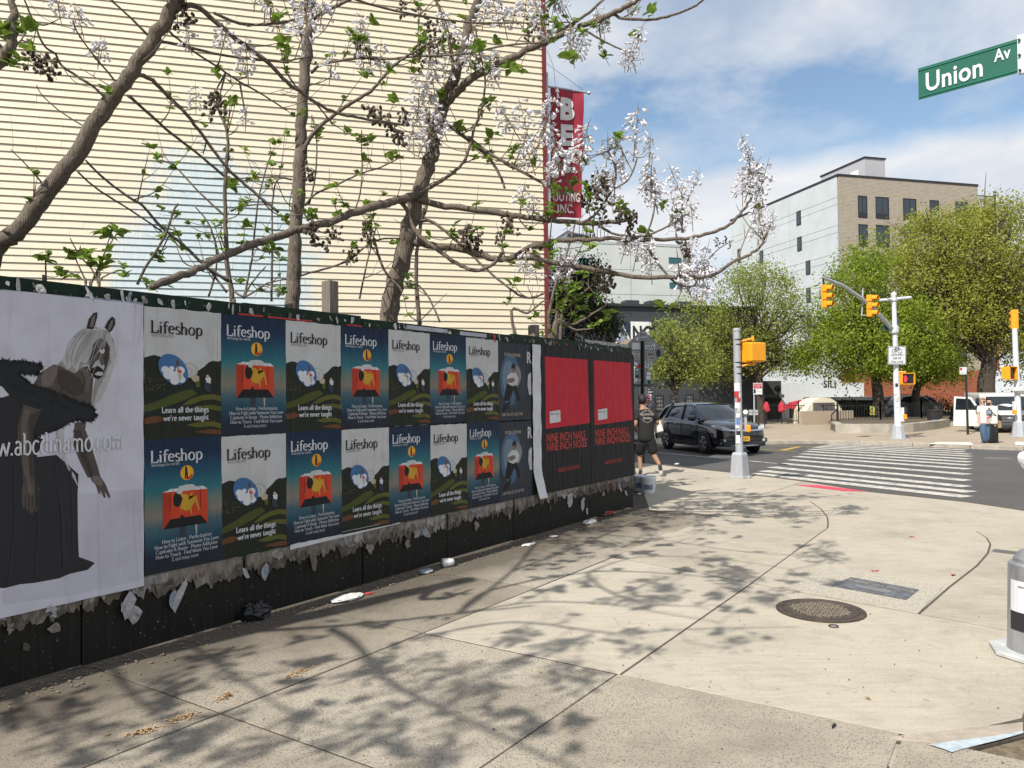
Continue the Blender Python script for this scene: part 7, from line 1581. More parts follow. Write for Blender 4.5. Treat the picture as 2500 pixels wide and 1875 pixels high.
class Tree:
    def __init__(s, name, label, base, group='flowering trees behind the hoarding'):
        s.t = thing(name, label, 'tree', base, 0, group); s.base = Vector(base); s.trunk, s.limbs, s.tw = MB(), [], MB(); s.paths = []
    def limb(s, pts, r0, r1, main=False, twigs=1.0, leafy=.6):
        path = crm([Vector(p) for p in pts]); n = len(path); rad = [r0 + (r1 - r0) * (i / (n - 1)) ** .85 for i in range(n)]
        path = [p + rv(tr_, min(.012, r0 * .12)) if 0 < i < n - 1 else p for i, p in enumerate(path)]; rad = [r * tr_.uniform(.94, 1.07) for r in rad]
        k = s.trunk if main else MB(); k.tube(path, rad, 12 if r0 > .05 else 7)
        if not main: s.limbs.append(k)
        s.paths.append((path, rad, twigs, leafy)); return path
    def put(s, me, p, sc=1.0, rot=None, name='leaf_cluster'):
        o = link(name, me, s.t); o['kind'] = 'stuff'; o.location = Vector(p) - s.base; o.scale = (sc, sc, sc); o.rotation_euler = rot or (tr_.uniform(-.5, .5), tr_.uniform(-.5, .5), tr_.uniform(0, 6.28)); return o
    def pan(s, p, sc=1.0, tilt=.3):
        i = tr_.randrange(4); o = s.put(PANS[i][1], p, sc, (tr_.uniform(-tilt, tilt), tr_.uniform(-tilt, tilt), tr_.uniform(0, 6.28)), 'blossom_cluster'); c = tag(link('petals', PANS[i][0], o), kind='stuff'); return o
    def pod(s, p, sc=1.0): s.put(tr_.choice(PODS), p, sc, (tr_.uniform(-.3, .3), tr_.uniform(-.3, .3), tr_.uniform(0, 6)), 'seed_pods')
    def nearest(s, p):
        best, bd = None, 9e9
        for path, rad, _, _ in s.paths:
            for q in path:
                d = (q - p).length
                if d < bd: best, bd = q, d
        return best
    def stalk(s, p, r=.006):                                    # a twig from the nearest limb to p
        q = s.nearest(p); d = p - q
        if d.length < .04: return
        s.tw.tube(crm([q, q + d * .5 + Vector((0, 0, -.12 * d.length)) + rv(tr_, .05 * d.length), p], 4), [r * 1.5 * (1 - .6 * i / 8) for i in range(9)], 5)
    def twigs(s, density=2.2, maxl=.75, leafsc=1.0, limit=60):
        n_leaf = 0
        for path, rad, tf, leafy in s.paths:
            L = sum((b - a).length for a, b in zip(path[:-1], path[1:]))
            for _ in range(int(L * density * tf + .5)):
                i = tr_.randrange(max(1, len(path) // 4), len(path)); p = path[i]; t = (path[min(i + 1, len(path) - 1)] - path[max(i - 1, 0)]).normalized(); d = (rv(tr_) + Vector((0, 0, .55)) + t * .5).normalized(); ln = tr_.uniform(.15, maxl); r = min(.009, rad[i] * .6)
                mid = p + d * ln * .5 + rv(tr_, ln * .07) + Vector((0, 0, -.03)); e = p + d * ln + Vector((0, 0, .10 * ln)) + rv(tr_, ln * .06); pp = crm([p, mid, e], 4); s.tw.tube(pp, [r * (1 - .72 * j / (len(pp) - 1)) for j in range(len(pp))], 5)
                for _2 in range(tr_.choice((0, 1, 1, 2))):
                    b = pp[tr_.randrange(2, len(pp) - 1)]; d2 = (d + rv(tr_, .8)).normalized(); s.tw.tube([b, b + d2 * ln * .2, b + d2 * ln * .42 + Vector((0, 0, .03))], [r * .5, r * .4, r * .25], 4)
                if tr_.random() < leafy * 1.35 and n_leaf < limit:
                    s.put(tr_.choice(LEAFS), e, leafsc * tr_.uniform(.6, 1.15)); n_leaf += 1
                    if tr_.random() < .8: s.put(tr_.choice(LEAFS), mid, leafsc * tr_.uniform(.4, .8)); n_leaf += 1
    def finish(s):
        if s.trunk.v: s.trunk.build('trunk', M_BARK, s.t, True, True, fix=False)
        for k in s.limbs: k.build('limb', M_BARK, s.t, True, True, fix=False)
        if s.tw.v: tag(s.tw.build('twigs', M_TWIG, s.t, True, True, fix=False), kind='stuff')
Z_ = .31646
O1, O2, O3, O5, O6, O7 = (0, 0), (650, 0), (1250, 0), (0, 350), (650, 350), (1250, 350)
def zp(o, pts, y0, y1=None):                                   # zoomed-view points -> places, distance running from y0 to y1
    n = len(pts); y1 = y0 if y1 is None else y1
    return [P(o[0] + x * Z_, o[1] + z * Z_, y0 + (y1 - y0) * i / max(1, n - 1)) for i, (x, z) in enumerate(pts)]
def pr(wpx, y): return wpx * .5 * y / F_PX
# T1: the leaning trunk at the left
T = Tree('flowering_tree', 'thick leaning bare trunk rising from the hoarding at the left edge', (P(-60, 800, 6.0).x - .35, 6.0, -.2))
T.limb([T.base, P(-90, 860, 6.0)] + zp(O1, [(-40, 1950), (120, 1800), (300, 1560), (560, 1230), (830, 810), (1020, 540), (1210, 250), (1370, 0), (1480, -180)], 6.0), .078, .046, True, .2, .3)
T.limb(zp(O1, [(1350, 60), (1500, 45), (1620, 130), (1830, 310), (2050, 470), (2212, 630)], 6.0, 6.6) + zp(O2, [(320, 750), (470, 840), (660, 900), (860, 930), (1040, 960)], 6.8, 7.6), pr(15, 6), pr(6, 7), False, .5, .7)
T.limb(zp(O1, [(1060, 575), (1150, 605), (1290, 735), (1420, 860), (1560, 1040), (1740, 1280), (1900, 1430), (2150, 1640)], 6.0, 7.0), pr(11, 6), pr(7, 7), False, .8, .4)
T.limb(zp(O1, [(990, 740), (1130, 860), (1310, 1020), (1520, 1180), (1730, 1360)], 6.0, 6.9), pr(8, 6), pr(6, 7), False, .5, .3)
T.limb(zp(O1, [(1240, 320), (1400, 350), (1640, 410), (1920, 455), (2212, 480)], 6.0, 6.6) + zp(O2, [(150, 470), (340, 440)], 6.8, 7), pr(8, 6), pr(4, 6.6), False, .8, .6)
T.limb(zp(O1, [(1290, 230), (1460, 370), (1800, 600), (1990, 710), (2212, 850)], 6.0, 6.8), pr(6, 6), pr(4, 6.6), False, .8, .5)
T.limb(zp(O1, [(1150, 280), (1000, 130), (840, -20)], 6.0, 5.8), pr(7, 6), pr(4, 6), False, .5, .3)
T.limb(zp(O1, [(840, 790), (720, 670), (480, 510), (430, 420), (340, 350), (260, 180), (180, -20)], 6.0, 5.6), pr(7, 6), pr(4, 6), False, .7, .4)
T.limb(zp(O1, [(900, 640), (760, 470), (620, 290), (560, 160)], 6.0, 5.7), pr(5, 6), pr(3, 6), False, .4, .3)
T.limb(zp(O1, [(1650, 100), (1900, 190), (2212, 170)], 6.1, 6.4) + zp(O2, [(90, 180), (220, 150)], 6.6, 6.7), pr(8, 6), pr(6, 6), False, .6, .6)
T.limb(zp(O5, [(660, 130), (800, 270), (1000, 420), (1100, 480), (1240, 640), (1420, 790), (1600, 960), (1760, 1060)], 6.0, 6.8), pr(5, 6), pr(8, 7), False, .9, .8)
T.limb(zp(O5, [(600, 220), (760, 360), (1000, 510), (1250, 680)], 6.0, 6.5), pr(5, 6), pr(4, 7), False, .9, .8)
T.limb(zp(O1, [(350, 1440), (220, 1290), (80, 1150)], 6, 5.8), pr(5, 6), pr(2, 6), False, .5, .1); T.limb(zp(O1, [(665, 985), (480, 870), (330, 740), (280, 655)], 6, 5.8), pr(4, 6), pr(2, 6), False, .2, .1)
T.limb(zp(O5, [(1060, 1090), (1120, 960), (1260, 740), (1340, 520), (1375, 465)], 6.3), pr(7, 6.3), pr(5, 6.3), False, .0, 0)
for px, py, sc in ((147, 45, .62), (200, 78, .62), (240, 150, .62), (465, 118, .6), (540, 125, .7), (605, 185, .75), (478, 265, .5), (600, 305, .5), (660, 20, .6), (245, 140, .5)): p = P(px, py, 6.1); T.pan(p, sc); T.stalk(p)
for px, py in ((75, 125), (100, 130), (120, 135), (512, 235), (520, 225), (455, 0), (438, 14)): p = P(px, py, 6.0); T.pod(p, .95); T.stalk(p)
T.twigs(3.0, .55, .95, 130); T.finish(); T1 = T
# close limb at the very corner
T = Tree('flowering_tree', 'nearest bare trunk arching out of the top left corner of the frame', (-5.5, 1.8, -.2))
T.limb([T.base, (-5.45, 1.85, 1.5), (-5.2, 2.0, 3.0), (-4.9, 2.1, 4.4), (-4.5, 2.3, 5.6), (-4.2, 2.4, 6.6)], .16, .10, True, .0, 0)
T.limb([(-4.95, 2.1, 4.2), P(-140, 30, 4.1), P(-60, 150, 4.0), P(5, 145, 4.0), P(28, 90, 4.0), P(30, 20, 4.0), P(28, -40, 4.0)], .05, pr(13, 4), False, .1, .2)
for px, py in ((-5, 70), (65, 72), (12, 75)): T.put(tr_.choice(LEAFS), P(px, py, 4.0), .9)
for px, py in ((45, 150), (20, 152), (30, 70)): T.put(tr_.choice(LEAFS), P(px, py, 4.0), .8)
def shade(px, py, h): g = G(px, py); return g - sun_travel * (h / math.sin(SUN_EL))
for pts, h, r in (([(120, 1570), (430, 1548), (660, 1539), (900, 1521), (1120, 1497), (1300, 1478)], 5.0, .045), ([(810, 1534), (870, 1575), (925, 1640), (1000, 1692), (1130, 1752), (1275, 1822), (1400, 1880)], 5.0, .034), ([(1120, 1497), (1200, 1440), (1433, 1397), (1600, 1398), (1790, 1413)], 5.3, .030),
                  ([(1433, 1397), (1450, 1420), (1510, 1455), (1590, 1475), (1700, 1480)], 5.3, .022), ([(1000, 1560), (1250, 1518), (1500, 1545), (1700, 1535), (1950, 1530)], 5.2, .022), ([(1120, 1497), (1250, 1395), (1350, 1305), (1560, 1312), (1800, 1345), (1950, 1355)], 5.6, .024), ([(430, 1548), (560, 1640), (760, 1760), (980, 1770)], 5.0, .022), ([(250, 1600), (350, 1720), (480, 1800), (600, 1870)], 4.8, .022), ([(60, 1590), (40, 1700), (150, 1800)], 4.8, .022), ([(1250, 1395), (1420, 1330), (1600, 1262), (1850, 1250), (2000, 1262)], 5.6, .022), ([(1433, 1397), (1560, 1360), (1760, 1365), (1930, 1390)], 5.4, .018), ([(1350, 1305), (1480, 1245), (1650, 1222), (1850, 1215)], 5.7, .02), ([(1120, 1497), (1300, 1470), (1480, 1475), (1640, 1500), (1760, 1520)], 5.2, .02)):
    T.limb([shade(x, y_, h + .25 * i / len(pts)) for i, (x, y_) in enumerate(pts)], r, r * .35, False, .9, .9)
s0_ = shade(120, 1570, 5.0); T.limb([(-4.7, 2.2, 5.0), ((-4.7 + s0_.x) / 2, (2.2 + s0_.y) / 2, 5.2), s0_], .07, .05, False, 0, 0)
for a, b in (((430, 1548), (250, 1600)), ((250, 1600), (60, 1590))): T.limb([shade(*a, 5.05), shade(*b, 4.85)], .03, .024, False, .3, .5)
sh_r = random.Random(5)
def region(x0, y0, x1, y1, n, h, pan=.5):
    for _ in range(n):
        p = shade(sh_r.uniform(x0, x1), sh_r.uniform(y0, y1), h + sh_r.uniform(-.3, .5)); q = T.nearest(p)
        if (q - p).length > .9: p = q + (p - q).normalized() * .9
        T.stalk(p, .005)
        if sh_r.random() < pan: T.pan(p, sh_r.uniform(.7, 1.15))
        else: T.put(tr_.choice(LEAFS), p, sh_r.uniform(1.0, 1.7))
region(980, 1560, 1400, 1800, 22, 5.1, .6); region(700, 1700, 1050, 1870, 9, 5.0, .6); region(0, 1620, 600, 1860, 26, 4.9, .5); region(600, 1500, 1000, 1700, 12, 5.1, .3); region(1250, 1270, 1800, 1480, 70, 5.4, .5); region(1700, 1260, 2050, 1440, 26, 5.5, .5); region(1350, 1215, 1900, 1300, 30, 5.6, .5); region(1500, 1450, 1920, 1600, 12, 5.3, .6)
T.twigs(1.3, .5, 1.0, 70); T.finish(); T0 = T
# T2: upright trunk in the middle
b2 = P(708, 745, 9.0); T = Tree('flowering_tree', 'straight upright pale trunk in the middle behind the hoarding', (b2.x - .05, 9.0, -.2))
T.limb([T.base] + [P(712, 900, 9.0)] + zp(O6, [(205, 1250), (210, 1000), (225, 700), (245, 400), (270, 60)], 9.0) + zp(O2, [(265, 1080), (290, 780), (310, 500), (325, 180), (330, 0), (336, -200)], 9.0), .092, .055, True, .25, .4)
T.limb(zp(O2, [(330, 170), (420, 105), (640, 0), (760, -60)], 9.0, 8.8), pr(12, 9), pr(6, 9), False, .6, .6); T.limb(zp(O2, [(300, 310), (240, 140), (190, 0), (150, -80)], 9.0, 8.8), pr(11, 9), pr(6, 9), False, .4, .5)
T.limb(zp(O2, [(290, 1170), (360, 1030), (530, 880), (700, 770), (830, 680), (960, 530), (1060, 450), (1240, 340), (1330, 300)], 8.95, 8.5), pr(11, 9), pr(5, 9), False, .8, .8)
T.limb(zp(O2, [(350, 560), (400, 515), (500, 480), (720, 450), (940, 455), (1180, 435), (1500, 420), (1850, 350), (2150, 330)], 9.0, 8.4), pr(8, 9), pr(4, 9), False, .9, .9)
T.limb(zp(O6, [(300, 480), (380, 390), (560, 310), (720, 235), (880, 185), (1060, 95)], 9.0, 8.7), pr(6, 9), pr(3, 9), False, .9, .5); T.limb(zp(O6, [(330, 470), (370, 300), (390, 100), (385, -50), (350, -220)], 9, 8.9), pr(5, 9), pr(3, 9), False, .6, .3)
T.limb(zp(O6, [(690, 500), (720, 400), (740, 240), (735, 0), (737, -100)], 8.8), pr(4, 9), pr(3, 9), False, .5, .2)
T.limb(zp(O6, [(240, 1030), (330, 1000), (480, 960), (640, 900), (760, 800), (880, 740), (1030, 735)], 9.0, 8.9), pr(6, 9), pr(4, 9), False, .8, .6); T.limb(zp(O6, [(200, 280), (60, 260), (-200, 270), (-480, 270)], 9, 8.8), pr(5, 9), pr(3, 9), False, .7, .4)
for px, py, sc in ((805, 190, .85), (880, 120, .9), (905, 165, .95), (930, 175, .9), (870, 105, .8), (740, 60, .6)): p = P(px, py, 8.7); T.pan(p, sc); T.stalk(p)
for px, py, sc in ((745, 400, 1.0), (760, 410, .9), (895, 545, 1.1), (905, 570, .9), (850, 610, .9), (868, 600, .8)): p = P(px, py, 8.7); T.pod(p, sc * 1.1); T.stalk(p)
T.twigs(3.8, .7, 1.25, 190); T.finish()
# T3: forked trunk with the wide limbs
b3 = P(950, 765, 9.3); T = Tree('flowering_tree', 'forked blossoming tree with long limbs reaching right over the hoarding end', (b3.x - .12, 9.3, -.2))
T.limb([T.base, P(935, 900, 9.3)] + zp(O6, [(945, 1330), (1000, 1050), (1080, 780), (1130, 550), (1190, 350), (1270, 100)], 9.3) + zp(O2, [(1290, 1080), (1350, 880), (1380, 760), (1430, 650), (1460, 560), (1530, 350), (1570, 170), (1640, 0), (1700, -160)], 9.3, 9.0), .125, .045, True, .15, .5)
T.limb(zp(O2, [(1390, 790), (1480, 700), (1560, 620), (1750, 510), (1950, 420), (2212, 290)], 9.2, 8.8) + zp(O3, [(250, 330), (540, 200), (700, 140), (860, 60), (1000, -10), (1150, -70)], 8.7, 8.3), pr(22, 9.2), pr(9, 8.5), False, .6, .8)
T.limb(zp(O3, [(560, 195), (760, 110), (850, 140), (1080, 150), (1260, 110), (1400, 50), (1480, -10)], 8.6, 8.3), pr(9, 8.5), pr(5, 8.5), False, .2, .6); T.limb(zp(O3, [(230, 320), (420, 210), (560, 120), (700, 0), (760, -60)], 8.8, 8.8), pr(9, 8.8), pr(6, 8.8), False, .6, .7); T.limb(zp(O3, [(560, 230), (660, 290), (760, 345), (860, 390), (900, 430)], 8.6), pr(6, 8.6), pr(3, 8.6), False, .3, .6)
T.limb(zp(O2, [(1445, 640), (1440, 480), (1400, 280), (1340, 80), (1300, -40)], 9.2, 9.0), pr(13, 9), pr(6, 9), False, .6, .8)
T.limb(zp(O2, [(1330, 900), (1430, 980), (1560, 1080), (1720, 1220), (1800, 1350), (1840, 1450)], 9.3, 9.0), pr(11, 9), pr(6, 9), False, .5, .6); T.limb(zp(O2, [(1560, 1060), (1720, 1180), (1950, 1310), (2212, 1460)], 9.1, 8.9) + zp(O3, [(300, 1460), (430, 1500)], 8.9, 8.8), pr(9, 9), pr(5, 9), False, .8, .8)
T.limb(zp(O6, [(1150, 410), (1000, 440), (880, 475), (700, 530), (480, 610), (280, 660), (0, 750)], 9.2, 7.4) + zp(O5, [(1900, 800), (1600, 930), (1400, 1020), (1180, 1105)], 7.0, 5.75), pr(21, 9.2), pr(18, 5.8), False, .35, .5)
T.limb(zp(O6, [(1140, 420), (1330, 475), (1600, 510), (1830, 545), (2000, 570), (2212, 590)], 9.25, 8.9) + zp(O7, [(270, 590), (540, 615), (760, 610), (880, 590), (950, 550)], 8.85, 8.7), pr(18, 9.2), pr(9, 8.7), False, .7, .7)
T.limb(zp(O6, [(1140, 420), (1250, 350), (1380, 270), (1510, 160), (1580, 0)], 9.2, 9.0) + zp(O2, [(1600, 1000), (1660, 840), (1690, 620), (1640, 380), (1610, 200)], 9.0, 8.9), pr(10, 9), pr(4, 9), False, .8, .8)
T.limb(zp(O6, [(1090, 765), (1200, 770), (1330, 800), (1490, 810), (1630, 850), (1760, 890), (1900, 880), (2000, 820), (2080, 780), (2212, 770)], 9.3, 8.8) + zp(O7, [(120, 800), (340, 750), (540, 745), (720, 735), (1000, 745), (1260, 740), (1450, 710), (1640, 650), (1740, 570), (1820, 460), (1850, 390)], 8.8, 8.5), pr(20, 9.3), pr(6, 8.5), False, .35, .6)
T.limb(zp(O6, [(1940, 870), (2100, 880)], 8.9, 8.85) + zp(O7, [(110, 870), (280, 910), (560, 960), (800, 1000), (940, 1030), (1220, 1035), (1320, 1030), (1540, 1020), (1680, 930), (1830, 860), (1920, 790), (1970, 690)], 8.8, 8.4), pr(16, 8.9), pr(6, 8.4), False, .35, .6)
T.limb(zp(O6, [(1020, 440), (1080, 510), (1150, 680), (1280, 790), (1430, 900), (1520, 950), (1620, 980), (1750, 930), (1830, 830)], 9.1, 8.7), pr(11, 9), pr(9, 8.7), False, .4, .6)
T.limb(zp(O6, [(1180, 600), (1270, 600), (1380, 680), (1520, 800), (1680, 950), (1850, 1100), (2000, 1190), (2140, 1160)], 9.2, 8.9), pr(9, 9), pr(5, 9), False, .8, .7); T.limb(zp(O7, [(680, 640), (800, 700), (1000, 720), (1200, 640), (1350, 545)], 8.7, 8.6), pr(7, 8.7), pr(4, 8.6), False, .5, .8); T.limb(zp(O7, [(1020, 760), (1130, 930), (1270, 1080), (1380, 1105), (1420, 1080)], 8.7, 8.6), pr(7, 8.7), pr(4, 8.6), False, .3, .6)
T.limb(zp(O7, [(540, 615), (650, 540), (760, 380), (800, 260), (790, 160), (740, 60)], 8.8, 8.7), pr(7, 8.8), pr(5, 8.7), False, .3, .6); T.limb(zp(O7, [(700, 380), (860, 310), (930, 220), (965, 110)], 8.7, 8.6), pr(5, 8.7), pr(4, 8.7), False, .2, .6); T.limb(zp(O7, [(1030, 715), (1080, 590), (1100, 480), (1105, 380)], 8.7), pr(5, 8.7), pr(4, 8.7), False, .2, .6); T.limb(zp(O7, [(1310, 690), (1315, 560), (1310, 400)], 8.65), pr(5, 8.7), pr(3, 8.7), False, .1, .4)
T.limb(zp(O7, [(1520, 890), (1600, 810), (1710, 745)], 8.5), pr(4, 8.5), pr(2, 8.5), False, 0, 0); T.limb(zp(O7, [(1360, 760), (1370, 870), (1310, 970)], 8.6), pr(4, 8.5), pr(3, 8.5), False, .2, .6)
T.limb(zp(O6, [(830, 730), (870, 880), (930, 1010), (1010, 1090), (1050, 1150)], 8.9), pr(7, 9), pr(5, 9), False, .4, .6); T.limb(zp(O6, [(720, 1200), (760, 1000), (800, 830), (850, 640)], 8.9), pr(5, 9), pr(3, 9), False, .6, .5); T.limb(zp(O6, [(1340, 1380), (1260, 1200), (1160, 1090), (1060, 1110)], 9), pr(5, 9), pr(4, 9), False, .4, .3)
for px, py, sc, yy in ((1060, 190, 1.1, 8.9), (1035, 215, 1, 8.9), (1085, 170, .9, 8.9), (1020, 245, 1.1, 8.9), (1050, 275, 1.1, 8.9), (1005, 300, 1.0, 8.9), (1030, 335, 1.1, 8.9), (1065, 320, 1.1, 8.9), (1085, 300, 1, 8.9), (1010, 345, .9, 8.9), (1055, 345, 1, 8.9), (1180, 30, 1.1, 8.9), (1215, 20, 1.1, 8.9), (1250, 30, 1.1, 8.9), (1280, 20, 1, 8.9), (1235, 50, 1, 8.9), (1170, 125, 1.1, 8.9), (1195, 155, 1.1, 8.9), (1150, 150, .9, 8.9), (1215, 185, .9, 8.9), (1260, 300, 1.1, 8.8), (1290, 310, 1.1, 8.8), (1310, 340, 1.1, 8.8), (1330, 280, 1.1, 8.8), (1300, 380, 1.1, 8.8), (1275, 350, 1, 8.8), (1345, 320, 1, 8.8), (1370, 380, 1.2, 8.8), (1400, 370, 1.2, 8.8), (1385, 410, 1.1, 8.8), (1360, 410, 1.1, 8.8), (1345, 430, 1.0, 8.8), (1410, 395, 1.1, 8.8), (1480, 450, 1.2, 8.7), (1500, 430, 1.2, 8.7), (1495, 480, 1.0, 8.7), (1480, 372, .8, 8.7), (1500, 350, .7, 8.7),
                       (1535, 370, 1.2, 8.7), (1548, 340, 1.2, 8.7), (1585, 370, .8, 8.7), (1532, 300, .6, 8.7), (1590, 430, 1.25, 8.7), (1600, 470, 1.2, 8.7), (1580, 460, .8, 8.7), (1612, 480, .9, 8.7), (1662, 520, 1.1, 8.65), (1670, 480, 1.1, 8.65), (1650, 545, .9, 8.65), (1690, 530, .8, 8.65), (1665, 455, .9, 8.65), (1825, 440, 1.2, 8.5), (1840, 470, 1.2, 8.5), (1812, 465, .9, 8.5), (1855, 450, .9, 8.5), (1828, 400, 1.1, 8.5), (1826, 360, .7, 8.5), (1862, 540, 1.15, 8.4), (1850, 565, .8, 8.4), (1872, 560, .7, 8.4), (1858, 500, .7, 8.4), (1520, 600, 1.0, 8.7), (1550, 615, 1.1, 8.7), (1570, 610, 1, 8.7), (1590, 650, 1, 8.7), (1690, 640, 1.15, 8.6), (1710, 650, 1.1, 8.6), (1680, 680, 1.1, 8.6), (1700, 690, 1.1, 8.6), (1725, 660, .9, 8.6), (1715, 700, 1.0, 8.6), (1685, 600, .9, 8.6), (1270, 490, 1, 8.9), (1300, 520, .8, 8.9), (1280, 655, .9, 8.8), (1310, 660, .9, 8.8), (1375, 665, 1.1, 8.8), (1395, 650, 1, 8.8), (1400, 130, .8, 8.6), (1395, 100, 1.1, 8.6), (1410, 115, .9, 8.6), (1465, 55, .9, 8.6), (1475, 65, .7, 8.6), (1540, 18, .7, 8.5), (1538, 130, 1.0, 8.5), (1548, 145, .8, 8.5), (1525, 150, .6, 8.5), (1380, 10, .8, 8.7), (1350, 5, .9, 8.7)):
    p = P(px, py, yy); T.stalk(p, .004); T.pan(p - Vector((0, 0, .12 * sc)), sc * .92, .45)
for px, py, sc, yy in ((985, 10, 1.2, 8.9), (1015, 20, 1.1, 8.9), (1050, 50, 1.2, 8.9), (1065, 70, 1.2, 8.9), (1040, 90, 1.2, 8.9), (1075, 100, 1.2, 8.9), (1025, 120, 1.2, 8.9), (1060, 120, 1.2, 8.9), (1030, 150, 1.1, 8.9), (1110, 100, 1, 8.9), (900, 265, 1.4, 8.6), (920, 270, 1.3, 8.6), (940, 290, 1.3, 8.6), (960, 310, 1.3, 8.6), (970, 330, 1.2, 8.6), (1050, 300, 1.2, 8.8), (1065, 335, 1.2, 8.8), (980, 275, 1.2, 8.7), (760, 545, 1.3, 7.6), (775, 560, 1.3, 7.6), (805, 575, 1.2, 7.6), (820, 560, 1.1, 7.6), (1135, 560, 1.4, 9), (1150, 570, 1.3, 9), (1165, 580, 1.2, 9), (1125, 570, 1.2, 9), (1235, 530, 1.3, 9), (1250, 545, 1.2, 9), (1225, 575, 1.1, 9), (1430, 460, 1.4, 8.7), (1445, 440, 1.4, 8.7), (1470, 445, 1.4, 8.7), (1480, 430, 1.3, 8.7), (1425, 480, 1.3, 8.7), (1455, 465, 1.3, 8.7), (1500, 500, 1.3, 8.7), (1520, 510, 1.3, 8.7), (1540, 540, 1.2, 8.7), (1475, 520, 1.2, 8.7), (1545, 525, 1, 8.7), (1480, 665, 1.5, 8.7), (1470, 680, 1.3, 8.7), (1490, 675, 1.3, 8.7), (1450, 665, 1.1, 8.7), (1665, 595, 1.2, 8.6), (1670, 610, 1, 8.6), (1750, 590, .6, 8.5), (1772, 588, .5, 8.5), (1780, 600, .5, 8.5), (1300, 45, 1.2, 8.9), (1310, 75, 1.2, 8.9), (1290, 70, 1, 8.9), (1330, 35, 1, 8.9)):
    p = P(px, py, yy); T.stalk(p, .004); T.pod(p + Vector((0, 0, .05)), sc * .92)
T.twigs(3.8, .6, 1.3, 320); T.finish(); T3 = T
# slender stems
b4 = P(568, 700, 8.0); T = Tree('sapling', 'slender pale sapling stem left of the upright trunk', (b4.x, 8.0, -.2), 'thin stems behind the hoarding')
T.limb([T.base, P(570, 800, 8)] + zp(O5, [(1790, 1190), (1750, 900), (1740, 640), (1735, 400), (1745, 200), (1760, 0)], 8.0) + zp(O1, [(1745, 1000), (1700, 880), (1650, 770)], 8.0), pr(15, 8), pr(5, 8), True, .8, .5)
for pts in ([(1800, 1140), (1900, 1180), (2060, 1080), (2212, 1050)], [(1750, 1150), (1600, 960), (1430, 800), (1340, 640)], [(1880, 1200), (1940, 900), (2000, 400), (2100, 60)], [(2095, 1220), (2100, 800), (2100, 500), (2130, 300), (2190, 270)], [(1780, 520), (1900, 480), (2100, 470)], [(1880, 1190), (1940, 1080), (2050, 950)], [(1740, 560), (1560, 400), (1350, 180), (1230, 130)], [(1690, 880), (1620, 640), (1500, 480)], [(1610, 1180), (1670, 960), (1660, 780)]): T.limb(zp(O5, pts, 8.0, 7.9), pr(6, 8), pr(3, 8), False, 1.3, .55)
T.twigs(3.6, .5, 1.0, 100); T.finish()
b5 = P(1025, 780, 9.8); T = Tree('sapling', 'slender pale sapling stem right of the forked tree', (b5.x, 9.8, -.2), 'thin stems behind the hoarding')
T.limb([T.base, P(1025, 850, 9.8)] + zp(O6, [(1180, 1350), (1160, 1100), (1160, 850), (1200, 600), (1240, 470), (1220, 250)], 9.8), pr(14, 9.8), pr(6, 9.8), True, .8, .5); T.twigs(3, .5, 1.0, 40); T.finish()
T = Tree('shrub', 'leafy green suckers sprouting behind the hoarding beside the leaning trunk', (P(215, 700, 6.2).x, 6.2, -.1), 'shrubs behind the hoarding')
for pts in ([(700, 1100), (760, 960), (830, 800), (900, 700)], [(760, 1080), (700, 960), (610, 860), (540, 730)], [(660, 1080), (600, 930), (560, 860)], [(355, 1060), (350, 920), (340, 890)], [(760, 1080), (860, 1000), (960, 980)], [(760, 1000), (800, 860), (860, 690)]): T.limb([T.base] + zp(O5, [(pts[0][0], pts[0][1] + 200)] + pts, 6.2), .012, .004, False, .6, 1)
for px, py, sc in ((110, 630, 1.1), (112, 622, .8), (255, 570, 1), (285, 567, 1.3), (262, 575, .9), (190, 622, 1.1), (210, 625, 1), (225, 640, 1.1), (250, 640, 1), (165, 615, .8), (240, 655, 1), (150, 670, 1.1), (180, 672, .8), (300, 650, .8), (310, 672, .7), (262, 610, .8)): T.put(tr_.choice(LEAFS), P(px, py, 6.2), sc); T.stalk(P(px, py, 6.2), .003)
T.finish()
T = Tree('shrub', 'leafy sprigs and pale stems rising from the hoarding end beside the house corner', (P(1350, 830, 12.5).x, 12.5, -.1), 'shrubs behind the hoarding')
for pts in ([(290, 1440), (300, 1250), (360, 1000), (440, 800), (490, 600)], [(330, 1450), (400, 1250), (470, 1160), (560, 1060)], [(340, 1450), (430, 1270), (620, 1090)], [(310, 1460), (470, 1400), (600, 1330), (720, 1250)], [(310, 1465), (500, 1445), (620, 1430)], [(380, 1380), (430, 1200), (440, 1000)], [(0, 1380), (120, 1310), (250, 1215)]): T.limb([Vector((T.base.x, 12.5, .4))] + zp(O7, pts, 12.5), .035, .012, False, .7, .9)
T.twigs(2.4, .5, 1.3, 60); T.finish()

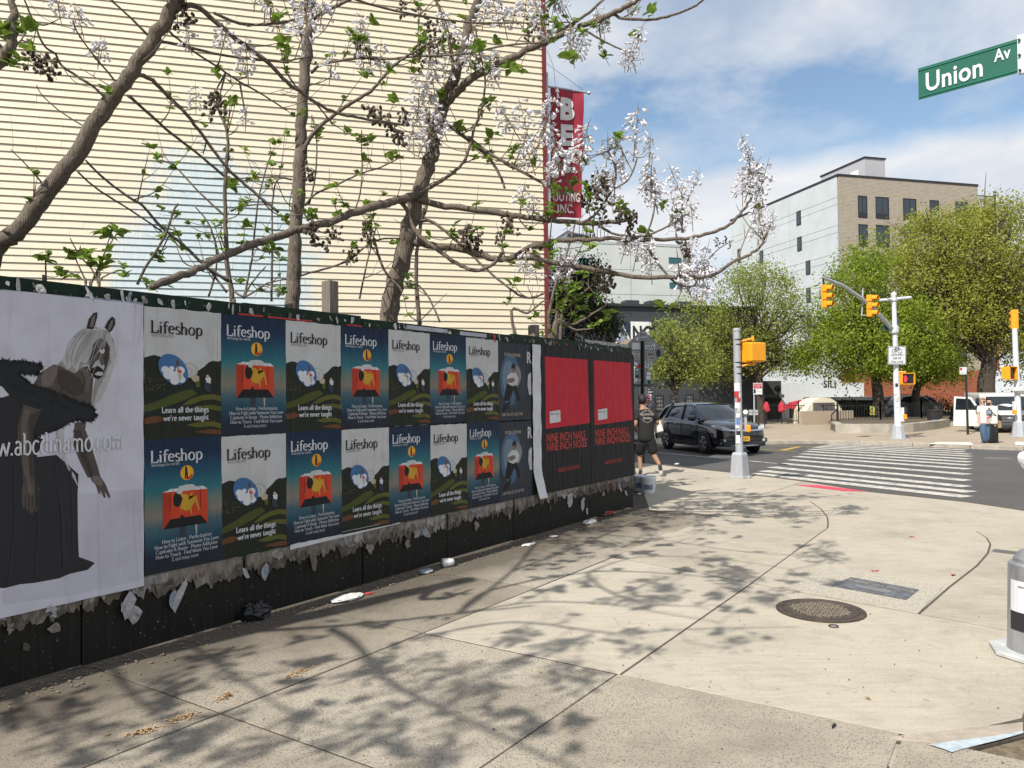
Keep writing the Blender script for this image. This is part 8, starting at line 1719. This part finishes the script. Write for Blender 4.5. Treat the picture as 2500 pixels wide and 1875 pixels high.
# ------------------------------------------------------------------ evergreen and street trees
def foliage(name, parent, mat, centres, per, spread, size, seed, squash=1.0, upright=0.0):
    g = np.random.default_rng(seed); C = np.array([tuple(c) for c in centres]); n = len(C) * per; P0 = np.repeat(C, per, 0) + g.normal(0, 1, (n, 3)) * np.array([spread, spread, spread * squash]); d = g.normal(0, 1, (n, 3)); d[:, 2] += upright; d /= np.linalg.norm(d, axis=1)[:, None]; e = g.normal(0, 1, (n, 3)); e -= d * (e * d).sum(1)[:, None]; e /= np.linalg.norm(e, axis=1)[:, None]; s = (size * g.uniform(.6, 1.4, n))[:, None]
    V = np.stack([P0, P0 + d * s * .5 + e * s * .3, P0 + d * s, P0 + d * s * .5 - e * s * .3], 1).reshape(-1, 3); me = bpy.data.meshes.new(name); me.vertices.add(len(V)); me.vertices.foreach_set('co', V.astype(np.float32).ravel()); me.loops.add(n * 4); me.loops.foreach_set('vertex_index', np.arange(n * 4, dtype=np.int32)); me.polygons.add(n); me.polygons.foreach_set('loop_start', np.arange(0, n * 4, 4, dtype=np.int32)); me.materials.append(mat); me.update(calc_edges=True); me.validate()
    return tag(link(name, me, parent, True), kind='stuff')
M_DBARK = M('dark_bark', (0.055, 0.043, 0.034), 0.95, var=0.4, scale=6, stretch=(4, 4, .5), bump=0.6, bscale=14)
def leafm(nm, c): return M(nm, c, 0.6, var=0.3, scale=0.9, transl=0.45)
LM_BR, LM_OL, LM_YG, LM_DK = leafm('bright_green_leaf', (0.245, 0.32, 0.028)), leafm('olive_green_leaf', (0.31, 0.33, 0.05)), leafm('pale_spring_leaf', (0.25, 0.29, 0.055)), leafm('dark_needle', (0.026, 0.036, 0.013))
def street_tree(label, base, lumps, trunk_px, y, lm, n_c, per, spread, size, seed, limb_r=.05, trunk_r=.22, upright=.2, fork=None, nbr=46):
    r = random.Random(seed); base = Vector((P(trunk_px[0][0], 1000, y).x, y, PLAZA_Z)); t = thing('street_tree', label, 'tree', base, 0, 'street trees across the road'); tk = crm([Vector(base)] + [P(a, b, y) for a, b in trunk_px], 4); k = MB(); k.tube([tk[0] + Vector((0, 0, -.1))] + tk, [trunk_r * 1.35] + [trunk_r * (1.15 - .55 * i / len(tk)) for i in range(len(tk))], 10); k.build('trunk', M_DBARK, t, True, True, fix=False)
    top = tk[-1]; cs = []
    tot = sum(l[2] * l[3] for l in lumps)
    for px, py, rx, ry in lumps:
        c = P(px, py, y); sx, sz = rx * y / F_PX, ry * y / F_PX
        for _ in range(int(n_c * rx * ry / tot)):
            while True:
                v = Vector((r.uniform(-1, 1), r.uniform(-1, 1), r.uniform(-1, 1)))
                if .2 < v.length < 1 and r.random() < v.length ** 1.2: break
            cs.append(c + Vector((v.x * sx, v.y * (sx + sz) * .5, v.z * sz)))
    for i, c in enumerate(r.sample(cs, min(nbr, len(cs)))):
        a = tk[r.randrange(int(len(tk) * .55), len(tk))]; d = c - a; m1 = a + d * .35 + Vector((0, 0, d.length * .10)) + rv(r, d.length * .04); m2 = a + d * .7 + Vector((0, 0, d.length * .06)) + rv(r, d.length * .04); pth = crm([a, m1, m2, c], 3); k = MB(); rr = limb_r * r.uniform(.5, 1.3); k.tube(pth, [rr * (1 - .85 * j / (len(pth) - 1)) for j in range(len(pth))], 5, False)
        for q in range(3):
            b = pth[r.randrange(3, len(pth))]; e = b + (d.normalized() + rv(r, .5)) * d.length * r.uniform(.06, .14); k.tube([b, b.lerp(e, .5) + rv(r, .05), e], [rr * .35, rr * .22, rr * .08], 4, False)
        tag(k.build('limb', M_DBARK, t, True, True, fix=False), None)
    foliage('crown', t, lm, cs, per, spread, size, seed, .9, upright); return t
street_tree('small pale green street tree in front of the charcoal building', G(1652, 1052, PLAZA_Z), [(1650, 870, 75, 62), (1600, 888, 45, 38), (1700, 885, 50, 45), (1640, 820, 40, 40), (1690, 912, 55, 22)], [(1652, 1000), (1650, 950), (1655, 915)], 38, LM_YG, 80, 90, .30, .13, 1, .05, .13)
street_tree('large round pale green tree behind the near signal pole', G(1858, 1046, PLAZA_Z), [(1830, 760, 130, 110), (1730, 800, 75, 85), (1930, 810, 85, 95), (1800, 858, 115, 68), (1850, 690, 85, 50), (1900, 868, 62, 42)], [(1858, 1000), (1855, 940), (1850, 890), (1845, 850)], 48, LM_YG, 330, 74, .38, .14, 2, .07, .26, nbr=110)
street_tree('bright green tree with a yellow notice on its trunk behind the far pole', G(2148, 1048, PLAZA_Z), [(2110, 838, 165, 88), (2020, 868, 88, 38), (2200, 830, 120, 95), (2090, 700, 60, 95), (2060, 760, 70, 70), (2180, 882, 100, 34), (2120, 640, 45, 55)], [(2146, 1000), (2142, 950), (2135, 900), (2125, 830), (2115, 750)], 47, LM_BR, 400, 112, .42, .15, 3, .08, .33, nbr=60)
street_tree('bright green tree with a slim trunk right of the far pole', G(2238, 1046, PLAZA_Z), [(2260, 865, 85, 55), (2300, 902, 65, 36), (2230, 800, 80, 70)], [(2236, 1000), (2236, 960), (2250, 920), (2260, 880)], 49, LM_BR, 190, 110, .42, .15, 4, .07, .26, nbr=35)
street_tree('big olive tree with a dark forked trunk at the far right', G(2412, 1044, PLAZA_Z), [(2330, 640, 130, 120), (2430, 620, 120, 130), (2250, 620, 90, 90), (2280, 745, 130, 105), (2440, 760, 110, 110), (2520, 680, 90, 160), (2330, 545, 60, 50), (2440, 520, 55, 45), (2240, 560, 40, 45), (2200, 690, 70, 75), (2350, 810, 90, 45), (2490, 840, 60, 60)], [(2408, 980), (2408, 930), (2415, 880), (2405, 820), (2395, 740)], 48, LM_OL, 660, 84, .42, .15, 5, .11, .52, .6, nbr=190)
street_tree('olive tree cut off by the right photo edge', P(2640, 1040, 50) * 1, [(2600, 700, 130, 220), (2520, 880, 70, 80)], [(2630, 980), (2620, 860)], 50, LM_OL, 150, 80, .45, .17, 6, .1, .4, .5, nbr=30)
ev = thing('evergreen_shrub', 'dark evergreen bush beside the house corner above the hoarding end', 'shrub', P(1410, 860, 19) * 1); r = random.Random(3); cs = []
for px, py, rx, ry in ((1400, 760, 55, 75), (1440, 740, 45, 60), (1370, 720, 30, 70), (1470, 790, 45, 45), (1420, 680, 35, 40)):
    c = P(px, py, 19)
    for _ in range(26): cs.append(c + Vector((r.gauss(0, .5) * rx * 19 / F_PX, r.gauss(0, .5), r.gauss(0, .5) * ry * 19 / F_PX)))
foliage('crown', ev, LM_DK, cs, 110, .14, .065, 8, 1, .3); foliage('leaves', ev, LM_YG, cs[60:], 7, .16, .10, 9)
k = MB(); 
for i in range(5): k = MB(); k.tube(crm([Vector((ev.location.x + r.uniform(-.3, .3), 19, 0)), cs[i * 20] + Vector((0, 0, -.5)), cs[i * 20 + 5]], 4), [.04 - .004 * j for j in range(9)], 5); k.build('stem', M_TWIG, ev, True, True)
# low planting inside the park
for i, (px, py, yy, w, lab) in enumerate(((2270, 1000, 52, 1.1, 'dark rounded shrub behind the park railing near the waste bin'), (2330, 1010, 52, 1.0, 'clipped dark hedge behind the railing left of the van'), (2060, 1000, 49, .9, 'thin dark shrub beside the dome hut'))):
    t = thing('park_shrub', lab, 'shrub', P(px, 1035, yy) * 1, 0, 'shrubs in the park'); cs = [P(px, py, yy) + Vector((r.gauss(0, w * .5), r.gauss(0, .4), r.gauss(0, w * .4))) for _ in range(30)]; foliage('crown', t, leafm('shrub_leaf', (0.03, 0.045, 0.014)), cs, 36, .28, .13, 20 + i); k = MB(); k.tube([t.location, Vector(t.location) + Vector((0, 0, 1.2))], .06, 6); k.build('stem', M_DBARK, t, world=True)
# ------------------------------------------------------------------ small things: park, pavement litter, buckets
yp = thing('tree_notice', 'yellow-green poster with pictures fixed to a tree trunk in the park', 'poster', P(2130, 1013, 46.4)); f1 = flat_sign(yp, 2124, 992, 2137, 1013, 46.4, 'sheet', M('notice_yellow', (0.42, 0.44, 0.10), .7, var=.15, scale=6))
for a in ((2126, 995, 2131, 1001), (2131, 1003, 2136, 1009), (2126, 1005, 2130, 1010)): flat_sign(f1, *a, 46.38, 'picture', M('notice_green', (0.10, 0.16, 0.05), .7) if a[0] != 2131 else M_ORGP if 'M_ORGP' in globals() else M('notice_orange', (0.5, .25, .04), .7), .003)
wb = G(2281, 1041, PLAZA_Z); bn = thing('waste_bin', 'dark park waste bin with a blue sticker below the trees', 'bin', wb); k = MB(); k.lathe([(.30, 0), (.36, .8), (.38, .82), (.38, .88), (.33, .90)], 16, wb); k.build('drum', M_BLKPL, bn, world=True); flat_sign(bn, 2276, 1024, 2288, 1035, wb.y - .37, 'sticker', M('bin_blue', (.05, .16, .28), .6), .003)
M_PARA = M('red_parasol_cloth', (0.50, 0.035, 0.06), .75, var=.2, scale=4, transl=.2)
def parasol(label, px, ytop, ybot, open_=False, yy=47):
    t = thing('parasol', label, 'parasol', P(px, 1040, yy) * 1, 0, 'red parasols in the park'); a, b = P(px, ytop, yy), P(px, ybot, yy); k = MB(); k.tube([P(px, 1040, yy), a], .03, 6); k.build('pole', M_IRON, t, world=True); k = MB(); h = a.z - b.z
    if open_: k.lathe([(.02, 0), (.6, -h * .35), (1.25, -h), (1.27, -h - .12), (1.22, -h - .10), (.5, -h * .4)], 8, a)
    else: k.lathe([(.02, 0), (.12, -h * .2), (.19, -h * .45), (.22, -h * .85), (.16, -h), (.05, -h)], 9, a); k.v = [(x + random.uniform(-.02, .02), y_ + random.uniform(-.02, .02), z) for x, y_, z in k.v]
    k.build('canopy', M_PARA, t, world=True)
parasol('left closed red parasol behind the railing', 1871, 980, 1006); parasol('right closed red parasol behind the railing', 1908, 979, 1006); parasol('open red parasol beside the cream dome hut', 1954, 976, 992, True, 48)
lp_ = thing('park_lamp', 'thin black lamp post behind the closed parasols', 'lamp post', P(1899, 1036, 50) * 1); k = MB(); k.tube([P(1899, 1036, 50), P(1899, 955, 50)], .05, 6); k.build('post', M_IRON, lp_, world=True); k = MB(); k.lathe([(.06, 0), (.2, .1), (.22, .3), (.1, .42)], 8, P(1899, 957, 50)); k.build('lantern', M_IRON, lp_, world=True)

M_PAIL = M('white_pail_plastic', (0.70, 0.72, 0.74), .45, var=.12, scale=9); M_PAILB = M('pail_label_blue', (.18, .22, .30), .5, var=.5, scale=40)
def bucket(label, px, py, r, h):
    c = G(px, py); t = thing('bucket', label, 'bucket', c, R_(random.uniform(0, 360)), 'paint buckets by the hoarding end'); k = MB(); k.lathe([(r * .84, .002), (r, h - .05), (r * 1.06, h - .048), (r * 1.06, h - .02), (r * 1.02, h), (r * .97, h - .012), (r * .9, h - .015)], 24); k.build('pail', M_PAIL, t); k = MB(); k.tube([(r * 1.03 * math.cos(a), r * 1.03 * math.sin(a), h * .72 - .06 * math.sin(a) ** 2) for a in [math.pi * i / 10 + 3.5 for i in range(11)]], .004, 5); k.build('handle', M_STK[0], t)
    m = MB(); n = 12
    for i in range(n):
        a0, a1 = 3.9 + 1.3 * i / n - t.rotation_euler.z, 3.9 + 1.3 * (i + 1) / n - t.rotation_euler.z; f_ = lambda z: (r * (.84 + .16 * z / (h - .05))) + .002
        m.quad(*[(math.cos(a) * f_(z), math.sin(a) * f_(z), z) for a, z in ((a0, h * .25), (a1, h * .25), (a1, h * .55), (a0, h * .55))])
    m.build('label', M_PAILB, t, fix=False)
bucket('front white paint bucket on the pavement by the hoarding end', 1583, 1204, .135, .30); bucket('rear white paint bucket behind another by the hoarding end', 1563, 1199, .125, .29)

M_BAG = M('black_bin_bag', (0.008, 0.008, 0.009), .22, var=.0, bump=.8, bscale=18); M_TISS = M('white_tissue', (.62, .61, .58), .8, var=.15, scale=20, bump=.6); M_CUPM = M('clear_plastic', (.55, .56, .57), .12, var=.1, spec=.7)
def litter(name, label, px, py, size, mat, seed, cat='litter'):
    c = G(px, py); o = crumple(name, (c.x, c.y, size[2] * .72), size, mat, None, seed); o.rotation_euler = (0, 0, FZ); tag(o, label, cat); return o
litter('bin_bag', 'small crumpled black bin bag against the foot of the hoarding', 622, 1512, (.13, .09, .075), M_BAG, 3, 'bag'); litter('tissue', 'crumpled grey tissue beside the black bin bag', 580, 1510, (.035, .03, .022), M_TISS, 6); litter('paper_scrap', 'long crumpled white paper on the pavement below the fifth poster', 850, 1463, (.15, .07, .022), M_TISS, 7); litter('paper_scrap', 'scrap of red paper right of the long white paper', 900, 1450, (.035, .03, .008), PAPER[5], 8)
litter('wrapper', 'pale blue crumpled wrapper left of the clear cup', 1040, 1398, (.10, .06, .02), PAPER[4], 12); litter('paper_scrap', 'flattened white paper near the middle of the hoarding foot', 1290, 1330, (.12, .05, .008), M_TISS, 13); litter('paper_scrap', 'small trodden white paper right of the middle of the hoarding', 1352, 1310, (.06, .05, .008), M_TISS, 14); litter('plastic_bag', 'crumpled white plastic under the crimson posters', 1440, 1278, (.15, .07, .03), M_TISS, 15); litter('napkin', 'small white napkin in front of the paint buckets', 1561, 1207, (.06, .04, .015), M_TISS, 16); litter('tissue', 'white tissue ball at the foot of the hoarding, lower left', 172, 1632, (.028, .02, .02), M_TISS, 18); litter('napkin', 'white napkin lying in the shade by the curb', 1652, 1134, (.12, .05, .02), M_TISS, 19); litter('wrapper', 'small dark wrapper on the pavement joint at the lower right', 2036, 1774, (.035, .010, .006), M_BAG, 22)
pc_ = thing('plate', 'pale blue foam tray on the pavement under the crimson posters', 'tray', G(1470, 1258)); k = MB(); k.lathe([(.02, .012), (.12, .012), (.17, .035), (.175, .035), (.125, .006), (.02, .006)], 18, G(1470, 1258)); k.build('tray', PAPER[4], pc_, world=True)
cn = thing('drinks_can', 'crushed red and silver can beside the foam tray', 'can', G(1487, 1259)); g_ = G(1487, 1259); k = MB(); k.tube([g_ + Vector((-.05, 0, .034)), g_ + Vector((.06, .02, .034))], .033, 10); k.build('can', PAPER[5], cn, world=True); k = MB(); k.tube([g_ + Vector((-.055, 0, .034)), g_ + Vector((-.05, 0, .034))], .031, 10); k.build('can_lid', M_RIM, cn, world=True)
cu = thing('plastic_cup', 'clear plastic cup lying on its side at the foot of the hoarding', 'cup', G(1093, 1384)); g_ = G(1093, 1384) + Vector((0, 0, .045)); ax = FD * .55 + FN * -.3; ax.normalize(); k = MB(); k.tube([g_ - ax * .06, g_ - ax * .055, g_ + ax * .055, g_ + ax * .06], [.050, .047, .036, .034], 14); k.build('cup', M_CUPM, cu, world=True, smooth=True); k = MB(); k.tube([g_ - ax * .03, g_ + ax * .03], [.0455, .041], 14); k.build('cup_print', M_TISS, cu, world=True)
# a hair tie by the manhole, gum and pebbles
g_ = G(2035, 1530); k = MB(); k.tube([g_ + Vector((math.cos(a) * .032, math.sin(a) * .032, .006)) for a in [6.283 * i / 18 for i in range(19)]], .004, 6, False); tag(k.build('hair_tie', M_BLKPL), 'thin black hair tie lying beside the manhole cover', 'hair tie')
r = random.Random(21); k = MB(); M_DEB = M('pavement_grit', (.20, .155, .11), .9, var=.55, scale=60)
for _ in range(1500):
    s_, t_ = r.uniform(1.2, 10.7), abs(r.gauss(0, .16)) + .01; p = FW(s_, 0, t_); a = r.uniform(0, 3.14); z_ = r.uniform(.003, .012); w = r.uniform(.003, .012); k.box((p.x, p.y, .004 + z_ / 2), (w * r.uniform(1, 2.5), w, z_ * .6), a)
tag(k.build('grit', M_DEB, None, fix=False), 'dirt, grit and paper crumbs gathered along the foot of the hoarding', 'grit', kind='stuff')
k = MB()
for _ in range(170):
    p = G(r.uniform(200, 2450), r.uniform(1260, 1870)); w = r.uniform(.002, .006)
    if p.dot(FN) > 4.9: continue
    k.box((p.x, p.y, .004), (w * r.uniform(1, 2.2), w, .006), r.uniform(0, 3.14))
tag(k.build('pebbles', M_DEB, None, fix=False), 'scattered pebbles and crumbs over the sunlit pavement', 'grit', kind='stuff')
k = MB(); M_SCR = M('gutter_grit', (.14, .11, .075), .95, var=.5, scale=50)
for _ in range(900):
    p = G(r.uniform(2290, 2560), r.uniform(1800, 1900), ROAD_Z)
    w = r.uniform(.004, .014); k.box((p.x, p.y, ROAD_Z + .006), (w * r.uniform(1, 2.2), w, .01), r.uniform(0, 3.14))
tag(k.build('gutter_grit', M_SCR, None, fix=False), 'brown grit lying in the gutter at the lower right corner', 'grit', kind='stuff')
# dead leaves and twigs on the slabs
for px, py, sd in ((1578, 1417, 1), (2125, 1707, 2), (1325, 1641, 3), (270, 1790, 4), (430, 1690, 5), (1440, 1473, 6)):
    lf = MB(); g_ = G(px, py, .008); leaf(lf, g_, Vector((math.cos(sd), math.sin(sd), .15)), Vector((0, 0, 1)), .045, .02, .3); tag(lf.build('fallen_leaf', M('dry_leaf', (.30, .20, .08), .8, var=.2), fix=False), ['thin curled dry leaf on the pavement right of the clear cup', 'small brown leaf on the pale pavement below the manhole', 'brown leaf on the speckled pavement near the bottom centre', 'brown leaf on the speckled pavement at the lower left', 'small dry leaf on a pavement joint at the lower left', 'small pale leaf among the branch shadows at the middle'][sd - 1], 'leaf')
